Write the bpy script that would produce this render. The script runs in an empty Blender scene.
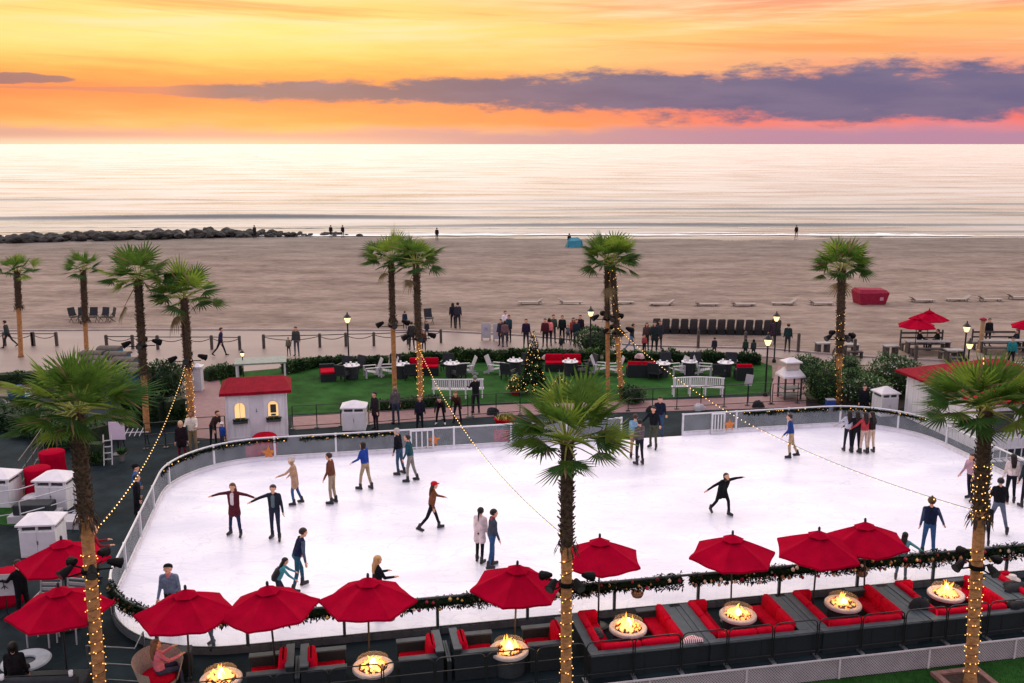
import bpy, bmesh, math, random
import numpy as np
from mathutils import Vector, Matrix, noise as mnoise
PI = math.pi
rad = math.radians
SC = bpy.context.scene
COL = SC.collection
rnd = random.Random(7)

# ------------------------------------------------------------------ survey of the place
# The photograph's camera: 950 px focal length, horizon at row 144, 12.3 m above the deck.
FPX = 950.0; CAMH = 12.3; PITCH = math.atan(197.5/FPX); SP, CP = math.sin(PITCH), math.cos(PITCH)
def G(x, y, z=0.0):
    """ground position (world metres) of a measured point of the photograph standing at height z"""
    v = 341.5-y
    t = (CAMH-z)/(FPX*SP-v*CP)
    return Vector((t*(x-512), t*(FPX*CP+v*SP), z))
def HGT(yf, yt):
    """height of an upright thing whose foot is at row yf and top at row yt"""
    Y = G(512, yf).y; v = 341.5-yt
    return CAMH-Y*(FPX*SP-v*CP)/(FPX*CP+v*SP)
TH = rad(11); CT, ST = math.cos(TH), math.sin(TH)
def R(u, w, z=0.0):
    """rink frame (u along the rink, w across) to world"""
    return Vector((u*CT-w*ST, u*ST+w*CT, z))
def UW(p):
    return (p[0]*CT+p[1]*ST, -p[0]*ST+p[1]*CT)

# ------------------------------------------------------------------ materials
def srgb(r, g, b):
    f = lambda c: c/12.92 if c <= .04045 else ((c+.055)/1.055)**2.4
    return (f(r/255), f(g/255), f(b/255))
MATS = {}
def M(name, base, rough=.6, var=.18, scale=6.0, bump=0.0, metal=0.0, spec=.3, bscale=None, stretch=None, hue=None, detail=4, world=False):
    """procedural principled material: base colour varied by noise, optional second hue and bump"""
    if name in MATS: return MATS[name]
    m = bpy.data.materials.new(name); m.use_nodes = True
    nt = m.node_tree; N = nt.nodes; L = nt.links
    b = N['Principled BSDF']
    tc = N.new('ShaderNodeTexCoord'); src = tc.outputs['Object']
    if world:
        g = N.new('ShaderNodeNewGeometry'); src = g.outputs['Position']
    else:
        oi = N.new('ShaderNodeObjectInfo'); ad = N.new('ShaderNodeVectorMath'); ad.operation = 'ADD'
        sc_ = N.new('ShaderNodeVectorMath'); sc_.operation = 'SCALE'; sc_.inputs[0].default_value = (17, 31, 23)
        L.new(oi.outputs['Random'], sc_.inputs['Scale']); L.new(src, ad.inputs[0]); L.new(sc_.outputs[0], ad.inputs[1]); src = ad.outputs[0]
    if stretch:
        mp = N.new('ShaderNodeMapping'); mp.inputs['Scale'].default_value = stretch; L.new(src, mp.inputs[0]); src = mp.outputs[0]
    n = N.new('ShaderNodeTexNoise'); n.inputs['Scale'].default_value = scale; n.inputs['Detail'].default_value = detail
    n.inputs['Roughness'].default_value = .62
    L.new(src, n.inputs['Vector'])
    cr = N.new('ShaderNodeValToRGB')
    lo = tuple(max(0, c*(1-var)) for c in base); hi = tuple(min(1, c*(1+var)) for c in base)
    if hue: hi = tuple(hue)
    cr.color_ramp.elements[0].position = .3; cr.color_ramp.elements[1].position = .7
    cr.color_ramp.elements[0].color = (*lo, 1); cr.color_ramp.elements[1].color = (*hi, 1)
    L.new(n.outputs['Fac'], cr.inputs[0]); L.new(cr.outputs[0], b.inputs['Base Color'])
    b.inputs['Roughness'].default_value = rough; b.inputs['Metallic'].default_value = metal
    b.inputs['Specular IOR Level'].default_value = spec
    if bump:
        n2 = N.new('ShaderNodeTexNoise'); n2.inputs['Scale'].default_value = bscale or scale*5; n2.inputs['Detail'].default_value = 5
        L.new(src, n2.inputs['Vector'])
        bp = N.new('ShaderNodeBump'); bp.inputs['Strength'].default_value = bump; bp.inputs['Distance'].default_value = .05
        L.new(n2.outputs['Fac'], bp.inputs['Height']); L.new(bp.outputs[0], b.inputs['Normal'])
    MATS[name] = m
    return m
def EM(name, col, strength):
    if name in MATS: return MATS[name]
    m = bpy.data.materials.new(name); m.use_nodes = True
    b = m.node_tree.nodes['Principled BSDF']
    b.inputs['Base Color'].default_value = (*col, 1); b.inputs['Emission Color'].default_value = (*col, 1)
    b.inputs['Emission Strength'].default_value = strength; b.inputs['Roughness'].default_value = .5
    MATS[name] = m
    return m
def CLEAR(name, tint, keep):
    """thin clear sheet: mostly see-through, a little milky and glossy"""
    m = bpy.data.materials.new(name); m.use_nodes = True
    nt = m.node_tree; N = nt.nodes; L = nt.links
    out = N['Material Output']; b = N['Principled BSDF']
    b.inputs['Base Color'].default_value = (*tint, 1); b.inputs['Roughness'].default_value = .25
    tr = N.new('ShaderNodeBsdfTransparent'); mx = N.new('ShaderNodeMixShader')
    n = N.new('ShaderNodeTexNoise'); n.inputs['Scale'].default_value = 2.2; tc = N.new('ShaderNodeTexCoord'); L.new(tc.outputs['Object'], n.inputs['Vector'])
    mr = N.new('ShaderNodeMapRange'); mr.inputs[1].default_value = .3; mr.inputs[2].default_value = .7; mr.inputs[3].default_value = keep*.75; mr.inputs[4].default_value = keep*1.25
    L.new(n.outputs['Fac'], mr.inputs[0]); L.new(mr.outputs[0], mx.inputs[0])
    L.new(tr.outputs[0], mx.inputs[1]); L.new(b.outputs[0], mx.inputs[2]); L.new(mx.outputs[0], out.inputs[0])
    MATS[name] = m
    return m

# ------------------------------------------------------------------ mesh building
def frame(d):
    d = d.normalized()
    a = Vector((0, 0, 1)) if abs(d.z) < .95 else Vector((1, 0, 0))
    s = d.cross(a).normalized(); n = s.cross(d).normalized()
    return s, n
class MB:
    def __init__(s): s.v = []; s.f = []; s.m = []
    def add(s, vs, fs, mi=0):
        b = len(s.v); s.v.extend(tuple(p) for p in vs)
        for f in fs: s.f.append(tuple(b+i for i in f)); s.m.append(mi)
        return s
    def box(s, c, d, rz=0, mi=0, taper=1.0, tilt=None):
        x, y, z = d[0]/2, d[1]/2, d[2]/2
        vs = [Vector((-x, -y, -z)), Vector((x, -y, -z)), Vector((x, y, -z)), Vector((-x, y, -z)),
              Vector((-x*taper, -y*taper, z)), Vector((x*taper, -y*taper, z)), Vector((x*taper, y*taper, z)), Vector((-x*taper, y*taper, z))]
        if tilt: vs = [Matrix.Rotation(tilt[1], 3, tilt[0]) @ p for p in vs]
        if rz: vs = [Matrix.Rotation(rz, 3, 'Z') @ p for p in vs]
        c = Vector(c)
        return s.add([p+c for p in vs], [(0, 3, 2, 1), (4, 5, 6, 7), (0, 1, 5, 4), (1, 2, 6, 5), (2, 3, 7, 6), (3, 0, 4, 7)], mi)
    def rbox(s, c, d, r=.04, rz=0, mi=0, tilt=None):
        """box with chamfered edges (cushions, boards)"""
        x, y, z = d[0]/2, d[1]/2, d[2]/2; r = min(r, x*.9, y*.9, z*.9)
        vs = []; rings = [(-z, r), (-z+r*.3, r*.3), (-z+r, 0), (z-r, 0), (z-r*.3, r*.3), (z, r)]
        for (zz, ins) in rings:
            X, Y = x-ins, y-ins
            k = r*.6
            for p in ((-X+k, -Y), (X-k, -Y), (X, -Y+k), (X, Y-k), (X-k, Y), (-X+k, Y), (-X, Y-k), (-X, -Y+k)): vs.append(Vector((p[0], p[1], zz)))
        fs = [tuple(range(7, -1, -1)), tuple(40+i for i in range(8))]
        for k in range(5):
            for i in range(8): fs.append((k*8+i, k*8+(i+1) % 8, k*8+8+(i+1) % 8, k*8+8+i))
        if tilt: vs = [Matrix.Rotation(tilt[1], 3, tilt[0]) @ p for p in vs]
        if rz: vs = [Matrix.Rotation(rz, 3, 'Z') @ p for p in vs]
        c = Vector(c)
        return s.add([p+c for p in vs], fs, mi)
    def tube(s, pts, rs, n=8, mi=0, cap=True):
        pts = [Vector(p) for p in pts]
        if not hasattr(rs, '__len__'): rs = [rs]*len(pts)
        vs = []; fs = []; prev = None
        for i, p in enumerate(pts):
            d = (pts[min(i+1, len(pts)-1)]-pts[max(i-1, 0)])
            if d.length < 1e-9: d = Vector((0, 0, 1))
            if prev is None: a, b = frame(d)
            else:
                dn = d.normalized(); a = prev-dn*prev.dot(dn)
                a = a.normalized() if a.length > 1e-5 else frame(d)[0]; b = a.cross(dn)*-1
                b = dn.cross(a)*-1
            prev = a
            for k in range(n):
                t = 2*PI*k/n; vs.append(p+(a*math.cos(t)+b*math.sin(t))*rs[i])
        for i in range(len(pts)-1):
            for k in range(n): fs.append((i*n+k, i*n+(k+1) % n, (i+1)*n+(k+1) % n, (i+1)*n+k))
        if cap: fs.append(tuple(range(n-1, -1, -1))); fs.append(tuple((len(pts)-1)*n+k for k in range(n)))
        return s.add(vs, fs, mi)
    def lathe(s, prof, c=(0, 0, 0), n=16, mi=0, cap=True):
        """profile [(r, z)...] turned about the vertical through c"""
        c = Vector(c); vs = []; fs = []
        for (r, z) in prof:
            for k in range(n): vs.append(c+Vector((r*math.cos(2*PI*k/n), r*math.sin(2*PI*k/n), z)))
        for i in range(len(prof)-1):
            for k in range(n): fs.append((i*n+k, i*n+(k+1) % n, (i+1)*n+(k+1) % n, (i+1)*n+k))
        if cap: fs.append(tuple(range(n-1, -1, -1))); fs.append(tuple((len(prof)-1)*n+k for k in range(n)))
        return s.add(vs, fs, mi)
    def ball(s, c, r, n=8, mi=0, sc=(1, 1, 1)):
        m = max(4, n//2+1); prof = [(max(1e-4, math.sin(PI*i/m))*1.0, -math.cos(PI*i/m)) for i in range(m+1)]
        c = Vector(c); vs = []; fs = []
        for (a, z) in prof:
            for k in range(n): vs.append(c+Vector((a*math.cos(2*PI*k/n)*r*sc[0], a*math.sin(2*PI*k/n)*r*sc[1], z*r*sc[2])))
        for i in range(m):
            for k in range(n): fs.append((i*n+k, i*n+(k+1) % n, (i+1)*n+(k+1) % n, (i+1)*n+k))
        return s.add(vs, fs, mi)
    def capsule(s, p0, p1, r0, r1, n=10, mi=0):
        p0, p1 = Vector(p0), Vector(p1); d = p1-p0
        if d.length < 1e-5: d = Vector((0, 0, 1e-4))
        dn = d.normalized(); pts = []; rs = []
        for k in range(4): a = PI/2*k/4; pts.append(p0-dn*r0*math.cos(a)); rs.append(max(1e-4, r0*math.sin(a)))
        pts += [p0, p1]; rs += [r0, r1]
        for k in range(3, -1, -1): a = PI/2*k/4; pts.append(p1+dn*r1*math.cos(a)); rs.append(max(1e-4, r1*math.sin(a)))
        return s.tube(pts, rs, n, mi)
    def prism(s, poly, z0, z1, mi=0):
        n = len(poly); vs = [(p[0], p[1], z0) for p in poly]+[(p[0], p[1], z1) for p in poly]
        fs = [tuple(range(n-1, -1, -1)), tuple(range(n, 2*n))]+[(i, (i+1) % n, n+(i+1) % n, n+i) for i in range(n)]
        return s.add(vs, fs, mi)
    def sheet(s, poly, z, mi=0):
        return s.add([(p[0], p[1], z) for p in poly], [tuple(range(len(poly)))], mi)
    def leaf(s, p, d, l, w, mi=0):
        d = Vector(d).normalized(); a, b = frame(d)
        p = Vector(p); return s.add([p-a*w*.2, p+a*w*.2, p+d*l*.55+a*w*.5+b*l*.06, p+d*l, p+d*l*.55-a*w*.5+b*l*.06], [(0, 1, 2, 3, 4)], mi)
    def build(s, name, mats, parent=None, smooth=False, loc=None):
        me = bpy.data.meshes.new(name); me.from_pydata(s.v, [], s.f)
        if not isinstance(mats, (list, tuple)): mats = [mats]
        for m in mats: me.materials.append(m)
        if len(mats) > 1: me.polygons.foreach_set('material_index', s.m)
        if smooth: me.polygons.foreach_set('use_smooth', [True]*len(s.f))
        me.update()
        o = bpy.data.objects.new(name, me); COL.objects.link(o)
        if parent is not None: o.parent = parent
        if loc is not None: o.location = loc
        return o
BLK = M('black_fabric', (.015, .015, .017), .8, .3, 10, .3)
def outward(o):
    bm = bmesh.new(); bm.from_mesh(o.data); bmesh.ops.recalc_face_normals(bm, faces=bm.faces); bm.to_mesh(o.data); bm.free(); return o
def tag(o, label, cat, group=None):
    o['label'] = label; o['category'] = cat
    if group: o['group'] = group
    return o
def thing(name, label, cat, loc=(0, 0, 0), rz=0.0, group=None):
    o = bpy.data.objects.new(name, None); COL.objects.link(o); o.location = loc; o.rotation_euler = (0, 0, rz)
    o.empty_display_size = .2
    return tag(o, label, cat, group)
def struct(name, mb, mats, smooth=False):
    o = mb.build(name, mats, None, smooth); o['kind'] = 'structure'; return o
def dup(root, loc, rz, label, group=None, scale=None):
    def cp(o, parent):
        c = o.copy(); COL.objects.link(c); c.parent = parent
        for ch in KIDS.get(o.name, ()): cp(ch, c)
        return c
    if root.name not in KIDS:
        def walk(o):
            KIDS[o.name] = list(o.children)
            for ch in o.children: walk(ch)
        walk(root)
    r = cp(root, None); r.location = loc; r.rotation_euler = (0, 0, rz)
    if scale: r.scale = (scale,)*3
    r['label'] = label
    if group: r['group'] = group
    return r
KIDS = {}
ORD = ['first', 'second', 'third', 'fourth', 'fifth', 'sixth', 'seventh', 'eighth', 'ninth', 'tenth', 'eleventh', 'twelfth', 'thirteenth', 'fourteenth', 'fifteenth', 'sixteenth', 'seventeenth', 'eighteenth', 'nineteenth', 'twentieth']
class Placer:
    """first use moves the prototype itself, later uses copy it"""
    def __init__(s, proto): s.p = proto; s.used = False
    def __call__(s, loc, rz, label, group=None, scale=None):
        if not s.used:
            s.used = True; o = s.p; o.location = loc; o.rotation_euler = (0, 0, rz); o['label'] = label
            if group: o['group'] = group
            if scale: o.scale = (scale,)*3
            return o
        return dup(s.p, loc, rz, label, group, scale)
# ------------------------------------------------------------------ people
SKIN = [srgb(214, 160, 130), srgb(190, 130, 100), srgb(140, 92, 68), srgb(226, 176, 148)]
def cloth(col): return M('cloth_%d_%d_%d' % col, srgb(*col), .85, .30, 7, .7, bscale=13, spec=.12)
def hairmat(col): return M('hair_%d_%d_%d' % col, srgb(*col), .55, .3, 30, .3, stretch=(1, 1, .2))
EYE = M('eye_dark', (.02, .015, .012), .2, .1); LIP = M('lip', srgb(160, 85, 80), .5, .1)
STEEL = M('steel', (.55, .56, .58), .3, .1, metal=.9)
BOOTS = M('skate_boot', (.02, .02, .024), .4, .2)
def person(label, pos, rz, h=1.72, top=(40, 44, 60), pants=(40, 48, 70), shoe=(30, 28, 30), hair=(40, 28, 22), style='short', skin=0,
           armL=(8, 5, 12), armR=(8, 5, 12), legL=(3, 3, 4), legR=(-3, 3, 2), lean=3, side=0, skates=False, hat=None, sit=0, coat=None,
           vest=None, head=(0, 0), group=None, fine=True, collar=None, inner=None):
    """arms (abduct, raise forward, elbow), legs (raise forward, abduct, knee), degrees; L is the person's left"""
    root = thing('person', label, 'person', pos, rz, group)
    k = h/1.72
    V = Vector
    # torso frame
    tz = V((math.sin(rad(side)), math.sin(rad(lean)), math.cos(rad(lean))*math.cos(rad(side)))).normalized()
    tx = V((1, 0, 0)); tx = (tx-tz*tx.dot(tz)).normalized(); ty = tz.cross(tx)
    def T(x, y, z): return (tx*x+ty*y+tz*z)*k
    P = V((0, 0, 0)); caps = []
    def cap(a, b, r0, r1, tg): caps.append((V(a), V(b), r0*k, r1*k, tg))
    # legs
    ank = {}
    for s, (fl, ab, kn) in ((1, legR), (-1, legL)):
        hip = V((s*.088, 0, -.03))*k
        a, f = rad(ab), rad(fl)
        d1 = V((s*math.sin(a), math.sin(f)*math.cos(a), -math.cos(f)*math.cos(a)))
        f2 = rad(fl-kn)
        d2 = V((s*math.sin(a)*.8, math.sin(f2)*math.cos(a), -math.cos(f2)*math.cos(a))).normalized()
        knee = hip+d1*.43*k; an = knee+d2*.41*k
        cap(hip, knee, .088, .060, 'pants'); cap(knee, knee.lerp(an, .4), .058, .056, 'pants'); cap(knee.lerp(an, .4), an, .056, .043, 'pants')
        fd = V((s*.25, math.cos(min(0, f2*.6)), math.sin(min(0, f2)*.6) if f2 < -.3 else 0)).normalized()
        ank[s] = (an, fd, d2)
        heel = an+V((0, 0, -.045*k))-fd*.03*k; toe = an+fd*.155*k+V((0, 0, -.052*k))
        if not skates: cap(heel, toe, .042, .034, 'shoe'); cap(an, heel, .043, .042, 'shoe')
        else: cap(an, heel, .05, .05, 'shoe'); cap(heel, toe, .05, .042, 'shoe')
    # pelvis, torso
    cap(V((-.07, 0, 0))*k, V((.07, 0, 0))*k, .108, .108, 'pants')
    th = .018 if coat is None else .028
    for sx in (-1, 1):
        cap(T(sx*.055, 0, .07), T(sx*.062, .005, .22), .098+th, .100+th, 'top')
        cap(T(sx*.062, .005, .22), T(sx*.085, .0, .40), .098+th, .088+th, 'top')
    cap(T(-.165, 0, .475), T(.165, 0, .475), .058, .058, 'top'); cap(T(-.07, -.005, .50), T(.07, -.005, .50), .056, .056, 'top')
    if coat:
        for sx in (-1, 1): cap(T(sx*.06, 0, .05), V((sx*.085, 0, -.24))*k, .115, .125, 'top')
    NB = T(0, -.005, .52)
    hy, hp = rad(head[0]), rad(head[1])
    hz = (tz*.55+V((0, 0, .45))).normalized()
    HC = NB+hz*.155*k+V((0, .025, 0))*k
    cap(NB, HC-hz*.05*k, .054, .05, 'skin')
    hm = Matrix.Rotation(hy, 3, 'Z') @ Matrix.Rotation(-hp, 3, 'X')
    def HD(x, y, z): return HC+hm @ (V((x, y, z))*k)
    cap(HD(0, -.016, .022), HD(0, .012, .022), .098, .094, 'skin'); cap(HD(0, .03, -.03), HD(0, .052, -.085), .066, .042, 'skin')
    cap(HD(0, .098, .0), HD(0, .112, -.028), .012, .017, 'skin')
    for sx in (-1, 1): cap(HD(sx*.098, 0, .01), HD(sx*.096, .0, -.03), .016, .013, 'skin')
    if collar: cap(NB-hz*.02*k, NB+hz*.02*k, .072, .066, 'collar')
    if inner:
        cap(T(0, .07, .16), T(0, .065, .42), .062+th*.8, .05+th, 'inner')
    # arms
    fing = MB()
    for s, (ab, fl, el) in ((1, armR), (-1, armL)):
        sh = T(s*.175, 0, .465)
        a, f = rad(ab), rad(fl)
        D = lambda ff, aa: (tx*(s*math.sin(aa))+ty*(math.sin(ff)*math.cos(aa))-tz*(math.cos(ff)*math.cos(aa))).normalized()
        d1 = D(f, a); d2 = D(f+rad(el), a*(.9 if el < 60 else .4))
        e = sh+d1*.285*k; wr = e+d2*.25*k
        sl = 'sleeve' if vest else 'top'
        cap(sh, e, .058, .048, sl); cap(e, wr, .047, .036, sl)
        pc = wr+d2*.07*k
        cap(wr, pc, .028, .034, 'skin')
        # fingers and thumb
        sa, na = frame(d2)
        for j, (off, ln) in enumerate(((-.027, .062), (-.009, .074), (.009, .070), (.026, .056))):
            b0 = pc+sa*off*k; b1 = b0+(d2*.6+na*.15*s).normalized()*ln*.55*k+d2*.02*k; b2 = b1+(d2*.75-na*.5).normalized()*ln*.5*k
            fing.tube([b0, b1, b2], [.0095*k, .009*k, .0065*k], 6, 1)
        t0 = wr+d2*.03*k+sa*(-.03)*k
        fing.tube([t0, t0+(d2*.6-sa*.8).normalized()*.035*k, t0+(d2*.95-sa*.55).normalized()*.065*k], [.012*k, .0105*k, .008*k], 6, 1)
    # height so that the lower foot rests on the ground (or the seat carries the pelvis)
    low = min((a+V((0, 0, -.095*k))).z for a, _, _ in ank.values())
    up = -low if not sit else sit
    if skates: up += .055
    O = V((0, 0, up))
    # union of the tapered limbs -> one skin
    mb = MB()
    for (a, b, r0, r1, tg) in caps: mb.capsule(a+O, b+O, r0, r1, 10)
    me0 = bpy.data.meshes.new('tmp'); me0.from_pydata(mb.v, [], mb.f); o0 = bpy.data.objects.new('tmp', me0); COL.objects.link(o0)
    md = o0.modifiers.new('r', 'REMESH'); md.mode = 'VOXEL'; md.voxel_size = .017 if fine else .026
    sm = o0.modifiers.new('s', 'SMOOTH'); sm.factor = .5; sm.iterations = 3
    dg = bpy.context.evaluated_depsgraph_get(); dg.update(); me = bpy.data.meshes.new_from_object(o0.evaluated_get(dg))
    bpy.data.objects.remove(o0); bpy.data.meshes.remove(me0)
    co = np.empty(len(me.vertices)*3); me.vertices.foreach_get('co', co); co = co.reshape(-1, 3)
    vs = [tuple(c) for c in co.tolist()]; fs = [tuple(p.vertices) for p in me.polygons]
    cen = np.array([co[list(f)].mean(0) for f in fs])
    best = np.full(len(cen), 1e9); lab = np.zeros(len(cen), int)
    names = ['top', 'skin', 'pants', 'shoe', 'eye', 'lip', 'sleeve', 'collar', 'inner']
    for (a, b, r0, r1, tg) in caps:
        A = np.array(a+O); B = np.array(b+O); d = B-A; t = np.clip(((cen-A) @ d)/max(1e-9, d @ d), 0, 1)
        dist = np.linalg.norm(cen-(A+t[:, None]*d), axis=1)-(r0+(r1-r0)*t)
        w = dist < best; best[w] = dist[w]; lab[w] = names.index(tg)
    bpy.data.meshes.remove(me)
    body = MB(); body.v = vs; body.f = fs; body.m = lab.tolist()
    fb = len(body.v); body.v += [tuple(V(p)+O) for p in fing.v]; body.f += [tuple(fb+i for i in f) for f in fing.f]; body.m += fing.m
    for sx in (-1, 1): body.ball(HD(sx*.035, .088, .012)+O, .013*k, 6, 4, (1.2, .6, .7))
    body.tube([HD(-.022, .089, -.058)+O, HD(0, .094, -.06)+O, HD(.022, .089, -.058)+O], [.004*k, .007*k, .004*k], 6, 5)
    sk = M('skin_%d' % skin, SKIN[skin], .55, .08, 12)
    mats = [cloth(top), sk, cloth(pants), BOOTS if skates else cloth(shoe), EYE, LIP, cloth(vest or top), cloth(collar or top), cloth(inner or top)]
    body.build('body', mats, root, True)
    # hair
    hb = MB()
    C = HD(0, -.018, .030)
    m_, n_ = 10, 14; rr = .108*k; keep = []
    for i in range(m_+1):
        for j in range(n_):
            a = PI*i/m_; b = 2*PI*j/n_
            keep.append((math.sin(a)*math.cos(b), math.sin(a)*math.sin(b), math.cos(a)))
    vs = [C+O+hm @ V((x*rr*.97, y*rr*1.08, z*rr)) for x, y, z in keep]; fs = []
    for i in range(m_):
        for j in range(n_):
            q = (i*n_+j, i*n_+(j+1) % n_, (i+1)*n_+(j+1) % n_, (i+1)*n_+j)
            c = sum((V(keep[t]) for t in q), V())/4
            lim = -.75 if style != 'short' else -.45
            if (c.y > .25 and c.z < .42) or c.z < lim: continue
            if abs(c.x) > .6 and c.y > .05 and c.z < .0: continue
            fs.append((q[0], q[3], q[2], q[1]))
    hb.add(vs, fs)
    if style == 'long':
        for sx in (-1, 0, 1):
            hb.capsule(HD(sx*.05, -.055, .0)+O, NB+T(sx*.055, -.088, -.02 if sx else -.04)+O, .055*k, .045*k); hb.capsule(NB+T(sx*.055, -.088, -.02)+O, NB+T(sx*.05, -.108, -.19-.02*(sx == 0))+O, .045*k, .02*k)
    elif style == 'pony':
        hb.capsule(HD(0, -.1, .04)+O, HD(0, -.145, .0)+O, .03*k, .032*k); hb.capsule(HD(0, -.145, .0)+O, NB+T(0, -.14, -.12)+O, .032*k, .012*k)
    elif style == 'bob':
        for sx in (-1, 0, 1): hb.capsule(HD(sx*.07, -.045+.02*abs(sx), .0)+O, HD(sx*.075, -.05+.02*abs(sx), -.11)+O, .05*k, .04*k)
    hb.build('hair', hairmat(hair), root, True)
    if hat:
        kind, hc = hat; t = MB()
        Hs = [HC+O+hm @ V((0, -.015, .03))*k]
        def ring(z, r, n=14, ys=1.08): return [Hs[0]+hm @ V((r*math.cos(2*PI*i/n)*k, r*ys*math.sin(2*PI*i/n)*k, z*k)) for i in range(n)]
        prof = [(.015, .114), (.04, .113), (.08, .098), (.105, .065), (.116, .02)] if kind == 'cap' else [(.0, .117), (.035, .12), (.037, .114), (.085, .1), (.115, .06), (.128, .02)]
        vs = []; fs = []
        for z, r in prof: vs += ring(z, r)
        for i in range(len(prof)-1):
            for j in range(14): fs.append((i*14+j, i*14+(j+1) % 14, i*14+14+(j+1) % 14, i*14+14+j))
        fs.append(tuple((len(prof)-1)*14+j for j in range(14)))
        t.add(vs, fs)
        ho = t.build('cap' if kind == 'cap' else 'beanie', cloth(hc), root, True)
        if kind == 'cap':
            b = MB(); pts = [Hs[0]+hm @ V((.085*math.cos(a)*k, (.075+.11*math.sin(a))*k, (.028-.012*math.sin(a))*k)) for a in [PI*i/8 for i in range(9)]]
            pts2 = [p+V((0, 0, .008*k)) for p in pts]
            b.add(pts+pts2, [tuple(range(8, -1, -1)), tuple(range(9, 18))]+[(i, i+1, i+10, i+9) for i in range(8)]); b.build('brim', cloth(hc), ho)
        else:
            b = MB(); b.ball(Hs[0]+hm @ V((0, 0, .14*k)), .028*k, 8); b.build('bobble', cloth(hc), ho, True)
    if skates:
        for s in (1, -1):
            an, fd, d2 = ank[s]; an = an+O
            b = MB(); f2 = V((fd.x, fd.y, 0)).normalized() if abs(fd.z) < .05 else fd
            up_ = V((0, 0, 1)); up_ = (up_-f2*up_.dot(f2)).normalized(); sd = f2.cross(up_)
            base = an-up_*.098*k
            a0, a1 = base-f2*.085*k, base+f2*.19*k
            w = sd*.004
            for (q0, q1, zz) in ((a0, a1, 0),):
                lo0, lo1 = q0-up_*.05+f2*.0, q1-up_*.05
                vs = [lo0-w, lo1-w, lo1+w, lo0+w, q0-w, q1-w, q1+w, q0+w]
                b.add(vs, [(0, 3, 2, 1), (4, 5, 6, 7), (0, 1, 5, 4), (1, 2, 6, 5), (2, 3, 7, 6), (3, 0, 4, 7)])
            b.capsule(an-f2*.02*k-up_*.02*k, an+up_*.09*k-f2*.01*k, .054*k, .056*k, 10, 1)
            b.capsule(base+f2*-.05*k+up_*.02*k, base+f2*.15*k+up_*.02*k, .045*k, .04*k, 8, 1)
            b.build('ice_skate', [STEEL, BOOTS], root)
    return root
# ------------------------------------------------------------------ render, camera, sky, sun
SC.render.engine = 'CYCLES'
SC.view_settings.view_transform = 'Standard'; SC.view_settings.look = 'None'; SC.view_settings.exposure = 0.1; SC.view_settings.gamma = 1
SC.cycles.use_denoising = True; SC.cycles.max_bounces = 6; SC.cycles.transparent_max_bounces = 12; SC.cycles.diffuse_bounces = 3
SC.cycles.sample_clamp_indirect = 4
cd = bpy.data.cameras.new('camera'); cam = bpy.data.objects.new('camera', cd); COL.objects.link(cam)
cd.sensor_width = 36; cd.lens = FPX/1024*36; cd.clip_start = .5; cd.clip_end = 90000
cam.location = (0, 0, CAMH); cam.rotation_euler = (PI/2-PITCH, 0, 0); SC.camera = cam

W = bpy.data.worlds.new('World'); SC.world = W; W.use_nodes = True
nt = W.node_tree; N = nt.nodes; L = nt.links
for n in list(N): N.remove(n)
def nd(t, **kw):
    n = N.new(t)
    for k, v in kw.items(): setattr(n, k, v)
    return n
def mth(op, a, b=None, c=None, clamp=False):
    n = nd('ShaderNodeMath', operation=op); n.use_clamp = clamp
    for i, x in enumerate((a, b, c)):
        if x is None: continue
        if isinstance(x, (int, float)): n.inputs[i].default_value = x
        else: L.new(x, n.inputs[i])
    return n.outputs[0]
def mrange(x, a, b, c, d, smooth=True):
    n = nd('ShaderNodeMapRange'); n.interpolation_type = 'SMOOTHSTEP' if smooth else 'LINEAR'
    L.new(x, n.inputs[0])
    for i, v in enumerate((a, b, c, d)): n.inputs[1+i].default_value = v
    return n.outputs[0]
def ramp(x, lo, hi, stops):
    t = mrange(x, lo, hi, 0, 1, False); r = nd('ShaderNodeValToRGB'); e = r.color_ramp.elements
    while len(e) < len(stops): e.new(.5)
    for k, (p, c) in enumerate(stops): e[k].position = (p-lo)/(hi-lo); e[k].color = (*c, 1)
    L.new(t, r.inputs[0]); return r.outputs[0]
def mix(f, a, b, mode='MIX'):
    n = nd('ShaderNodeMix', data_type='RGBA', blend_type=mode); n.clamp_result = False
    for s, x in ((0, f), (6, a), (7, b)):
        if isinstance(x, (int, float)): n.inputs[s].default_value = x
        elif isinstance(x, tuple): n.inputs[s].default_value = (*x, 1)
        else: L.new(x, n.inputs[s])
    return n.outputs[2]
tc = nd('ShaderNodeTexCoord'); sx = nd('ShaderNodeSeparateXYZ'); L.new(tc.outputs['Generated'], sx.inputs[0])
el = mth('MULTIPLY', mth('ARCSINE', sx.outputs[2]), 180/PI)
az = mth('MULTIPLY', mth('ARCTAN2', sx.outputs[0], sx.outputs[1]), 180/PI)
def noise(sa, se, sc_=1.0, det=5, off=0.0, ro=.55, tilt=0.0):
    cx = nd('ShaderNodeCombineXYZ'); L.new(mth('MULTIPLY_ADD', az, sa, off), cx.inputs[0]); 
    e2 = mth('MULTIPLY_ADD', az, tilt, el)
    L.new(mth('MULTIPLY', e2, se), cx.inputs[1]); cx.inputs[2].default_value = off
    n = nd('ShaderNodeTexNoise'); n.inputs['Scale'].default_value = sc_; n.inputs['Detail'].default_value = det; n.inputs['Roughness'].default_value = ro
    L.new(cx.outputs[0], n.inputs['Vector']); return n.outputs['Fac']
streak = noise(.06, .55, 1, 8, 3.1, .66, .02)
elw = mth('ADD', el, mth('MULTIPLY', mth('SUBTRACT', streak, .5), 3.4))
c = srgb
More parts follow.
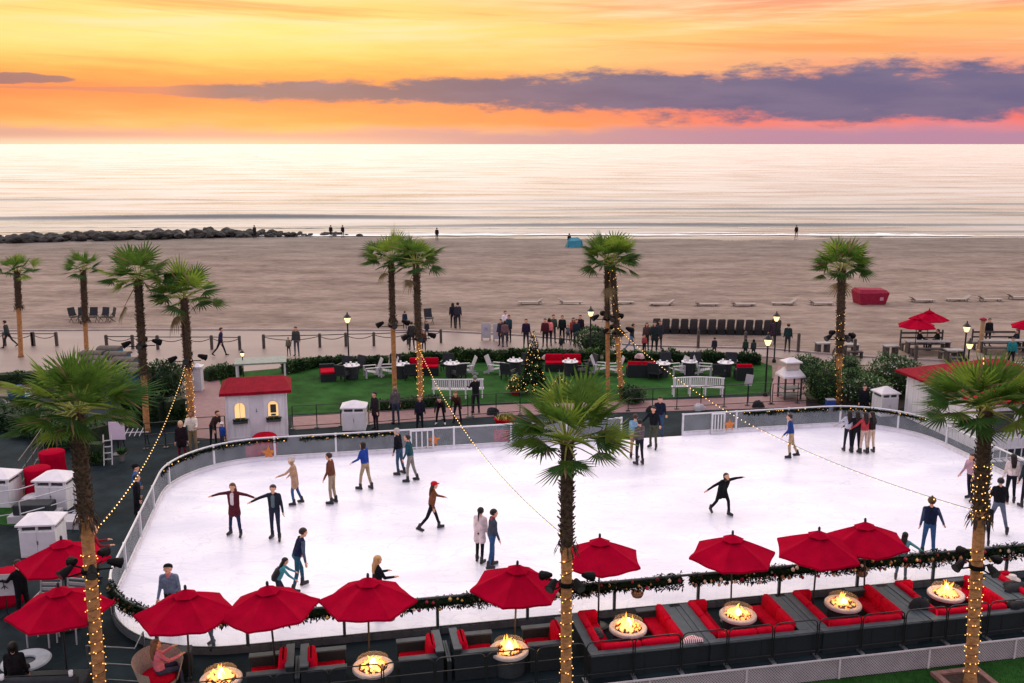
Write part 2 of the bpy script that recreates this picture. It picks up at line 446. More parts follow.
left = ramp(elw, -1, 10, [(-1, c(225, 170, 140)), (.4, c(250, 186, 120)), (1.5, c(250, 156, 92)), (2.7, c(243, 134, 84)), (3.7, c(250, 162, 84)), (4.8, c(254, 200, 106)), (6.0, c(255, 222, 128)), (7.4, c(255, 210, 122)), (9, c(255, 224, 160))])
right = ramp(elw, -1, 10, [(-1, c(190, 135, 160)), (.6, c(222, 138, 150)), (1.6, c(240, 118, 112)), (2.6, c(236, 124, 122)), (4.0, c(242, 160, 126)), (5.2, c(250, 178, 120)), (6.4, c(255, 194, 116)), (7.4, c(244, 156, 114)), (9, c(232, 150, 132))])
lr = mrange(mth('ADD', az, mth('MULTIPLY', mth('SUBTRACT', noise(.06, .2, 1, 3, 9), .5), 26)), -12, 24, 0, 1)
sky = mix(lr, left, right)
# cream wisps at the top of the view
wisp = mrange(noise(.045, .8, 1, 7, 5.7, .62, -.03), .46, .68, 0, 1)
wisp = mth('MULTIPLY', wisp, mrange(el, 4.2, 7.0, 0, .85))
sky = mix(wisp, sky, c(255, 224, 176))
wisp2 = mth('MULTIPLY', mrange(noise(.04, 1.1, 1, 6, 15.7, .6, .05), .52, .70, 0, .6), mrange(el, 3.2, 5, 0, 1))
sky = mix(wisp2, sky, c(248, 150, 88))
# long slate cloud bank, thin at the left and thick at the right, with a puffy top
puff = noise(.26, 1.0, 1, 9, 21.3, .66)
cc = ramp(az, -30, 30, [(-30, (.29,)*3), (-12, (.29,)*3), (2, (.288,)*3), (12, (.278,)*3), (30, (.262,)*3)])
hw = ramp(az, -30, 30, [(-30, (.0,)*3), (-20, (.02,)*3), (-14, (.06,)*3), (-6, (.085,)*3), (2, (.11,)*3), (9, (.14,)*3), (16, (.16,)*3), (30, (.165,)*3)])
ccv = mth('MULTIPLY', cc, 10); hwv = mth('MULTIPLY', hw, 10)
d = mth('DIVIDE', mth('ABSOLUTE', mth('SUBTRACT', el, ccv)), mth('MAXIMUM', hwv, .05))
bank = mrange(mth('ADD', mth('SUBTRACT', 1.0, d), mth('MULTIPLY', mth('SUBTRACT', puff, .47), 2.2)), -.02, .5, 0, 1)
bank = mth('MULTIPLY', bank, mrange(hwv, .1, .5, .3, .97))
dl = mth('ADD', mth('POWER', mth('DIVIDE', mth('SUBTRACT', el, 3.35), .3), 2.0), mth('POWER', mth('DIVIDE', mth('ADD', az, 27.2), 3.4), 2.0))
small = mrange(mth('ADD', mth('SUBTRACT', 1.0, dl), mth('MULTIPLY', mth('SUBTRACT', puff, .5), 3.0)), 0, .5, 0, .8)
bank = mth('MAXIMUM', bank, small)
bcol = mix(mrange(az, -15, 18, 0, 1), c(122, 100, 116), c(98, 96, 132))
bcol = mix(mrange(noise(.16, .8, 1, 6, 33), .38, .66, 0, .4), bcol, c(132, 118, 144))
sky = mix(bank, sky, bcol)
# low mauve bank on the horizon
low = mrange(mth('ADD', mth('SUBTRACT', 1.02, el), mth('MULTIPLY', mth('SUBTRACT', noise(.2, .9, 1, 6, 44), .5), 1.3)), -.15, .5, 0, .86)
lcol = mix(mrange(az, -20, 22, 0, 1), c(206, 160, 150), c(176, 134, 160))
sky = mix(low, sky, lcol)
glow = mth('MULTIPLY', mrange(el, .55, .0, 0, 1), mrange(az, 2, -22, .0, .7))
sky = mix(glow, sky, c(255, 226, 190))
# the bright veil above the frame and the lavender dusk overhead and behind
high = ramp(el, 0, 90, [(0, (1.05, .74, .42)), (10, (1.35, 1.05, .72)), (18, (1.75, 1.50, 1.22)), (34, (1.62, 1.44, 1.36)), (55, (1.24, 1.14, 1.26)), (90, (1.12, 1.06, 1.22))])
sky = mix(mrange(el, 7.6, 12, 0, 1), sky, high)
back = ramp(el, 0, 90, [(0, (.70, .55, .62)), (20, (.85, .76, .92)), (90, (1.04, .98, 1.16))])
sky = mix(mrange(mth('ABSOLUTE', az), 55, 125, 0, 1), sky, back)
ns = nd('ShaderNodeTexSky', sky_type='NISHITA'); ns.sun_disc = False; ns.sun_elevation = rad(4); ns.sun_rotation = rad(-14)
sky = mix(.004, sky, ns.outputs[0], 'ADD')
bg = nd('ShaderNodeBackground'); L.new(sky, bg.inputs[0]); bg.inputs[1].default_value = SKY_STRENGTH if 'SKY_STRENGTH' in globals() else 1.0
out = nd('ShaderNodeOutputWorld'); L.new(bg.outputs[0], out.inputs[0])
W.cycles.sampling_method = 'MANUAL'; W.cycles.sample_map_resolution = 1024
sd = bpy.data.lights.new('sun', 'SUN'); sd.energy = .5; sd.angle = rad(50); sd.color = (1, .86, .74)
so = bpy.data.objects.new('sun', sd); COL.objects.link(so)
so.rotation_euler = Vector((math.sin(rad(-14))*math.cos(rad(42)), math.cos(rad(-14))*math.cos(rad(42)), math.sin(rad(42)))).to_track_quat('Z', 'Y').to_euler()

# ------------------------------------------------------------------ ground, beach, sea
deck_m = M('deck_coating', (.007, .014, .018), .75, .5, .7, .12, bscale=14, detail=8, world=True, hue=(.021, .036, .043), spec=.06)
sand_m = bpy.data.materials.new('sand'); sand_m.use_nodes = True
def sand_nodes(m):
    nt = m.node_tree; N = nt.nodes; L = nt.links; b = N['Principled BSDF']
    g = N.new('ShaderNodeNewGeometry'); s = N.new('ShaderNodeSeparateXYZ'); L.new(g.outputs['Position'], s.inputs[0])
    def nz(scale, st, det=6):
        mp = N.new('ShaderNodeMapping'); mp.inputs['Scale'].default_value = st; L.new(g.outputs['Position'], mp.inputs[0])
        n = N.new('ShaderNodeTexNoise'); n.inputs['Scale'].default_value = scale; n.inputs['Detail'].default_value = det; n.inputs['Roughness'].default_value = .65; L.new(mp.outputs[0], n.inputs['Vector']); return n.outputs['Fac']
    a = nz(.3, (.35, .9, 1)); c_ = nz(1.1, (.6, 1.3, 1), 10)
    r = N.new('ShaderNodeValToRGB'); r.color_ramp.elements[0].position = .38; r.color_ramp.elements[1].position = .62
    r.color_ramp.elements[0].color = (.150, .110, .088, 1); r.color_ramp.elements[1].color = (.350, .268, .218, 1)  # sand tones, with the shading of footprints painted in as mottling
    ad = N.new('ShaderNodeMath'); ad.operation = 'MULTIPLY_ADD'; L.new(a, ad.inputs[0]); ad.inputs[1].default_value = .55
    m2 = N.new('ShaderNodeMath'); m2.operation = 'MULTIPLY'; L.new(c_, m2.inputs[0]); m2.inputs[1].default_value = .45; L.new(m2.outputs[0], ad.inputs[2]); L.new(ad.outputs[0], r.inputs[0])
    # damp sand towards the water
    wet = N.new('ShaderNodeMapRange'); wet.interpolation_type = 'SMOOTHSTEP'
    wn = N.new('ShaderNodeMath'); wn.operation = 'MULTIPLY_ADD'; L.new(a, wn.inputs[0]); wn.inputs[1].default_value = 26; L.new(s.outputs[1], wn.inputs[2])
    L.new(wn.outputs[0], wet.inputs[0]); wet.inputs[1].default_value = 100; wet.inputs[2].default_value = 146
    mx = N.new('ShaderNodeMix'); mx.data_type = 'RGBA'; mx.blend_type = 'MULTIPLY'; L.new(wet.outputs[0], mx.inputs[0]); L.new(r.outputs[0], mx.inputs[6]); mx.inputs[7].default_value = (.62, .66, .70, 1)
    L.new(mx.outputs[2], b.inputs['Base Color'])
    rr = N.new('ShaderNodeMapRange'); L.new(wet.outputs[0], rr.inputs[0]); rr.inputs[3].default_value = .95; rr.inputs[4].default_value = .62; L.new(rr.outputs[0], b.inputs['Roughness'])
    b.inputs['Specular IOR Level'].default_value = .12
    n3 = nz(3.0, (1, 1, 1), 7); bp = N.new('ShaderNodeBump'); bp.inputs['Strength'].default_value = .9; bp.inputs['Distance'].default_value = .14
    L.new(n3, bp.inputs['Height']); L.new(bp.outputs[0], b.inputs['Normal'])
sand_nodes(sand_m)
# soil under everything, reaching far behind and beside the camera
mb = MB(); mb.sheet([(-900, -200), (900, -200), (900, 52), (-900, 52)], -.62); struct('ground', mb, M('soil', (.07, .06, .05), .9, .3, .5, world=True))
# beach: a gently falling sheet with groomed relief
xs = [-320+20*i for i in range(12)]+[-80+.4*i for i in range(401)]+[100+20*i for i in range(12)]
ys = [44+2*j for j in range(6)]+[56+.34*j for j in range(236)]+[137+3*j for j in range(5)]
nx, ny = len(xs)-1, len(ys)-1
vs = []; N3 = mnoise.noise
for j, y in enumerate(ys):
    for x in xs:
        z = -.03-.56*max(0, (y-62)/79)**1.5
        if y > 61:
            k = min(1, (y-61)/6)
            z += k*(.05*N3((x*.05, y*.22, 0))+.07*N3((x*.018, y*.05, 4)))
            if y < 131: z += k*min(1, (131-y)/20)*(.075*N3((x*.9, y*1.1, 8))+.05*N3((x*2.1, y*2.3, 3)))
        vs.append((x, y, z))
fs = [(j*(nx+1)+i, j*(nx+1)+i+1, (j+1)*(nx+1)+i+1, (j+1)*(nx+1)+i) for j in range(ny) for i in range(nx)]
mb = MB(); mb.add(vs, fs); struct('sand_beach', mb, sand_m, True)
# deck: a raised platform whose near edge follows the lounge row
dpoly = [R(-40, 19.32), R(40, 19.32), R(40, 47), (4, 46.8), (-14, 45.2), (-30, 46), (-60, 46)]
mb = MB(); mb.prism([(p[0], p[1]) for p in dpoly], -.6, 0); struct('deck', mb, deck_m)
# sea
def sea_nodes(m):
    nt = m.node_tree; N = nt.nodes; L = nt.links; b = N['Principled BSDF']
    out = N['Material Output']; N.remove(b); gl = N.new('ShaderNodeBsdfAnisotropic'); gl.inputs['Color'].default_value = (.76, .735, .75, 1); df = N.new('ShaderNodeBsdfDiffuse'); df.inputs[0].default_value = (.045, .055, .062, 1)
    fr = N.new('ShaderNodeFresnel'); fr.inputs[0].default_value = 1.36; mx = N.new('ShaderNodeMixShader'); L.new(fr.outputs[0], mx.inputs[0]); L.new(df.outputs[0], mx.inputs[1]); L.new(gl.outputs[0], mx.inputs[2]); L.new(mx.outputs[0], out.inputs[0])
    g = N.new('ShaderNodeNewGeometry')
    prev = None
    for sc_, st, ds in ((1.0, (.09, .32, 1), .55), (1.0, (.5, 1.5, 1), .12)):
        mp = N.new('ShaderNodeMapping'); mp.inputs['Scale'].default_value = st; L.new(g.outputs['Position'], mp.inputs[0])
        n = N.new('ShaderNodeTexNoise'); n.inputs['Scale'].default_value = sc_; n.inputs['Detail'].default_value = 4; L.new(mp.outputs[0], n.inputs['Vector'])
        bp = N.new('ShaderNodeBump'); bp.inputs['Strength'].default_value = .5; bp.inputs['Distance'].default_value = ds; L.new(n.outputs['Fac'], bp.inputs['Height'])
        if prev: L.new(prev, bp.inputs['Normal'])
        prev = bp.outputs[0]
    L.new(prev, gl.inputs['Normal'])
    # slicks and ruffled lanes: the roughness of the surface varies in long streaks
    mp = N.new('ShaderNodeMapping'); mp.inputs['Scale'].default_value = (.022, .075, 1); L.new(g.outputs['Position'], mp.inputs[0])
    n = N.new('ShaderNodeTexNoise'); n.inputs['Scale'].default_value = 1.3; n.inputs['Detail'].default_value = 7; n.inputs['Roughness'].default_value = .62; L.new(mp.outputs[0], n.inputs['Vector'])
    mr = N.new('ShaderNodeMapRange'); L.new(n.outputs['Fac'], mr.inputs[0]); mr.inputs[1].default_value = .32; mr.inputs[2].default_value = .68; mr.inputs[3].default_value = .20; mr.inputs[4].default_value = .40
    L.new(mr.outputs[0], gl.inputs['Roughness'])
sea_m = bpy.data.materials.new('sea_water'); sea_m.use_nodes = True; sea_nodes(sea_m)
SEA = -.5
def swell(x, y):
    z = 0
    for (yc, amp, wd, x0, x1, ph) in ((151, .52, 1.2, -150, 210, .3), (166, .8, 1.5, -190, 60, 1.7), (174, .75, 1.5, 0, 260, 4.4), (143, .28, 1.0, 10, 230, 2.2), (190, .42, 1.6, -90, 120, 6), (183, .35, 1.4, 10, 250, 9), (208, .4, 1.8, -60, 200, 8), (222, .4, 2, -200, 60, 3)):
        y0 = yc+2.2*math.sin(x*.021+ph)+.8*math.sin(x*.08+ph*3)
        win = max(0, min(1, (x-x0)/40))*max(0, min(1, (x1-x)/40))*(.6+.4*math.sin(x*.035+ph*2))
        t = (y-y0)/wd
        z += amp*win*math.exp(-t*t)
    return z
xs = [-260+520*i/190 for i in range(191)]; ys = [122+.62*j for j in range(170)]
vs = [(x, y, SEA+swell(x, y)+.03*mnoise.noise((x*.2, y*.5, 2))) for y in ys for x in xs]; k = len(xs)
fs = [(j*k+i, j*k+i+1, (j+1)*k+i+1, (j+1)*k+i) for j in range(len(ys)-1) for i in range(k-1)]
y1 = ys[-1]; far = [y1, 300, 500, 1000, 3000, 10000, 70000]
b0 = len(vs)
for y in far: vs += [(-max(260, y*1.2), y, SEA), (max(260, y*1.2), y, SEA)]
for j in range(len(far)-1): fs.append((b0+2*j, b0+2*j+1, b0+2*j+3, b0+2*j+2))
for sgn in (-1, 1): vs += [(sgn*260, 122, SEA), (sgn*900, 122, SEA), (sgn*900, y1, SEA), (sgn*260, y1, SEA)]
fs += [(len(vs)-8, len(vs)-7, len(vs)-6, len(vs)-5)[::-1], (len(vs)-4, len(vs)-3, len(vs)-2, len(vs)-1)]
mb = MB(); mb.add(vs, fs); struct('sea_water', mb, sea_m, True)
# wash along the sand and thin broken foam on the swells
foam_m = M('sea_foam', (.80, .78, .76), .6, .12, 1.5, world=True)
def foam(y0, wd, ph, x0, x1, lift, gap):
    mb = MB(); n = int((x1-x0)/1.5)
    for i in range(n):
        xa, xb = x0+(x1-x0)*i/n, x0+(x1-x0)*(i+1)/n
        f = lambda x: y0+1.4*math.sin(x*.03+ph)+.9*mnoise.noise((x*.07, ph, 0))+.5*mnoise.noise((x*.35, ph, 3))
        w = lambda x: max(0, wd*(.75+1.3*mnoise.noise((x*.05, ph+9, 1))+.7*mnoise.noise((x*.4, ph, 7))-gap))
        wa, wb = w(xa), w(xb)
        if wa+wb < .05: continue
        za = SEA+lift+max(swell(xa, f(xa)), swell(xa, f(xa)+wa)); zb = SEA+lift+max(swell(xb, f(xb)), swell(xb, f(xb)+wb))
        mb.add([(xa, f(xa), za), (xb, f(xb), zb), (xb, f(xb)+wb+.01, zb), (xa, f(xa)+wa+.01, za)], [(0, 1, 2, 3)])
    struct('sea_foam', mb, foam_m)
foam(134.0, 2.4, 1.0, -230, 240, .09, -.1); foam(140, 1.0, 3.0, -200, 220, .06, .35); foam(149, .9, 5.0, -140, 200, .05, .5)
# ------------------------------------------------------------------ rink ice, paths, lawns
ice_m = bpy.data.materials.new('ice'); ice_m.use_nodes = True
def ice_nodes(m):
    nt = m.node_tree; N = nt.nodes; L = nt.links; b = N['Principled BSDF']
    g = N.new('ShaderNodeNewGeometry')
    def nz(scale, st, det=6, dist=0):
        mp = N.new('ShaderNodeMapping'); mp.inputs['Scale'].default_value = st; L.new(g.outputs['Position'], mp.inputs[0])
        n = N.new('ShaderNodeTexNoise'); n.inputs['Scale'].default_value = scale; n.inputs['Detail'].default_value = det; n.inputs['Distortion'].default_value = dist; L.new(mp.outputs[0], n.inputs['Vector']); return n.outputs['Fac']
    a = nz(.5, (.5, 1, 1), 8, .6); sc_ = nz(6, (.18, 1.4, 1), 5, 2.5)
    r = N.new('ShaderNodeValToRGB'); r.color_ramp.elements[0].position = .32; r.color_ramp.elements[1].position = .62
    r.color_ramp.elements[0].color = (.70, .685, .78, 1); r.color_ramp.elements[1].color = (.90, .875, .92, 1)
    L.new(a, r.inputs[0])
    s2 = N.new('ShaderNodeValToRGB'); s2.color_ramp.elements[0].position = .30; s2.color_ramp.elements[1].position = .42; s2.color_ramp.elements[0].color = (.90, .89, .93, 1); s2.color_ramp.elements[1].color = (1, 1, 1, 1); L.new(sc_, s2.inputs[0])
    mx = N.new('ShaderNodeMix'); mx.data_type = 'RGBA'; mx.blend_type = 'MULTIPLY'; mx.inputs[0].default_value = 1; L.new(r.outputs[0], mx.inputs[6]); L.new(s2.outputs[0], mx.inputs[7])
    last = mx.outputs[2]
    for k, (sc2, off, wd_) in enumerate(((.30, 0, .0035), (.45, 40, .0045), (.8, 90, .006), (1.5, 140, .010))):   # blade tracks
        mp = N.new('ShaderNodeMapping'); mp.inputs['Location'].default_value = (off, off*.7, 0); mp.inputs['Rotation'].default_value = (0, 0, .7*k); mp.inputs['Scale'].default_value = (.6, 1.3, 1); L.new(g.outputs['Position'], mp.inputs[0])
        n = N.new('ShaderNodeTexNoise'); n.inputs['Scale'].default_value = sc2; n.inputs['Detail'].default_value = 1.2; n.inputs['Distortion'].default_value = 1.6; L.new(mp.outputs[0], n.inputs['Vector'])
        s1 = N.new('ShaderNodeMath'); s1.operation = 'SUBTRACT'; L.new(n.outputs['Fac'], s1.inputs[0]); s1.inputs[1].default_value = .5
        s2_ = N.new('ShaderNodeMath'); s2_.operation = 'ABSOLUTE'; L.new(s1.outputs[0], s2_.inputs[0])
        mr = N.new('ShaderNodeMapRange'); L.new(s2_.outputs[0], mr.inputs[0]); mr.inputs[1].default_value = 0; mr.inputs[2].default_value = wd_*2; mr.inputs[3].default_value = .55; mr.inputs[4].default_value = 0
        m3 = N.new('ShaderNodeMix'); m3.data_type = 'RGBA'; L.new(mr.outputs[0], m3.inputs[0]); L.new(last, m3.inputs[6]); m3.inputs[7].default_value = (.62, .62, .72, 1); last = m3.outputs[2]
    L.new(last, b.inputs['Base Color']); b.inputs['Roughness'].default_value = .34; b.inputs['Specular IOR Level'].default_value = .35
    bp = N.new('ShaderNodeBump'); bp.inputs['Strength'].default_value = .12; bp.inputs['Distance'].default_value = .03; L.new(sc_, bp.inputs['Height']); L.new(bp.outputs[0], b.inputs['Normal'])
ice_nodes(ice_m)
U0, U1, W0, W1, RR = -6.1, 24.7, 22.3, 36.95, 3.5
def rrect(ins=0.0, n=12):
    """rounded rectangle of the rink, counter-clockwise from the near left corner's end, as (u, w)"""
    u0, u1, w0, w1, r = U0+ins, U1-ins, W0+ins, W1-ins, RR-ins
    p = []
    for (cu, cw, a0) in ((u1-r, w0+r, -90), (u1-r, w1-r, 0), (u0+r, w1-r, 90), (u0+r, w0+r, 180)):
        for i in range(n+1): a = rad(a0+90*i/n); p.append((cu+r*math.cos(a), cw+r*math.sin(a)))
    return p
ICEZ = .06
mb = MB(); mb.prism([tuple(R(*q))[:2] for q in rrect(.02)], .004, ICEZ); struct('ice', mb, ice_m)
brick_m = bpy.data.materials.new('brick_paving'); brick_m.use_nodes = True
def brick_nodes(m):
    nt = m.node_tree; N = nt.nodes; L = nt.links; b = N['Principled BSDF']; g = N.new('ShaderNodeNewGeometry')
    br = N.new('ShaderNodeTexBrick'); br.inputs['Scale'].default_value = 1.0; br.inputs['Brick Width'].default_value = .22; br.inputs['Row Height'].default_value = .11; br.inputs['Mortar Size'].default_value = .008
    br.inputs['Color1'].default_value = (.22, .105, .105, 1); br.inputs['Color2'].default_value = (.28, .145, .145, 1); br.inputs['Mortar'].default_value = (.22, .16, .15, 1)
    L.new(g.outputs['Position'], br.inputs['Vector']); L.new(br.outputs[0], b.inputs['Base Color']); b.inputs['Roughness'].default_value = .75
brick_nodes(brick_m)
prom_m = M('promenade_concrete', (.225, .165, .152), .5, .16, .35, .1, bscale=8, detail=7, world=True, stretch=(.5, 1, 1))
def poly(pts, z=0): return [tuple(G(x, y))[:2] for x, y in pts]
def sheet(name, pts, z, m): mb = MB(); mb.sheet(poly(pts), z); return struct(name, mb, m)
sheet('brick_path', [(292, 430), (292, 416), (420, 409), (520, 404), (640, 401), (772, 396), (900, 391), (1060, 388), (1060, 400), (900, 403), (772, 408), (640, 412), (520, 415), (420, 421)], .005, brick_m)
sheet('brick_path', [(196, 438), (190, 410), (196, 388), (206, 372), (226, 370), (222, 390), (232, 402), (232, 440)], .006, brick_m)
sheet('brick_path', [(770, 396), (772, 384), (778, 366), (822, 366), (818, 392)], .009, brick_m)
# promenade: pale concrete from the far left to the right, with a low kerb on the sand side
pp = [(-700, 334), (-120, 333), (0, 331.5), (150, 330.5), (420, 331), (520, 336), (640, 346.5), (700, 348), (770, 349.5), (850, 357), (930, 361), (1060, 366), (1500, 385), (1500, 396), (1060, 374), (930, 368), (850, 364.5), (770, 357), (700, 354.5), (640, 353.5), (540, 352), (430, 354), (312, 358), (306, 366), (240, 372), (170, 367), (100, 369), (0, 376), (-120, 380), (-700, 400)]
q = poly(pp)
mb = MB(); mb.prism(q, -.1, .012); outward(struct('promenade', mb, prom_m))
mb = MB()
top = q[:14]
for a, b in zip(top[:-1], top[1:]):
    d = (Vector(b)-Vector(a)); l = d.length; a_ = math.atan2(d.y, d.x); mid = (Vector(a)+Vector(b))/2
    mb.box((mid.x, mid.y+.15, .02), (l, .22, .14), a_)
struct('promenade_kerb', mb, M('kerb_concrete', (.33, .26, .24), .7, .2, 2, world=True))
# lawn
lawn_m = M('lawn_grass', (.016, .068, .012), .9, .4, .8, .8, bscale=26, detail=8, world=True, hue=(.034, .125, .022), spec=.08)
sheet('lawn', [(232, 402), (222, 389), (218, 375), (260, 371), (312, 364), (430, 360), (540, 358), (640, 359), (760, 362), (772, 366), (772, 383), (768, 394), (640, 400), (520, 403), (420, 408), (292, 415), (250, 420)], .014, lawn_m)
sheet('lawn', [(-40, 520), (-40, 490), (44, 494), (52, 512), (30, 528)], .008, lawn_m)
# ------------------------------------------------------------------ people on the ice
def at(x, y, z=ICEZ): p = G(x, y, z); return (p.x, p.y, z)
D = rad
NAVY = (28, 34, 52); BLACK = (20, 20, 24); JEAN = (44, 62, 92); KHAKI = (150, 128, 98); DJ = (30, 38, 56); GREY = (78, 82, 92)
kw = dict(skates=True, group='skaters on the ice')
stride = dict(legL=(22, 3, 6), legR=(-24, 5, 18), lean=9)
glide = dict(legL=(12, 3, 18), legR=(-6, 4, 14), lean=8)
person('woman in open dark red coat and jeans with both arms spread wide on the ice', at(236, 536), D(172), 1.70, (82, 32, 40), (38, 48, 74), hair=(86, 58, 40), style='long', armL=(82, 6, 8), armR=(80, 8, 10), legL=(8, 9, 4), legR=(-2, 9, 4), coat=True, inner=(205, 195, 196), **kw)
person('man in open dark jacket, one arm out towards the woman with spread arms', at(276, 540), D(178), 1.76, (32, 38, 48), (36, 44, 62), hair=(46, 34, 28), armL=(12, 4, 10), armR=(70, 8, 14), legL=(10, 4, 8), legR=(-6, 4, 4), inner=(88, 104, 112), **kw)
person('woman in beige jacket and pale beanie gliding left with a hand out', at(296, 505), D(90), 1.62, (172, 138, 112), (48, 84, 124), hair=(160, 130, 96), style='bob', hat=('beanie', (196, 178, 164)), armL=(10, 55, 25), armR=(14, 20, 30), coat=True, **{**kw, **glide})
person('man in brown jacket and khaki trousers gliding left', at(333, 504), D(80), 1.76, (104, 62, 46), (150, 132, 110), hair=(44, 30, 24), armL=(6, 12, 20), armR=(6, 4, 25), lean=7, legL=(6, 2, 10), legR=(0, 2, 8), **kw)
person('person in bright blue jacket and khaki trousers near the back barrier', at(366, 490), D(62), 1.72, (34, 62, 140), (158, 138, 112), hair=(28, 22, 20), style='bob', armL=(8, 25, 40), armR=(8, 10, 25), lean=6, legL=(16, 3, 10), legR=(-8, 3, 6), **kw)
person('grey-haired man in black jacket and jeans skating beside the man in teal', at(400, 475), D(70), 1.74, (20, 20, 26), (52, 76, 104), hair=(170, 165, 160), armL=(6, 8, 12), armR=(6, 2, 12), lean=8, legL=(6, 2, 10), legR=(-4, 2, 8), **kw)
person('man in dark teal sweater and grey trousers right of the grey-haired man', at(411, 482), D(82), 1.74, (36, 74, 82), (128, 124, 116), hair=(44, 34, 30), armL=(6, 14, 20), armR=(6, 4, 14), lean=9, head=(0, -14), legL=(12, 2, 10), legR=(-10, 2, 8), **kw)
person('skater in red cap and brown jacket striding to the right', at(432, 531), D(-78), 1.62, (112, 66, 44), (24, 24, 28), hair=(60, 40, 30), style='long', hat=('cap', (180, 22, 44)), armL=(8, 40, 40), armR=(8, -10, 30), **{**kw, **stride})
person('woman in pale pink coat with long black ponytail beside the man in grey', at(480, 563), D(-25), 1.64, (216, 196, 196), (24, 24, 28), hair=(20, 16, 16), style='pony', armL=(6, 8, 12), armR=(6, 8, 12), coat=True, legL=(5, 2, 6), legR=(-4, 2, 4), lean=6, **kw)
person('man in slate grey jacket with red collar and jeans right of the pale pink coat', at(492, 568), D(-72), 1.74, (62, 68, 82), (48, 82, 124), hair=(24, 20, 20), armL=(6, 2, 10), armR=(6, 10, 14), collar=(170, 40, 50), legL=(8, 2, 8), legR=(-6, 2, 6), lean=5, **kw)
person('man in navy vest with grey sleeves leaning over as he skates, at the left', at(298, 590), D(-60), 1.76, (28, 36, 60), (44, 84, 104), hair=(48, 34, 30), vest=(74, 84, 102), armL=(12, 22, 12), armR=(20, 12, 12), lean=20, head=(0, 8), legL=(22, 4, 18), legR=(-6, 6, 12), **kw)
person('child in teal top with long black hair crouching and reaching right', at(279, 606), D(-75), 1.36, (72, 138, 146), (40, 44, 56), hair=(22, 18, 18), style='long', armL=(10, 70, 12), armR=(10, 62, 15), lean=26, head=(0, 10), legL=(24, 6, 34), legR=(4, 8, 28), **kw)
person('blond woman in black jacket seen above the third near umbrella', at(378, 618), D(-60), 1.66, (22, 22, 30), (30, 34, 46), hair=(190, 146, 98), style='long', armL=(8, 28, 60), armR=(8, 28, 60), **kw)
person('man in dark cap and grey-blue shirt looking down behind the leftmost near umbrella', at(174, 630), D(185), 1.78, (106, 120, 142), (22, 22, 28), hair=(40, 30, 26), hat=('cap', (24, 24, 28)), collar=(206, 120, 130), armL=(10, 12, 22), armR=(10, 12, 22), lean=10, head=(0, -30), legL=(8, 4, 10), legR=(0, 4, 8), **kw)
person('blond child in dark coat skating behind the garland between the two left umbrellas', at(212, 648), D(150), 1.36, (26, 26, 32), (60, 96, 128), hair=(196, 142, 84), style='bob', armL=(10, 20, 20), armR=(14, 20, 20), lean=12, legL=(14, 5, 18), legR=(-6, 5, 12), **kw)
person('man in grey-brown checked jacket and dark trousers left of the gate gap', at(639, 465), D(28), 1.74, (92, 82, 86), (28, 30, 40), hair=(34, 26, 24), armL=(6, 4, 14), armR=(6, 8, 14), legL=(4, 2, 8), legR=(-2, 2, 6), **kw)
person('man in light blue jacket and khaki trousers half behind the checked jacket', at(634, 459), D(-20), 1.74, (120, 160, 184), (170, 138, 104), hair=(60, 44, 36), armL=(6, 8, 16), armR=(10, 20, 30), **kw)
person('man in black jacket and olive trousers entering at the gate gap', at(653, 449), D(150), 1.74, (22, 24, 30), (72, 76, 62), hair=(26, 22, 22), armL=(26, 30, 40), armR=(34, 24, 16), lean=7, legL=(10, 5, 10), legR=(-4, 6, 8), **kw)
person('skater all in black bending with both arms stretched wide at the middle right', at(721, 515), D(205), 1.64, (18, 20, 24), (20, 20, 26), hair=(36, 28, 24), style='bob', armL=(84, -8, 6), armR=(72, 8, 6), lean=32, side=10, head=(0, -20), legL=(26, 8, 26), legR=(-10, 10, 26), coat=True, **kw)
person('person in blue jacket and khaki trousers skating alone towards the left at the right', at(790, 458), D(75), 1.72, (38, 64, 124), (168, 144, 112), hair=(40, 32, 30), armL=(8, 20, 30), armR=(8, 6, 20), lean=9, legL=(8, 3, 12), legR=(-12, 4, 14), **kw)
for x, y, tp, pt, hc, nm in ((847, 452, (176, 178, 190), (30, 32, 42), (38, 28, 24), 'girl in pale grey top, leftmost of the four huddled by the back barrier'), (855, 453, (24, 24, 30), (24, 26, 32), (28, 22, 20), 'girl in black top and trousers, second from left of the four huddled'), (863, 454, (170, 60, 66), (190, 164, 150), (30, 22, 20), 'girl in red top and beige trousers, third of the four huddled'), (870, 453, (40, 28, 30), (184, 160, 140), (34, 26, 22), 'girl in black top and beige trousers, rightmost of the four huddled')):
    person(nm, at(x, y), D(10+(x-858)*1.5), 1.64, tp, pt, hair=hc, style='long', armL=(34, 26, 20), armR=(34, 26, 20), legL=(4, 3, 4), legR=(-2, 3, 4), **kw)
person('man in navy vest, jeans and yellow-striped beanie skating away at the right', at(927, 557), D(-18), 1.78, (26, 34, 58), (48, 80, 118), hair=(50, 38, 30), hat=('beanie', (92, 74, 44)), vest=(58, 70, 98), armL=(8, 4, 12), armR=(24, 16, 14), lean=6, legL=(10, 4, 10), legR=(-8, 4, 8), **kw)
person('child in teal jacket with black hair reaching for the man in the striped beanie', at(900, 582), D(-35), 1.40, (78, 138, 148), (44, 84, 116), hair=(22, 18, 18), style='long', armL=(12, 30, 20), armR=(62, 30, 8), lean=16, legL=(10, 6, 14), legR=(-6, 8, 12), **kw)
person('skater in dusty pink sweater half hidden behind the near lawn palm trunk', at(969, 501), D(120), 1.66, (176, 140, 150), (28, 32, 46), hair=(70, 48, 36), style='bob', armL=(8, 20, 30), armR=(8, 20, 30), lean=6, **{**kw, 'legL': (8, 3, 8), 'legR': (-8, 3, 8)})
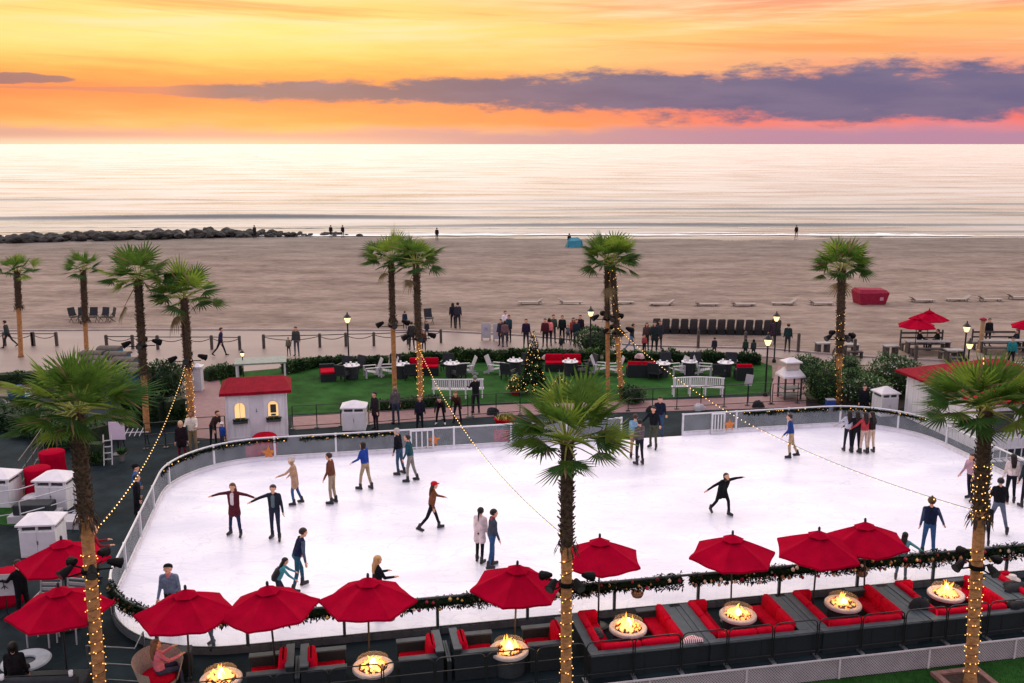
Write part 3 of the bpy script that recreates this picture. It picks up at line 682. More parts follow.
person('man in black sweater and grey jeans with legs astride right of the near lawn palm', at(996, 533), D(-12), 1.76, (20, 20, 24), (92, 100, 116), hair=(26, 22, 22), armL=(14, 14, 30), armR=(14, 12, 30), lean=7, legL=(8, 12, 12), legR=(-10, 12, 8), **kw)
person('woman in white sweater with long dark hair seen from behind at the far right', at(1009, 503), D(-8), 1.68, (216, 200, 194), (24, 26, 36), hair=(34, 24, 22), style='long', armL=(10, 4, 10), armR=(10, 4, 10), legL=(4, 3, 4), legR=(-2, 3, 4), **kw)
person('skater in dark coat cut by the right edge of the photo', at(1025, 508), D(0), 1.74, (44, 50, 56), (30, 32, 40), hair=(34, 26, 22), **kw)
person('child in dark clothes beside the man with legs astride', at(984, 546), D(-10), 1.34, (24, 24, 30), (26, 28, 36), hair=(26, 20, 20), **kw)
# backpack of the crouching child
c = Vector(at(279, 606)); r = thing('backpack', 'small dark backpack worn by the crouching child in teal', 'backpack', (c.x+.13, c.y+.03, ICEZ+.80), D(-75)); m = MB(); m.rbox((0, -.16, .12), (.26, .16, .36), .06, tilt=('X', -.55)); m.build('bag', BLK, r, True); m = MB(); m.tube([(-.09, -.12, .3), (-.09, .0, .28), (-.09, .02, .1)], .014, 5); m.build('strap', BLK, r)

# ------------------------------------------------------------------ onlookers
kw = dict(group='onlookers round the rink', fine=False)
person('man in cream sweatshirt and khaki trousers looking down beside the kiosk', at(194, 454, 0), D(182), 1.78, (214, 204, 188), (134, 116, 86), hair=(24, 20, 20), skin=2, armL=(12, 30, 70), armR=(12, 30, 70), head=(0, -28), lean=5, **kw)
person('blond woman in black and dark red left of the man in cream', at(183, 461, 0), D(200), 1.62, (32, 22, 28), (90, 30, 42), hair=(196, 162, 130), style='long', coat=True, **kw)
person('person in blue jacket and black cap beside the left bend of the barrier', at(138, 513, 0), D(-80), 1.70, (40, 92, 150), (22, 24, 32), hair=(22, 18, 18), hat=('cap', (20, 20, 26)), **kw)
person('person in black standing just in front of the blue jacket at the left bend', at(139, 522, 0), D(-70), 1.62, (20, 20, 26), (22, 22, 26), hair=(28, 22, 20), coat=True, shoe=(150, 40, 50), **kw)
person('child in blue with pale hat in front of the kiosk', at(223, 450, 0), D(-30), 1.15, (34, 66, 140), (60, 62, 80), hair=(120, 90, 60), hat=('beanie', (224, 214, 208)), **kw)
person('person in dark brown bending at the fence left of the kiosk', at(214, 446, 0), D(-120), 1.62, (62, 46, 42), (34, 36, 44), hair=(30, 24, 22), lean=34, head=(0, -10), armL=(8, 30, 30), armR=(8, 30, 30), **kw)
person('person in dark jacket with pinkish shirt at the fence right of the white cabinet', at(376, 430, 0), D(140), 1.70, (44, 34, 42), (40, 32, 40), hair=(30, 24, 22), coat=True, **kw)
person('person in grey jacket at the fence below the unlit lawn palm', at(396, 424, 0), D(20), 1.68, (88, 82, 84), (54, 60, 76), hair=(130, 108, 92), style='bob', **kw)
person('person in dark navy at the fence below the lit lawn palm', at(420, 432, 0), D(200), 1.60, (28, 28, 42), (28, 30, 40), hair=(120, 80, 52), style='bob', **kw)
person('person in white shoes bending to lace skates behind the back barrier', at(441, 423, 0), D(178), 1.68, (54, 46, 46), (22, 22, 26), hair=(36, 28, 26), lean=62, head=(0, 10), armL=(8, 45, 10), armR=(8, 45, 10), legL=(30, 8, 35), legR=(30, 8, 35), shoe=(224, 220, 222), **kw)
person('person in brown leaning forward right of the one lacing skates', at(458, 422, 0), D(170), 1.68, (72, 50, 40), (26, 28, 36), hair=(110, 70, 44), style='long', lean=45, armL=(8, 40, 20), armR=(8, 40, 20), legL=(20, 6, 30), legR=(20, 6, 30), **kw)
person('grey-haired man in black standing in front of the left curved bench', at(476, 413, 0), D(25), 1.74, (24, 24, 30), (30, 32, 42), hair=(120, 114, 112), lean=8, armL=(10, 40, 60), armR=(10, 40, 60), **kw)
person('man in navy and jeans on the deck at the gate gap', at(659, 437, 0), D(170), 1.76, (26, 32, 50), (56, 78, 108), hair=(30, 26, 26), armL=(10, 20, 50), armR=(10, 20, 50), **kw)
person('person in black behind the four huddled girls outside the barrier', at(862, 420, 0), D(180), 1.62, (22, 22, 30), (24, 24, 32), hair=(24, 20, 20), **kw)
person('person in black leaning at the left edge behind the music stand', at(25, 622, 0), D(60), 1.70, (20, 20, 24), (22, 22, 26), hair=(24, 20, 20), armL=(14, 40, 50), armR=(14, 40, 50), **kw)
person('bald person in dark red top behind the farther left umbrella', at(97, 582, 0), D(-60), 1.66, (130, 28, 40), (30, 32, 40), hair=(190, 140, 116), armL=(10, 30, 60), armR=(10, 30, 60), **kw)
person('woman in pink sweater with brown hair seated in the round wicker chair', at(161, 691, 0), D(-50), 1.66, (206, 112, 122), (60, 60, 76), hair=(120, 84, 58), style='long', sit=.54, legL=(86, 6, 80), legR=(86, 6, 80), armL=(10, 40, 60), armR=(10, 40, 60), head=(0, -15), lean=-4)
person('dark-haired person seated on the dark sofa in the lower left corner', at(18, 696, 0), D(10), 1.66, (28, 24, 26), (26, 28, 34), hair=(30, 22, 20), style='bob', sit=.56, legL=(86, 6, 80), legR=(86, 6, 80), lean=2)
# promenade
kw = dict(group='people on the promenade', fine=False)
pz = .012
for x, y, f, h, tp, pt, hs, lb, ex in (
    (9, 348, 95, 1.74, (26, 40, 40), (24, 26, 32), 'short', 'person in dark green walking on the promenade beside the leftmost palm', stride), (221, 356, -85, 1.72, (30, 34, 48), (26, 28, 38), 'short', 'person in dark blue walking on the promenade left of the kiosk lamp', stride),
    (289, 356, 185, 1.10, (70, 66, 72), (60, 56, 62), 'short', 'small child walking beside an adult on the promenade above the kiosk', {}), (297, 356, 175, 1.74, (46, 46, 54), (52, 54, 62), 'short', 'adult in grey walking with a small child on the promenade above the kiosk', {}),
    (453, 328, 0, 1.70, (28, 28, 34), (30, 30, 36), 'long', 'person in black on the sand edge, left of a close couple', {}), (458, 329, 10, 1.78, (26, 26, 32), (30, 30, 38), 'short', 'person in black on the sand edge, right of a close couple', {}),
    (412, 350, 20, 1.72, (24, 28, 32), (26, 28, 32), 'short', 'person in black on the promenade between the lawn palms', {}), (405, 329, 0, 1.2, (30, 36, 56), (30, 32, 44), 'short', 'child in navy behind the chain fence left of the lit lawn palm', {}), (427, 338, 180, 1.1, (30, 30, 40), (30, 32, 40), 'short', 'child in dark coat right of the lit lawn palm on the promenade', {}), (424, 352, 180, 1.3, (60, 34, 32), (30, 30, 36), 'bob', 'person in dark red low behind the hedge at the lit lawn palm', {}),
    (505, 338, -150, 1.76, (210, 190, 192), (36, 38, 46), 'short', 'person in white shirt behind the board signs', {}), (509, 342, 150, 1.70, (30, 34, 44), (34, 36, 44), 'short', 'person in dark coat close to the white shirt behind the signs', {}), (501, 346, 160, 1.66, (26, 30, 40), (26, 28, 34), 'long', 'person in dark long coat in front of the board signs', {'coat': True}),
    (505, 347, 10, 1.62, (96, 66, 58), (60, 56, 62), 'bob', 'person in brown beside the dark long coat at the signs', {}), (526, 348, 180, 1.78, (22, 24, 28), (22, 24, 30), 'short', 'man in black left of the Christmas tree tip on the promenade', {}), (545, 347, 170, 1.76, (70, 24, 34), (22, 24, 30), 'short', 'person in dark red just right of the Christmas tree tip', {}),
    (549, 346, 0, 1.72, (180, 92, 96), (24, 26, 34), 'bob', 'person in coral pink behind the dark red one by the Christmas tree', {}), (553, 343, 200, 1.78, (44, 50, 48), (48, 50, 54), 'short', 'tall person in grey-green behind the coral pink one', {}), (562, 343, 180, 1.74, (22, 24, 28), (24, 26, 30), 'short', 'man in black standing alone mid-crowd on the promenade', {}),
    (568, 343, 180, 1.15, (70, 76, 86), (60, 62, 70), 'short', 'child in grey beside the man in black in the crowd', {}), (573, 345, 190, 1.70, (112, 52, 50), (30, 32, 40), 'bob', 'person in rust red left of the lamp in the crowd', {}), (580, 343, 170, 1.76, (22, 24, 26), (22, 24, 28), 'short', 'man in black next to the lamp in the crowd', {'coat': True}), (576, 346, 185, 1.66, (28, 30, 36), (28, 28, 34), 'long', 'woman in dark coat between the rust red and the lamp', {'coat': True}),
    (561, 352, 180, 1.0, (22, 24, 28), (24, 24, 28), 'short', 'small child in black at the hedge below the crowd', {}),
    (631, 351, -80, 1.70, (28, 34, 44), (74, 96, 120), 'short', 'person in dark jacket and jeans walking right of the touching palms', stride), (646, 350, 180, 1.66, (50, 34, 34), (30, 30, 36), 'bob', 'person in dark brown at the left of the cluster right of the touching palms', {}), (654, 351, 170, 1.76, (24, 26, 30), (26, 28, 32), 'short', 'man in black at the middle of the cluster right of the touching palms', {'coat': True}), (659, 349, 200, 1.74, (30, 30, 36), (30, 30, 36), 'long', 'person in dark coat at the right of the cluster right of the touching palms', {'coat': True}), (644, 353, 180, 1.1, (120, 52, 48), (36, 34, 40), 'short', 'child in red-brown at the foot of the cluster on the promenade', {}),
    (714, 357, 0, 1.15, (28, 32, 34), (30, 32, 34), 'short', 'person in dark top low behind the hedge, alone right of the crowd', {}), (745, 359, 0, 1.2, (26, 34, 36), (28, 30, 32), 'bob', 'left person of the couple behind the hedge at the right', {}), (753, 359, 0, 1.15, (30, 36, 40), (28, 30, 34), 'bob', 'right person of the couple behind the hedge at the right', {}),
    (787, 352, -20, 1.70, (22, 34, 34), (24, 28, 30), 'short', 'person in dark green walking right of the lamp pair', {}), (772, 345, 20, 1.6, (32, 34, 40), (30, 32, 38), 'bob', 'person in dark coat behind the tall lamp of the pair', {'coat': True})):
    tp = tuple(min(255, int(q*1.15+(x*37+q*5) % 26)) for q in tp); pt = tuple(min(255, int(q*1.1+(x*53) % 24)) for q in pt)
    person(lb, at(x, y, pz), D(f), h, tp, pt, hair=((30, 24, 22), (60, 44, 34), (24, 20, 20))[x % 3], style=hs, **{**kw, **ex})
kw['group'] = 'people on the beach'
sit = dict(sit=.50, legL=(86, 6, 80), legR=(86, 6, 80), armL=(10, 35, 50), armR=(10, 35, 50))
for x, y, f, tp, lb, ex in ((918, 350, -85, (22, 26, 28), 'dark-clothed person seated at the bench table below the beach umbrellas, left', sit), (937, 350, 85, (24, 28, 30), 'dark-clothed person seated at the bench table below the beach umbrellas, right', sit), (987, 346, 180, (24, 26, 30), 'person in black standing at the bench table by the patio heater', {}), (1016, 350, 90, (26, 34, 44), 'person in navy seated at the bench table at the right edge', sit), (1010, 368, 160, (40, 120, 124), 'person in turquoise between the pavilion and the right bench table', {}),
                        (437, 241, 0, (30, 30, 36), 'lone person at the water, above the palms of the lawn', {}), (331, 238, 0, (28, 28, 32), 'person at the end of the rock jetty, left of two', {}), (343, 238, 30, (28, 28, 34), 'person at the end of the rock jetty, right of two', {}), (796, 238, 0, (30, 28, 34), 'lone person at the water on the right', {}), (569, 247.5, -30, (30, 26, 32), 'person in dark clothes beside the turquoise beach tent', {}), (255, 238, 40, (40, 38, 40), 'person on the rock jetty at the left', {})):
    z = -.03 if y > 300 else -.42
    person(lb, at(x, y, z), D(f), 1.72, tp, (28, 30, 36), hair=(30, 24, 22), **{**kw, **ex})
for o in [x for x in SC.objects if x.type == 'MESH' and x.name.startswith('tmp')]: bpy.data.objects.remove(o)
# ------------------------------------------------------------------ fan palms
BARK = M('palm_bark', (.38, .170, .062), .9, .3, 7, .6, bscale=30, stretch=(1, 1, 2.2), hue=(.60, .30, .115))
BOOTM = M('palm_leaf_bases', (.060, .040, .026), .95, .45, 14, .5, hue=(.12, .080, .048))
FROND = [M('frond_green', (.058, .135, .020), .6, .35, 5, hue=(.118, .215, .032), spec=.12), M('frond_deep_green', (.042, .110, .022), .6, .3, 5, spec=.15), M('frond_lime', (.19, .28, .036), .6, .3, 5, spec=.15), M('frond_dry', (.20, .15, .075), .8, .3, 6), M('palm_stalk', (.26, .28, .055), .5, .3, 6)]
for m_ in FROND[:4]:   # thin blades let light through
    nt_ = m_.node_tree; b_ = nt_.nodes['Principled BSDF']; t_ = nt_.nodes.new('ShaderNodeBsdfTranslucent'); x_ = nt_.nodes.new('ShaderNodeMixShader'); x_.inputs[0].default_value = .5
    nt_.links.new(b_.inputs['Base Color'].links[0].from_socket, t_.inputs[0]); nt_.links.new(b_.outputs[0], x_.inputs[1]); nt_.links.new(t_.outputs[0], x_.inputs[2]); nt_.links.new(x_.outputs[0], nt_.nodes['Material Output'].inputs[0])
def palm(label, base, top, crown_r, r0, r1, boots, seed, nleaf=32, dead=1, lean=(0, 0), nseg=17, group='fan palms along the beach front', bendy=0):
    """base: foot; top: height of the crown's heart above the foot; boots: share of the trunk still covered with old leaf bases"""
    rg = random.Random(seed)
    root = thing('palm_tree', label, 'palm tree', base, 0, group)
    n = 26; pts = []; rs = []
    for i in range(n+1):
        t = i/n; z = top*t
        pts.append(Vector((lean[0]*t+bendy*math.sin(PI*t), lean[1]*t, z)))
        rs.append((r0*1.35 if i == 0 else r0*(1-t)+r1*t)*(1+.03*rg.uniform(-1, 1)))
    tr = MB(); tr.tube(pts, rs, 14); tr.build('trunk', BARK, root, True)
    def at(t): x = t*n; i = min(n-1, int(x)); return pts[i].lerp(pts[i+1], x-i)
    # shaggy leaf bases
    bb = MB(); zb = 1-boots; rows = int(top*boots/.085)
    core = [at(zb+boots*i/12) for i in range(13)]
    bb.tube(core, [r1*(1.0+.12*min(1, i/2.0))+.01*rg.uniform(-1, 1) for i in range(13)], 12)
    for k in range(rows):
        t = zb+boots*(k+.3)/rows; p = at(min(1, t))
        for j in range(9):
            a = 2*PI*(j/9+k*.382)+rg.uniform(-.2, .2); d = Vector((math.cos(a), math.sin(a), 0))
            q = p+d*r1*1.12+Vector((0, 0, rg.uniform(-.05, .05))); l = rg.uniform(.05, .12)
            s = Vector((-d.y, d.x, 0))*rg.uniform(.03, .055); e = q+d*l*rg.uniform(.35, .8)+Vector((0, 0, l*rg.uniform(.3, .9)))
            th_ = Vector((0, 0, -.025))
            bb.add([q-s, q+s, e+s*.6, e-s*.6, q+th_, e+th_], [(0, 1, 2, 3), (1, 4, 5, 2), (4, 0, 3, 5), (2, 5, 3)])
        if k < 3:
            for j in range(12):
                a = rg.uniform(0, 2*PI); d = Vector((math.cos(a), math.sin(a), 0)); q = p+d*r1*1.5
                bb.leaf(q, d*.4+Vector((0, 0, -1)), rg.uniform(.15, .35), .05)
    bb.build('leaf_bases', BOOTM, root)
    # crown of fan leaves
    cr = MB(); H = at(1.0)
    up = Vector((0, 0, 1))
    for k in range(nleaf+dead):
        isdead = k >= nleaf
        f = k/max(1, nleaf-1)
        e = math.asin(max(-.5, min(.99, .99-1.17*f)))+rad(rg.uniform(-9, 9)) if not isdead else rad(rg.uniform(-72, -45))
        a = k*2.39996+rg.uniform(-.3, .3)
        d = Vector((math.cos(a)*math.cos(e), math.sin(a)*math.cos(e), math.sin(e)))
        pl = crown_r*rg.uniform(.36, .72)*(.85 if e > 1.1 else 1); fr = crown_r*rg.uniform(.46, .62)*(1+.24*max(0, math.sin(e)))*(.8 if isdead else 1)
        p0 = H+Vector((d.x, d.y, 0))*r1*.8+up*(-.25*(1-f) if not isdead else -.15)*0+up*(rg.uniform(-.1, .12) if not isdead else -.2)
        sagd = .04+.10*math.cos(e)
        p1 = p0+d*pl*.5; p2 = p0+d*pl-up*sagd*pl*.5
        cr.tube([p0, p1, p2], [.024, .017, .011], 5, 4 if not isdead else 3)
        d2 = (p2-p1).normalized(); s = d2.cross(up)
        s = s.normalized() if s.length > .1 else Vector((math.cos(a+1.5), math.sin(a+1.5), 0))
        roll = rg.uniform(-.5, .5); s = (Matrix.Rotation(roll, 3, d2) @ s); nn = s.cross(d2).normalized()
        mi = 3 if isdead else (1 if f > .45 and rg.random() < .55 else (2 if rg.random() < .22 else 0))
        spread = rad(rg.uniform(78, 104)); dr = rg.uniform(-.03, .10) if not isdead else rg.uniform(.2, .5)
        w = spread/nseg
        fold = rg.uniform(.05, .25)
        for j in range(nseg):
            ang = -spread+2*spread*(j+.5)/nseg
            L_ = fr*(1-.22*abs(ang/spread)**2)*rg.uniform(.82, 1.10)
            def pt(r, an, lift=0.0, dp=dr):
                v = d2*math.cos(an)+s*math.sin(an)
                q = p2+v*r+nn*(lift-fold*abs(math.sin(an))*r); q.z -= dp*fr*(r/fr)**2.2
                return q
            hub = p2; r5 = L_*.49; r8 = L_*.78
            a0, a1, ac = ang-w*.98, ang+w*.98, ang
            m0, mc, m1 = pt(r5, a0), pt(r5, ac, .022*fr), pt(r5, a1)
            q0, q1 = pt(r8, ac-w*.34, 0, dr*1.05), pt(r8, ac+w*.34, 0, dr*1.05)
            tip = pt(L_, ac+rg.uniform(-.03, .03), 0, dr*(1.15+rg.uniform(0, .35)))
            mm = mi if rg.random() > .06 or isdead else 3
            cr.add([hub, m0, mc, m1, q0, q1, tip], [(0, 1, 2), (0, 2, 3), (1, 4, 2), (2, 4, 5), (2, 5, 3), (4, 6, 5)], mm)
    # hanging threads of dry leaf
    for k in range(dead*3):
        a = rg.uniform(0, 2*PI); q = H+Vector((math.cos(a)*r1*1.5, math.sin(a)*r1*1.5, rg.uniform(-.3, 0)))
        cr.leaf(q, Vector((math.cos(a)*.5, math.sin(a)*.5, -1)), crown_r*rg.uniform(.25, .5), .04, 3)
    cr.build('crown', FROND, root)
    return root
PAL = {}
def palm_at(key, label, fx, fy, cx, cy, R_, r0, r1, boots, seed, z=0, **kw):
    b = G(fx, fy, z); v = 341.5-cy
    tz = CAMH-b.y*(FPX*SP-v*CP)/(FPX*CP+v*SP)
    t = (CAMH-tz)/(FPX*SP-v*CP); X = t*(cx-512)
    PAL[key] = (b, tz, X-b.x)
    palm(label, tuple(b), tz-z, R_, r0, r1, boots, seed, lean=(X-b.x, 0), **kw)
NEARZ = -.56
palm_at('A', 'tall fan palm by the left edge with broad dark green crown over the umbrellas', 103, 720, 77, 412, 1.38, .135, .135, .34, 11, NEARZ, nleaf=38, dead=0, nseg=20)
palm_at('B', 'light-wrapped fan palm in front of the lounges at the centre, bright green crown', 566, 712, 567, 441, 1.32, .125, .125, .38, 12, NEARZ, nleaf=38, dead=0, nseg=20)
palm_at('C', 'light-wrapped fan palm in a brick-edged bed on the near lawn at the right', 970, 686, 986, 410, 1.40, .135, .135, .38, 33, NEARZ, nleaf=34, dead=0, nseg=20)
palm_at('D', 'slender palm beside the blue beach chairs, taller of the pair left of the kiosk', 147, 432, 138, 279, 1.50, .13, .14, .62, 14, nleaf=28)
palm_at('E', 'palm left of the kiosk with glowing wrapped trunk, shorter of its pair', 192, 428, 184, 298, 1.62, .13, .15, .52, 15, nleaf=28)
palm_at('F', 'leftmost palm, standing in a round dark bed on the promenade', 21, 357, 17, 271, 1.15, .13, .15, .42, 16, nleaf=20, dead=0)
palm_at('G', 'thin palm on the promenade behind the big left palm crown', 87, 362, 83, 270, 1.15, .12, .14, .55, 17, nleaf=18, dead=0)
palm_at('H', 'palm on the lawn, unlit left one of the close pair', 395, 400, 391, 260, 1.35, .11, .12, .44, 18, nleaf=30)
palm_at('I', 'palm on the lawn with lit trunk, right one of the close pair', 421, 407, 416, 263, 1.30, .11, .13, .50, 19, nleaf=28)
palm_at('J', 'palm with lit trunk near the Christmas tree, right one of the two touching trunks', 622, 400, 612, 263, 1.45, .11, .12, .52, 20, nleaf=28)
palm_at('JJ', 'palm with plain trunk near the Christmas tree, left one of the two touching trunks', 608, 398, 607, 258, 1.30, .10, .11, .42, 21, nleaf=18)
palm_at('K', 'palm with lit trunk among the bushes at the right, behind the skaters', 838, 403, 842, 268, 1.45, .13, .16, .62, 22, nleaf=32)
def trunk_at(key, z):
    b, tz, lx = PAL[key]; return Vector((b.x+lx*(z-b.z)/(tz-b.z), b.y, z))

# ------------------------------------------------------------------ strings of lights
BULB = EM('warm_bulb', (1.0, .58, .17), 2.6); BULB2 = EM('soft_bulb', (1.0, .52, .12), 2.4); WIRE = M('black_wire', (.012, .012, .012), .6, .1)
bm_ = MB(); bm_.ball((0, 0, 0), .015, 6, 0, (1, 1, 1.2)); bulb_proto = bm_.build('bulb', BULB); BULB_ME = bulb_proto.data; bpy.data.objects.remove(bulb_proto)
bm_ = MB(); bm_.ball((0, 0, 0), .0135, 6); bulb_proto = bm_.build('bulb', BULB2); BULB_SMALL = bulb_proto.data; bpy.data.objects.remove(bulb_proto)
def bulb(parent, p, me=None):
    o = bpy.data.objects.new('bulb', me or BULB_ME); COL.objects.link(o); o.parent = parent; o.location = p
def festoon(label, p0, p1, sag, n):
    p0, p1 = Vector(p0), Vector(p1)
    root = thing('festoon_lights', label, 'string lights', p0, 0, 'festoon strings between the palms')
    f = lambda t: (p1-p0)*t-Vector((0, 0, sag*4*t*(1-t)))
    w = MB(); w.tube([f(i/40) for i in range(41)], .007, 5); w.build('wire', WIRE, root)
    for i in range(n): bulb(root, f((i+.5)/n)-Vector((0, 0, .035)))
def wrap(key, label, z0, z1, pitch, n, rr, individual=True):
    b = trunk_at(key, z0)
    root = thing('trunk_lights', label, 'string lights', b, 0, 'light strings wound round palm trunks')
    turns = (z1-z0)/pitch; pts = []; m = int(turns*12)
    def f(t):
        z = z0+(z1-z0)*t; c = trunk_at(key, z)-b; a = 2*PI*turns*t
        r_ = rr[0]+(rr[1]-rr[0])*t
        return c+Vector((math.cos(a)*r_, math.sin(a)*r_, 0))
    w = MB(); w.tube([f(i/m) for i in range(m+1)], .006, 4)
    if individual:
        w.build('wire', WIRE, root)
        rj = random.Random(n)
        for i in range(n): bulb(root, f(min(.995, (i+.5+rj.uniform(-.45, .45))/n))+Vector((0, 0, rj.uniform(-.06, .06))), BULB_SMALL)
    else:
        w.build('wire', WIRE, root)
        k = MB()
        for i in range(n): k.ball(f((i+.5)/n), .026, 5)
        o = k.build('bulb', BULB2, root); o['kind'] = 'stuff'
wrap('A', 'small warm lights wound round the lower trunk of the big left palm', .2, 3.55, .26, 96, (.165, .165))
wrap('B', 'small warm lights wound round the smooth trunk of the centre palm', .0, 3.45, .30, 84, (.155, .155))
wrap('C', 'small warm lights wound round the lower trunk of the palm on the near lawn', -.3, 3.0, .24, 99, (.165, .165))
wrap('C', 'gold lights wound round the shaggy upper trunk of the palm on the near lawn', 3.7, 5.15, .2, 80, (.2, .2))
wrap('E', 'golden lights covering the trunk of the palm next to the kiosk', .1, 3.2, .3, 98, (.19, .19))
wrap('I', 'golden lights covering the trunk of the lawn palm above the curved bench', .1, 3.3, .3, 98, (.16, .16))
wrap('J', 'golden lights covering the right trunk of the touching palms', .1, 6.6, .4, 99, (.17, .2))
wrap('K', 'golden lights covering the trunk of the palm among the right bushes', .1, 4.6, .36, 97, (.19, .22))
festoon('string of warm bulbs hanging from the kiosk palm down to the big left palm', trunk_at('E', 3.1)+Vector((0, -.2, 0)), trunk_at('A', 3.95)+Vector((.05, .2, 0)), .75, 62)
festoon('string of warm bulbs crossing above the ice from the lawn palm to the centre palm', trunk_at('I', 3.0)+Vector((0, -.2, 0)), trunk_at('B', 3.75)+Vector((-.1, .2, 0)), .85, 74)
festoon('string of warm bulbs crossing the ice from the touching palms to the near lawn palm', trunk_at('J', 3.7)+Vector((0, -.2, 0)), trunk_at('C', 3.9)+Vector((-.1, .2, 0)), 1.0, 84)
# dark floodlights clamped round the trunks
FL = M('floodlight_black', (.008, .008, .009), .7, .2, spec=.08); LENS = M('floodlight_glass', (.06, .06, .06), .15, .1)
def floods(key, z, r, label, n=4, s=1.0):
    c = trunk_at(key, z); root = thing('floodlight_ring', label, 'floodlights', c, 0, 'floodlight clusters clamped to palms')
    m = MB(); m.lathe([(r, -.05), (r+.04, -.05), (r+.04, .05), (r, .05), (r, -.05)], (0, 0, 0), 16, cap=False)
    m.build('clamp', FL, root)
    for k in range(n):
        a = 2*PI*(k+.15)/n; d = Vector((math.cos(a), math.sin(a), 0)); q = d*(r+.34*s)+Vector((0, 0, .02+.05*math.sin(k*2.1)))
        m = MB(); m.tube([d*r, d*(r+.3*s)], .02, 6); m.tube([q, q+Vector((0, 0, .1*s))], .02, 6)
        aim = (d+Vector((0, .5 if d.y > -.2 else -.3, -.5))).normalized(); p = q+Vector((0, 0, .12*s))
        m.tube([p-aim*.14*s, p-aim*.02*s, p+aim*.10*s, p+aim*.16*s], [.05*s, .085*s, .10*s, .115*s], 10); m.tube([p+aim*.155*s, p+aim*.165*s], .10*s, 10, 1)
        m.build('floodlight', [FL, LENS], root)
floods('A', 3.12, .15, 'black floodlights clamped to the big left palm above the umbrellas', 5, 1.05)
floods('B', 2.65, .14, 'black floodlights clamped to the centre palm over the garland', 5, 1.0)
floods('C', 2.55, .14, 'black floodlights clamped to the near lawn palm at garland height', 4, 1.0)
for kx, yy, lb in (('D', 346, 'palm beside the blue beach chairs'), ('E', 361, 'palm next to the kiosk'), ('H', 326, 'unlit palm of the lawn pair'), ('I', 339, 'lit palm of the lawn pair'), ('JJ', 319, 'plain trunk of the touching palms'), ('J', 333, 'lit trunk of the touching palms'), ('K', 339, 'palm among the right bushes')):
    b, tz, lx = PAL[kx]; v = 341.5-yy; z = CAMH-b.y*(FPX*SP-v*CP)/(FPX*CP+v*SP)
    floods(kx, z, .17, 'dark floodlights clamped to the '+lb, 4, 1.25)
# ------------------------------------------------------------------ rink barriers
WPOST = M('white_aluminium', (.62, .62, .64), .35, .1, 5, metal=.3); DPOST = M('dark_green_steel', (.045, .06, .06), .4, .2, 5)
KICK = M('white_kickboard', (.72, .69, .73), .5, .12, 2); DKICK = M('grey_kickboard', (.10, .11, .12), .5, .2, 2)
PANEL = CLEAR('acrylic_panel', (.55, .58, .62), .13); PANEL2 = CLEAR('clear_acrylic_panel', (.7, .7, .74), .07)
per = rrect(0, 14); per.append(per[0])
def resample(p, step):
    d = [0]
    for a, b in zip(p[:-1], p[1:]): d.append(d[-1]+math.dist(a, b))
    n = max(1, round(d[-1]/step)); out = []; j = 0
    for i in range(n+1):
        t = d[-1]*i/n
        while j < len(d)-2 and d[j+1] < t: j += 1
        f = (t-d[j])/max(1e-9, d[j+1]-d[j]); out.append((p[j][0]+(p[j+1][0]-p[j][0])*f, p[j][1]+(p[j+1][1]-p[j][1])*f))
    return out
def barrier(label, pts, post_m, kick_m, panel_m, hgt, step, kh):
    root = thing('rink_barrier', label, 'barrier', R(*pts[0]), 0, 'barriers round the rink'); o = root.location
    W_ = [R(*q)-o for q in pts]
    k = MB()
    for zz, ww in ((kh/2+.004, .09),):
        for a, b in zip(W_[:-1], W_[1:]):
            d = b-a; k.box(((a.x+b.x)/2, (a.y+b.y)/2, zz), (d.length+.03, ww, kh), math.atan2(d.y, d.x))
    k.build('kickboard', kick_m, root)
    r = MB(); r.tube([p+Vector((0, 0, hgt)) for p in W_], .035, 6); r.tube([p+Vector((0, 0, kh+.03)) for p in W_], .022, 6); r.build('rail', post_m, root)
    st = resample(pts, step); S = [R(*q)-o for q in st]
    for i, p in enumerate(S):
        nb = S[min(i+1, len(S)-1)]-S[max(0, i-1)]
        b = MB(); b.box((0, 0, hgt/2), (.075, .06, hgt), math.atan2(nb.y, nb.x)); b.box((0, 0, hgt+.01), (.09, .075, .05), math.atan2(nb.y, nb.x)); b.build('post', post_m, root, loc=p)
    for a, b in zip(st[:-1], st[1:]):
        m = MB(); sub = []
        # follow the barrier between two posts
        ia = [q for q in pts]
        def param(q): return min(range(len(pts)), key=lambda i: math.dist(pts[i], q))
        i0, i1 = param(a), param(b); path = [a]+[pts[i] for i in range(min(i0, i1)+1, max(i0, i1))]+[b]
        if math.dist(path[0], path[-1]) > 6 or len(path) > 40: path = [a, b]
        P_ = [R(*q)-o for q in path]
        for x, y in zip(P_[:-1], P_[1:]):
            d = y-x; m.box(((x.x+y.x)/2, (x.y+y.y)/2, (kh+.05+hgt-.05)/2), (max(.01, d.length-.0), .012, hgt-kh-.10), math.atan2(d.y, d.x))
        m.build('panel', panel_m, root)
    return root
def seg(p, cond): return [q for q in p if cond(q)]
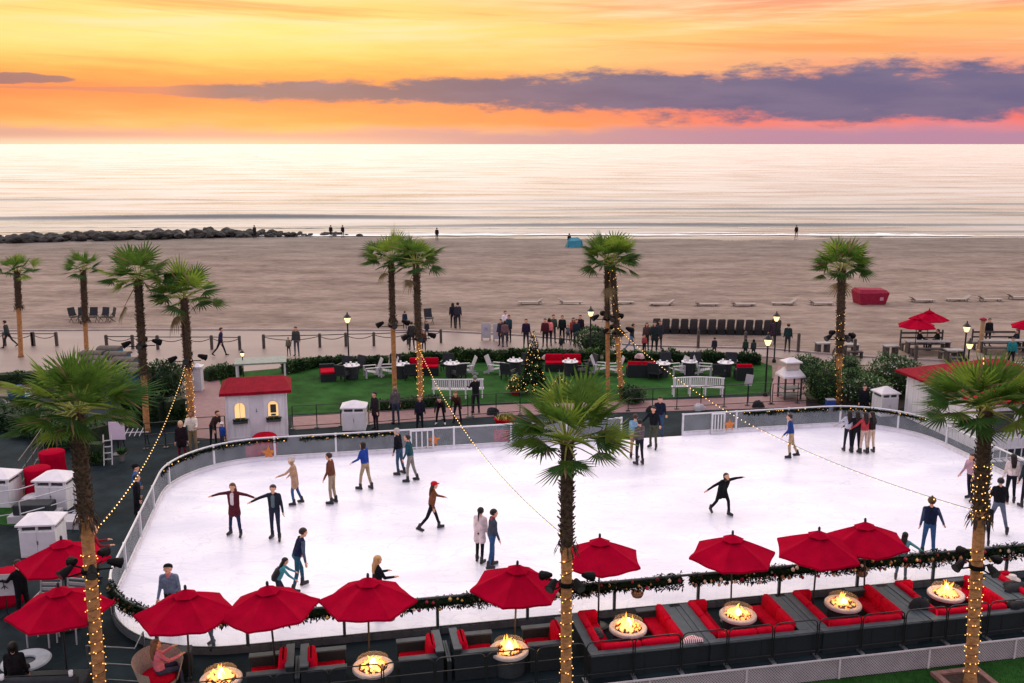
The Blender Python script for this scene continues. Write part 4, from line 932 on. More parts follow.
# far side west of the gate, round the left end
fine = resample(per, .25)
GA, GB = 11.9, 14.4
farleft = [q for q in fine if (q[1] > 35.0 and q[0] <= GA) or (q[0] < -2.5 and q[1] > 24.8)]
farright = [q for q in fine if (q[1] > 36.9 and q[0] >= GB) or (q[0] > U1-RR-.01 and q[1] > 25.9)]
near = [q for q in fine[1:] if q[1] < 24.9 and q[0] < U1-RR+.01]
FH = 1.0
barrier('white-posted clear barrier round the left end and back of the rink up to the gap', farleft, WPOST, KICK, PANEL, FH, 2.35, .2)
barrier('white-posted clear barrier behind the rink right of the gate gap, bending round the right end', farright, WPOST, KICK, PANEL, FH, 2.35, .2)
barrier('dark-posted clear barrier along the near edge of the rink under the garland', near, DPOST, DKICK, PANEL2, FH, 2.45, .16)
# half-open gates of upright white bars beside the gap and near the cabinet
def gate(label, u, w, wd):
    root = thing('rink_gate', label, 'gate', R(u, w), TH, 'white gates in the rink barrier')
    f = MB(); 
    for x in (0, wd): f.box((x, 0, .5), (.07, .07, 1.0))
    f.box((wd/2, 0, .98), (wd-.07, .05, .05)); f.box((wd/2, 0, .12), (wd-.07, .05, .12)); f.build('gate_frame', WPOST, root)
    b = MB()
    for i in range(3): b.box((wd*(i+1)/4, 0, .56), (.05, .03, .74))
    b.build('gate_bars', WPOST, root)
gate('white barred gate in the back barrier behind the two men by the cabinet', 3.0, 36.82, .9)
gate('white barred gate in the back barrier just right of the gap', 15.9, 36.82, .55)
# star decorations and red posters seen through the panels
STAR = M('gilt_star', srgb(200, 120, 55), .4, .2, 8); RED = M('red_banner', srgb(150, 30, 50), .7, .35, 5)
def star(label, u, w, z, r):
    m = MB(); pts = []
    for i in range(10): a = PI/2+PI*i/5; q = r if i % 2 == 0 else r*.45; pts.append((q*math.cos(a), q*math.sin(a)))
    vs = [(x, -.02, y) for x, y in pts]+[(x, .02, y) for x, y in pts]+[(0, -.05, 0)]
    m.add(vs, [(i, (i+1) % 10, 20) for i in range(10)]+[tuple(range(10, 20))]+[(i, 10+i, 10+(i+1) % 10, (i+1) % 10) for i in range(10)])
    o = m.build('star_ornament', STAR); o.location = R(u, w, z); o.rotation_euler = (0, 0, TH); tag(o, label, 'ornament', 'gold stars on the rink barrier')
star('gold star on the back barrier panel near the two men by the cabinet', *UW(G(434, 452)), .5, .26)
star('gold star on the back barrier panel right of the gate', *UW(G(729, 436)), .5, .26)
star('gold star low on the back barrier in front of the kiosk', *UW(G(269, 462)), .38, .3)
def banner(label, px, py, wd, h, z):
    u, w = UW(G(px, py)); o = MB().box((0, 0, 0), (wd, .015, h)).build('banner', RED); o.location = R(u, W1+.08, z); o.rotation_euler = (0, 0, TH); tag(o, label, 'banner', 'red banners on the back barrier')
banner('dark red banner on the back barrier in front of the kiosk, left end', 262, 463, 1.2, .45, .45)
banner('dark red banner on the back barrier just left of the centre palm', 503, 447, .75, .5, .5)

# ------------------------------------------------------------------ garlands
PINE = [M('pine_needles', (.008, .018, .008), .9, .5, 20, spec=.03), M('pine_needles_dark', (.005, .008, .006), .85, .4, 20, spec=.1), M('olive_leaf', (.03, .035, .012), .8, .4, 20, spec=.05)]
ORN = [M('gold_ornament', (.62, .40, .14), .28, .15, 5, metal=.6), M('red_ornament', (.26, .012, .03), .3, .15, 5), M('cream_ornament', (.62, .50, .38), .5, .15, 5), M('bronze_ornament', (.30, .15, .07), .35, .2, 5, metal=.4)]
def garland(label, pts, z, thick, dens, orn, seed, lit=False):
    rg = random.Random(seed); W_ = [R(*q, z) for q in pts]; o = W_[0].copy()
    root = thing('garland', label, 'garland', o, 0, 'Christmas garlands on the rink barrier')
    m = MB()
    for a, b in zip(W_[:-1], W_[1:]):
        L_ = (b-a).length
        for i in range(int(dens*1.9*L_)):
            p = a.lerp(b, rg.random())-o; an = rg.uniform(0, 2*PI); rr = thick*rg.random()**.5*(1+.35*math.sin((a.x+a.y)*2.1))
            q = p+Vector((rg.uniform(-.05, .05), math.cos(an)*rr*.8, math.sin(an)*rr-thick*.55))
            m.leaf(q, Vector((rg.uniform(-1, 1), rg.uniform(-1, 1), rg.uniform(-.9, .5))), rg.uniform(.07, .15), .045, 0 if rg.random() < .5 else (1 if rg.random() < .85 else 2))
    m.tube([p-o+Vector((0, 0, -thick*.5)) for p in W_], thick*.55, 7)
    m.build('foliage', PINE, root)
    tot = sum((b-a).length for a, b in zip(W_[:-1], W_[1:])); P_ = resample([(p.x, p.y) for p in W_], .05)
    meshes = []
    for i in range(4):
        t = MB(); t.ball((0, 0, 0), .052, 8); t.tube([(0, 0, .045), (0, 0, .07)], .012, 5); ob = t.build('ornament', ORN[i] if not lit else BULB2, None, True); meshes.append(ob.data); bpy.data.objects.remove(ob)
    for i in range(orn):
        q = P_[int((i+rg.random())/orn*(len(P_)-1))]
        ob = bpy.data.objects.new('ornament' if not lit else 'bulb', meshes[rg.choice((0, 0, 1, 1, 3, 3, 2)) if not lit else 0]); COL.objects.link(ob); ob.parent = root
        ob.location = Vector((q[0], q[1], z+rg.uniform(-thick*1.5, thick*.2)))-o+Vector((rg.uniform(-.06, .06), -thick*rg.uniform(.2, .9) if not lit else rg.uniform(-.05, .1), 0)); ob.scale = (rg.uniform(.6, 1.1)*(.36 if lit else 1),)*3
near_r = [q for q in near if q[0] >= 9]; near_c = [q for q in near if -2.6 <= q[0] <= 9.05]; near_l = [q for q in near if q[0] <= -2.55]
garland('dark garland with gold and red ornaments along the near barrier, right half', near_r, .95, .19, 330, 100, 1)
garland('dark garland with red and bronze ornaments along the near barrier, centre, behind the red umbrellas', near_c, .95, .17, 330, 60, 2)
garland('dark garland with pale ornaments round the near left corner of the rink', near_l, .95, .16, 300, 40, 3)
sec = [q for q in farleft if -1.5 < q[0] < 2.6 and q[1] > 36.9]; garland('thin green garland with small lights on the back barrier before the kiosk', sec, .93, .07, 150, 44, 4, True)
sec = [q for q in farleft if q[0] < -1.8 and q[1] > 33.6]; garland('thin green garland with small lights on the far left bend of the barrier', sec, .93, .07, 150, 44, 5, True)
sec = [q for q in farright if 17.2 < q[0] < 21.4 and q[1] > 36.9]; garland('thin green garland with small lights on the back barrier left of the huddled girls', sec, .93, .07, 150, 44, 6, True)
sec = [q for q in farright if q[0] > 21.6 and q[1] > 34.4]; garland('thin green garland with small lights on the far right bend of the barrier', sec, .93, .07, 150, 40, 7, True)
# ornaments hanging under the garland
def hanger(label, px, py):
    p = G(px, py, .62); u, w = UW(p); root = thing('hanging_basket', label, 'ornament', R(u, W0-.08, .62), 0, 'hanging baskets below the garland')
    m = MB(); m.lathe([(.02, -.10), (.13, -.06), (.17, .03), (.15, .05), (.05, .02)], n=14); m.build('basket', M('wicker_tan', (.22, .13, .075), .8, .4, 20, .5), root)
    m = MB(); m.tube([(.16*math.cos(a), 0, .04+.22*math.sin(a)) for a in [PI*i/12 for i in range(13)]], .012, 6); m.build('handle', M('pale_ribbon', (.55, .45, .40), .6, .2), root)
    m = MB()
    for i in range(7): a = i*.9; m.ball((.08*math.cos(a), .08*math.sin(a), .05), .045, 6)
    m.build('filling', ORN[3], root)
hanger('small basket hanging below the garland right of the third near umbrella', 391, 626)
hanger('small basket hanging below the garland beside the fire table at the centre', 642, 601)
hanger('small basket hanging below the garland under the pair of overlapping umbrellas', 866, 577)
# ------------------------------------------------------------------ umbrellas
CAN = M('red_canvas', (.33, .001, .019), .9, .16, 2.5, .15, bscale=120, spec=.02); POLE = M('black_pole', (.02, .02, .022), .4, .2)
def make_umbrella():
    root = thing('patio_umbrella', 'x', 'umbrella', (0, 0, 0))
    z = 2.4; r = 1.15; n = 6; m = MB(); rings = 5; vs = []; fs = []
    per_ = 12
    tot = n*per_
    for i in range(rings+1):
        t = i/rings
        for j in range(tot):
            a = 2*PI*j/tot; loc = (j % per_)/per_
            rad_ = math.cos(PI/n)/math.cos((a % (2*PI/n))-PI/n)
            sagg = .05*math.sin(PI*loc)*math.sin(PI*min(1, t*.75+.1))+.012*math.sin(3*PI*loc+j//per_)*t
            vs.append((max(.02, r*t*rad_*(1-.03*math.sin(PI*loc)*t))*math.cos(a), max(.02, r*t*rad_*(1-.03*math.sin(PI*loc)*t))*math.sin(a), z-.50*t**1.12-sagg))
    for i in range(rings):
        for j in range(tot): fs.append((i*tot+j, i*tot+(j+1) % tot, (i+1)*tot+(j+1) % tot, (i+1)*tot+j))
    b = len(vs)   # short valance
    for j in range(tot): x, y, zz = vs[rings*tot+j]; vs.append((x*1.003, y*1.003, zz-.05))
    for j in range(tot): fs.append((rings*tot+j, rings*tot+(j+1) % tot, b+(j+1) % tot, b+j))
    m.add(vs, fs); cn = m.build('canopy', CAN, root)
    me = cn.data; me.polygons.foreach_set('use_smooth', [False]*len(me.polygons))
    v = MB(); vv = []
    for rr, zz in ((.03, .055), (.30, -.075)):
        for j in range(24):
            a = 2*PI*j/24; q = rr*math.cos(PI/6)/math.cos((a % (PI/3))-PI/6); vv.append((q*math.cos(a), q*math.sin(a), z+zz))
    v.add(vv, [(j, (j+1) % 24, 24+(j+1) % 24, 24+j) for j in range(24)]); v.build('vent', CAN, cn)
    p = MB(); p.tube([(0, 0, 0), (0, 0, z)], .024, 8); p.build('pole', POLE, root)
    f = MB(); f.lathe([(.03, z+.05), (.035, z+.10), (.03, z+.15), (.012, z+.17)], n=8); f.build('finial', POLE, root)
    bs = MB(); bs.lathe([(.27, 0), (.27, .05), (.2, .075), (.05, .09), (.04, .3), (.03, .3)], n=18); bs.build('base', POLE, root)
    for k in range(6):
        a = 2*PI*k/6; d = Vector((math.cos(a), math.sin(a), 0)); rb = MB(); rb.tube([Vector((0, 0, z-.03)), d*r*.5+Vector((0, 0, z-.26)), d*r*.99+Vector((0, 0, z-.53))], .009, 5)
        rb.tube([Vector((0, 0, z-.62)), d*r*.5+Vector((0, 0, z-.26))], .007, 5); rb.build('rib', POLE, root)
    return root
umb = Placer(make_umbrella())
near_u = [(183, 592, 8), (272, 588, 20), (366, 580, 3), (514, 566, 14), (600, 540, 28), (735, 536, 6), (818, 531, 17), (871, 524, 25)]
names_u = ['open red umbrella above the leftmost fire table, front row', 'open red umbrella over the back-to-back red chairs at the left', 'open red umbrella behind the fire table left of centre', 'open red umbrella just left of the centre palm trunk', 'open red umbrella just right of the centre palm trunk',
           'open red umbrella standing alone by itself right of centre', 'open red umbrella overlapped by its right neighbour', 'open red umbrella overlapping its left neighbour, rightmost of the near row']
for (x, y, a), nm in zip(near_u, names_u): p = G(x, y-3, 2.5); umb((p.x, p.y, 0), rad(a), nm, 'red umbrellas in the front row').rotation_euler = (rad((a*7 % 5)-2.4), rad((a*11 % 5)-2.2), rad(a))
p = G(61, 538, 2.5); umb((p.x, p.y, 0), rad(12), 'open red umbrella behind the big left palm trunk, farther of two', 'red umbrellas left of the rink')
p = G(58, 585, 2.5); umb((p.x, p.y, 0), rad(22), 'open red umbrella over the white chairs at the left edge, nearer of two', 'red umbrellas left of the rink')
p = G(914, 357); umb((p.x, p.y, -.03), rad(10), 'open red umbrella on the sand above the left end of a bench table', 'red umbrellas on the beach')
p = G(926, 349); umb((p.x, p.y, -.03), rad(40), 'open red umbrella on the sand, behind and right of its twin', 'red umbrellas on the beach')
p = G(1027, 358); umb((p.x, p.y, -.03), rad(5), 'open red umbrella on the sand, cut by the right edge of the photo', 'red umbrellas on the beach')

# ------------------------------------------------------------------ fire tables
STONE = M('pale_stone_top', (.50, .44, .39), .6, .18, 6, .2); DARK = M('charcoal_body', (.028, .034, .036), .6, .25, 4)
def flame_mat():
    m = bpy.data.materials.new('flame'); m.use_nodes = True; nt = m.node_tree; N = nt.nodes; L = nt.links; b = N['Principled BSDF']
    tc = N.new('ShaderNodeTexCoord'); s = N.new('ShaderNodeSeparateXYZ'); L.new(tc.outputs['Object'], s.inputs[0])
    nz = N.new('ShaderNodeTexNoise'); nz.inputs['Scale'].default_value = 9; L.new(tc.outputs['Object'], nz.inputs['Vector'])
    a = N.new('ShaderNodeMath'); a.operation = 'MULTIPLY_ADD'; L.new(nz.outputs['Fac'], a.inputs[0]); a.inputs[1].default_value = .22; L.new(s.outputs[2], a.inputs[2])
    r = N.new('ShaderNodeValToRGB'); e = r.color_ramp.elements; e[0].position = .06; e[0].color = (1, .66, .20, 1); e[1].position = .5; e[1].color = (1, .26, .02, 1); k = e.new(.26); k.color = (1, .50, .08, 1)
    L.new(a.outputs[0], r.inputs[0]); L.new(r.outputs[0], b.inputs['Emission Color']); b.inputs['Emission Strength'].default_value = 3.0; b.inputs['Base Color'].default_value = (.1, .03, 0, 1)
    tr = N.new('ShaderNodeBsdfTransparent'); mx = N.new('ShaderNodeMixShader'); lw = N.new('ShaderNodeLayerWeight'); lw.inputs[0].default_value = .35
    mr = N.new('ShaderNodeMapRange'); L.new(lw.outputs['Facing'], mr.inputs[0]); mr.inputs[1].default_value = .05; mr.inputs[2].default_value = .8; mr.inputs[3].default_value = .62; mr.inputs[4].default_value = .02
    L.new(mr.outputs[0], mx.inputs[0]); L.new(tr.outputs[0], mx.inputs[1]); L.new(b.outputs[0], mx.inputs[2]); L.new(mx.outputs[0], N['Material Output'].inputs[0])
    return m
FLAME = flame_mat(); CORE = EM('flame_core', (1, .72, .30), 4.0); EMBER = EM('embers', (1.0, .32, .07), 1.7); GUARD = CLEAR('glass_guard', (.7, .7, .7), .10)
def fire_table(label, p, size, seed, r=.47):
    rg = random.Random(seed); root = thing('fire_table', label, 'fire table', (p.x, p.y, 0), rg.uniform(0, 6), 'round fire tables along the lounge row')
    b = MB(); b.lathe([(.36, 0), (.38, .03), (.38, .44), (.43, .50)], n=28); b.build('base', DARK, root, False)
    t = MB(); t.lathe([(.33, .50), (r-.02, .50), (r, .52), (r, .57), (r-.02, .59), (.35, .59), (.33, .55), (.33, .50)], n=36, cap=False); t.build('table_top', STONE, root)
    bw = MB(); bw.lathe([(.02, .53), (.33, .53)], n=24); 
    for i in range(110):
        a, q = rg.uniform(0, 6.28), .31*rg.random()**.5; bw.ball((q*math.cos(a), q*math.sin(a), .55+rg.uniform(0, .05)), rg.uniform(.022, .04), 6, 1 if rg.random() < .6 else 0)
    bw.build('burner', [M('lava_rock', (.12, .07, .05), .9, .3), EMBER], root)
    for i in range(int(16*size)):
        a, q = rg.uniform(0, 6.28), .30*rg.random()**.6; h = (.10+.34*(1-q/.32)*rg.uniform(.3, 1))*size**.7; w_ = rg.uniform(.022, .05)
        pts = []; rs = []
        dx, dy = rg.uniform(-.10, .10), rg.uniform(-.10, .10); ph = rg.uniform(0, 6)
        for k in range(9):
            s = k/8; pts.append((q*math.cos(a)*(1-.45*s)+dx*s*s+.025*math.sin(ph+s*5), q*math.sin(a)*(1-.45*s)+dy*s*s+.025*math.cos(ph+s*4), h*s)); rs.append(max(.003, w_*math.sin(PI*min(1, .22+.78*s))**.8*(1.15-.5*s)))
        f = MB(); f.tube(pts, rs, 8); f.build('flame', FLAME, root, True, loc=(0, 0, .57))
    c = MB()
    for i in range(3):
        a = i*2.1; c.tube([(.05*math.cos(a), .05*math.sin(a), 0), (.045*math.cos(a), .045*math.sin(a), .09*size), (.02*math.cos(a), .02*math.sin(a), .2*size)], [.05, .045, .006], 8)
    c.build('flame_core', CORE, root, True, loc=(0, 0, .58))
    ld = bpy.data.lights.new('fire_light', 'POINT'); ld.energy = 16*size; ld.color = (1, .42, .12); ld.shadow_soft_size = .16
    lo_ = bpy.data.objects.new('fire_light', ld); COL.objects.link(lo_); lo_.parent = root; lo_.location = (0, 0, .86)
    g = MB(); g.lathe([(.36, .59), (.36, .76)], n=28, cap=False); g.build('wind_guard', GUARD, root, True)
tables = [(221, 678, 1.3), (373, 666, 1.05), (509, 649, 1.1), (628, 627, 1.25), (738, 614, .75), (843, 603, .8), (946, 593, 1.35)]
tl = ['round fire table with tall flames under the leftmost umbrella', 'round fire table between red chairs left of centre', 'round fire table between red chairs beside the centre palm', 'round fire table with large flames in the sectional beside the centre palm', 'round fire table with a small flame below the lone umbrella', 'round fire table with a low flame below the overlapping umbrellas', 'round fire table with large flames beside the near lawn palm']
TUW = []
for i, ((x, y, s), lb) in enumerate(zip(tables, tl)): p = G(x, y, .58); TUW.append(UW(p)); fire_table(lb, p, s, 40+i)

# ------------------------------------------------------------------ lounge seats
WICK = M('charcoal_wicker', (.012, .017, .019), .75, .35, 40, .5, bscale=160); TOP = M('slate_ledge', (.060, .076, .086), .6, .2, 5); CUSH = M('red_cushion', (.42, .002, .017), .85, .2, 4, .4, bscale=14, spec=.04)
def armchair():
    """faces +x"""
    r = thing('wicker_armchair', 'x', 'armchair')
    m = MB(); m.box((0, 0, .15), (.86, .84, .26)); m.box((-.37, 0, .50), (.14, .84, .44))
    m.build('frame', WICK, r)
    for s in (-1, 1): a = MB(); a.box((.07, s*.36, .44), (.74, .12, .32)); a.box((.07, s*.36, .615), (.78, .15, .03), 0, 1); a.build('arm', [WICK, TOP], r)
    a = MB(); a.box((-.37, 0, .735), (.17, .88, .03)); a.build('back_rail', TOP, r)
    a = MB(); a.rbox((.07, 0, .345), (.70, .59, .13), .04); a.build('seat_cushion', CUSH, r, True)
    a = MB(); a.rbox((-.215, 0, .60), (.16, .58, .42), .06, tilt=('Y', -.12)); a.build('back_cushion', CUSH, r, True)
    for sx in (-.38, .38):
        for sy in (-.37, .37): l = MB(); l.box((sx, sy, .01), (.06, .06, .02)); l.build('foot', POLE, r)
    return r
chair = Placer(armchair())
def put_chair(u, w, face, lb): p = R(u, w); chair((p.x, p.y, 0), TH+face, lb, 'red-cushioned armchairs by the fire tables', 1.14)
c_l = [((272, 674), PI, 'red armchair facing the leftmost fire table, left one of the back-to-back pair'), ((324, 670), 0, 'red armchair facing right, right one of the back-to-back pair below the second umbrella'),
       ((420, 659), PI, 'red armchair right of the fire table left of centre'), ((473, 653), 0, 'red armchair left of the fire table beside the centre palm'), ((546, 645), PI, 'red armchair half hidden behind the centre palm trunk')]
for px, f, lb in c_l: u, w = UW(G(px[0], px[1], .42)); put_chair(u, w, f, lb)
def console(lb, u, w, l, wd=.3):
    r = thing('side_console', lb, 'side table', R(u, w), TH, 'charcoal consoles between lounge seats')
    m = MB(); m.box((0, 0, .27), (wd, l, .52)); m.build('cabinet', WICK, r); m = MB(); m.box((-wd*.25-.002, 0, .55), (wd*.5-.01, l+.04, .035)); m.box((wd*.25+.002, 0, .55), (wd*.5-.01, l+.04, .035)); m.build('ledge', TOP, r)
console('grey console between the back-to-back red armchairs', UW(G(298, 672, .42))[0], UW(G(298, 672, .42))[1], .9, .12); console('grey console behind the armchairs beside the centre palm', UW(G(447, 656, .42))[0], UW(G(447, 656, .42))[1], .9, .10)
def sectional(lb, c, wid, left=True, right=True, arm=True, pad=True):
    """U of charcoal wicker; open towards the rink; origin at the middle of its front wall"""
    r = thing('sectional_sofa', lb, 'sofa', R(c, 19.50), TH, 'red-cushioned sectionals round the fire tables')
    x = wid/2
    m = MB(); m.box((0, .09, .28), (2*x, .18, .56)); 
    for i in range(3): m.box((-x+2*x*(i+1)/4, -.004, .28), (.012, .012, .54))
    m.build('front_wall', WICK, r)
    m = MB(); m.box((0, .09, .575), (2*x+.02, .22, .03)); m.build('front_ledge', TOP, r)
    m = MB(); m.box((0, .56, .13), (2*x-.62, .76, .24)); m.build('seat_base', WICK, r)
    n = 2
    for i in range(n):
        w_ = (2*x-.7)/n; cx = -x+.35+w_*(i+.5)
        a = MB(); a.rbox((cx, .58, .31), (w_-.02, .74, .13), .04); a.build('seat_cushion', CUSH, r, True)
        a = MB(); a.rbox((cx, .29, .52), (w_-.02, .17, .34), .05, tilt=('X', .1)); a.build('back_cushion', CUSH, r, True)
    for s, on in ((-1, left), (1, right)):
        if not on: continue
        L_ = 1.85
        m = MB(); m.box((s*(x-.1), .19+L_/2, .28), (.2, L_, .56)); m.box((s*(x-.46), .945+(L_-.755)/2, .13), (.52, L_-.755, .24)); m.build('side_wall', WICK, r)
        m = MB(); m.box((s*(x-.1), .21+L_/2, .575), (.24, L_, .03)); m.build('side_ledge', TOP, r)
        a = MB(); a.rbox((s*(x-.46), .96+(L_-.78)/2, .31), (.52, L_-.80, .13), .04); a.build('seat_cushion', CUSH, r, True)
        for k in range(2): a = MB(); a.rbox((s*(x-.29), .40+.80*(k+.5), .52), (.17, .78, .36), .05, tilt=('Y', -s*-.1)); a.build('back_cushion', CUSH, r, True)
        if (s == -1 and pad): a = MB(); a.rbox((s*(x-.44), 1.96, .50), (.5, .17, .40), .06); a.build('bolster', CUSH, r, True)
        if (s == 1 and arm): a = MB(); a.box((s*(x-.53), 1.97, .275), (.66, .14, .54)); a.box((s*(x-.54), 1.97, .565), (.70, .17, .03), 0, 1); a.build('end_arm', [WICK, TOP], r)
    return r
sl = ['U-shaped red sectional beside the centre palm, striped towel on its ledge', 'U-shaped red sectional below the lone umbrella', 'U-shaped red sectional below the overlapping umbrellas', 'U-shaped red sectional behind the near lawn palm', 'red sectional cut by the right edge with a black jacket on it']
cs = [t[0] for t in TUW[3:]]; cs.append(cs[-1]+(cs[-1]-cs[-2]))
for i, lb in enumerate(sl): sectional(lb, cs[i]+.05, 2.62, arm=(i != 1))
for i in range(4): console('grey console between the %s and %s red sectionals' % (ORD[i], ORD[i+1]), (cs[i]+cs[i+1])/2+.05, 20.5, 1.9, .34)
# things left on the seats
def cloth_heap(name, lb, cat, u, w, z, m, sx=.3, sy=.2, h=.12, seed=1):
    rg = random.Random(seed); b = MB(); n = 18; vs = []; fs = []
    for i in range(7):
        t = i/6
        for j in range(n):
            a = 2*PI*j/n; q = math.cos(t*PI/2)**.6*(1+.22*math.sin(3*a+seed)+.1*math.sin(7*a+i)); vs.append((sx*q*math.cos(a), sy*q*math.sin(a), h*math.sin(t*PI/2)*(1+.25*mnoise.noise((math.cos(a), math.sin(a), seed+t)))))
    for i in range(6):
        for j in range(n): fs.append((i*n+j, i*n+(j+1) % n, (i+1)*n+(j+1) % n, (i+1)*n+j))
    fs.append(tuple(6*n+j for j in range(n))); b.add(vs, fs); o = b.build(name, m, None, True); o.location = R(u, w, z); o.rotation_euler = (0, 0, TH); tag(o, lb, cat); return o
BLK = M('black_fabric', (.015, .015, .017), .8, .3, 10, .3)
def stripes():
    m = M('striped_towel', (.6, .5, .48), .9, .1); nt = m.node_tree; N = nt.nodes; L = nt.links; w = N.new('ShaderNodeTexWave'); w.inputs['Scale'].default_value = 6; w.inputs['Distortion'].default_value = 2
    tc = N.new('ShaderNodeTexCoord'); L.new(tc.outputs['Object'], w.inputs[0]); r = N.new('ShaderNodeValToRGB'); r.color_ramp.interpolation = 'CONSTANT'; r.color_ramp.elements[0].color = (.5, .03, .05, 1); r.color_ramp.elements[1].position = .5; r.color_ramp.elements[1].color = (.75, .68, .64, 1)
    L.new(w.outputs['Fac'], r.inputs[0]); L.new(r.outputs[0], N['Principled BSDF'].inputs['Base Color']); return m
cloth_heap('towel', 'red and white striped towel crumpled on a sofa ledge', 'towel', cs[0]+1.30, 19.72, .59, stripes(), .26, .13, .10, 3)
cloth_heap('bag', 'black bag lying on the corner of the sofa behind the near lawn palm', 'bag', cs[3]-1.15, 20.2, .55, BLK, .26, .18, .3, 5)
cloth_heap('bag', 'black bag lying on a sofa ledge right of the near lawn palm', 'bag', cs[3]+1.27, 19.75, .59, BLK, .24, .15, .16, 8)
cloth_heap('jacket', 'black jacket thrown over the sofa at the right edge', 'jacket', cs[4]-.95, 20.7, .50, BLK, .42, .3, .24, 9)
cloth_heap('pillow', 'small dark patterned pillow on the sofa beside the centre palm', 'pillow', cs[0]-.82, 20.75, .40, M('dark_check', (.05, .05, .055), .8, .6, 25), .22, .16, .2, 11)
o = MB().lathe([(.05, -.012), (.20, 0), (.21, .03), (.11, .05), (.10, .14), (.04, .16)], n=20).build('sun_hat', M('pale_straw', (.62, .55, .5), .8, .15, 20), None, True); o.location = R(cs[4]-.75, 21.1, .60); tag(o, 'pale wide-brimmed hat on the sofa ledge at the right edge', 'hat')
# ------------------------------------------------------------------ bar barriers in front of the lounges
BAR = M('black_steel', (.012, .013, .014), .35, .2)
def make_bar():
    r = thing('steel_barrier', 'x', 'barrier')
    w, h = 1.12, 1.0; m = MB(); pts = [(-w/2, 0, .05)]+[(-w/2, 0, h-.14)]+[(-w/2+.14-.14*math.cos(a), 0, h-.14+.14*math.sin(a)) for a in (.4, .8, 1.2, 1.57)]+[(w/2-.14+.14*math.sin(a), 0, h-.14+.14*math.cos(a)) for a in (0, .4, .8, 1.2, 1.57)]+[(w/2, 0, .05)]
    m.tube(pts, .016, 6); m.build('hoop', BAR, r)
    m = MB(); m.tube([(-w/2, 0, .18), (w/2, 0, .18)], .012, 6); m.tube([(-w/2, 0, .66), (w/2, 0, .66)], .010, 6); m.build('cross_rail', BAR, r)
    for s in (-1, 1): f = MB(); f.box((s*w/2, 0, .02), (.05, .28, .03)); f.build('foot', STEEL, r)
    return r
bar = Placer(make_bar())
for i in range(21):
    u = -5.6+1.17*i; p = R(u, 19.40); bar((p.x, p.y, 0), TH, 'black hooped steel barrier before the lounges, %s from the left' % ORD[i] if i < 20 else 'black hooped steel barrier before the lounges at the far right end', 'black hooped barriers along the deck edge')
# lattice skirt under the deck edge
LAT = M('white_lattice', (.55, .50, .49), .7, .15, 3); LGAP = M('lattice_backing', (.20, .18, .185), .9, .2, 3)
r = thing('lattice_screen', 'pale lattice screen below the deck edge beside the near lawn', 'lattice', R(-4, 19.26, -.56), TH)
bk = MB(); bk.box((13, .03, .27), (34, .02, .54)); bk.build('backing', LGAP, r)
m = MB(); step = .075; n = int(34/step)
for i in range(n):
    x = -4+step*i
    for sg in (-1, 1):
        a = Vector((x, -.004*sg, 0)); b = Vector((x+sg*.54, -.004*sg, .54)); s = Vector((.010, 0, 0)); m.add([a-s, a+s, b+s, b-s], [(0, 1, 2, 3)])
m.build('slats', LAT, r)
for i in range(15): p = MB(); p.box((-3.6+2.44*i, -.012, .27), (.05, .03, .54)); p.build('post', LAT, r)
m = MB(); m.box((13, -.012, .545), (34, .045, .03)); m.build('top_rail', LAT, r)
# near lawn and the palm's brick-edged bed
nl = [R(-14, 19.23), R(34, 19.23), R(34, 2), R(-14, 2)]
mb = MB(); mb.sheet([(p.x, p.y) for p in nl], NEARZ); struct('near_lawn', mb, lawn_m)
rg = random.Random(3); gm = [M('grass_blade', (.016, .070, .012), .7, .4, 3, spec=.15), M('grass_blade_light', (.035, .11, .02), .7, .3, 3, spec=.15)]
mb = MB()
for i in range(26000):
    u = rg.uniform(4.6, 19); w = 19.2-2.2*rg.random(); p = R(u, w, NEARZ); a = rg.uniform(0, 6.28); h = rg.uniform(.025, .055); d = Vector((math.cos(a), math.sin(a), 0))
    mb.add([p-d*.006, p+d*.006, p+Vector((rg.uniform(-.02, .02), rg.uniform(-.02, .02), h))], [(0, 1, 2)], 0 if rg.random() < .6 else 1)
o = mb.build('grass', gm); o['kind'] = 'stuff'; tag(o, 'short clipped grass of the near lawn at the lower right', 'grass')
b0 = PAL['C'][0]
r = thing('palm_bed', 'square bed with reddish edging round the near lawn palm', 'planter', (b0.x, b0.y, NEARZ), TH)
m = MB()
for x, y, sx, sy in ((0, -.55, 1.3, .16), (0, .55, 1.3, .16), (-.57, 0, .16, .94), (.57, 0, .16, .94)): m.box((x, y, .05), (sx, sy, .10))
m.build('edging', M('red_edging', (.22, .115, .095), .8, .3, 8, .2), r)
m = MB(); m.sheet([(-.5, -.5), (.5, -.5), (.5, .5), (-.5, .5)], .05); m.build('soil', M('bed_soil', (.045, .028, .02), .95, .4, 10, .5), r)
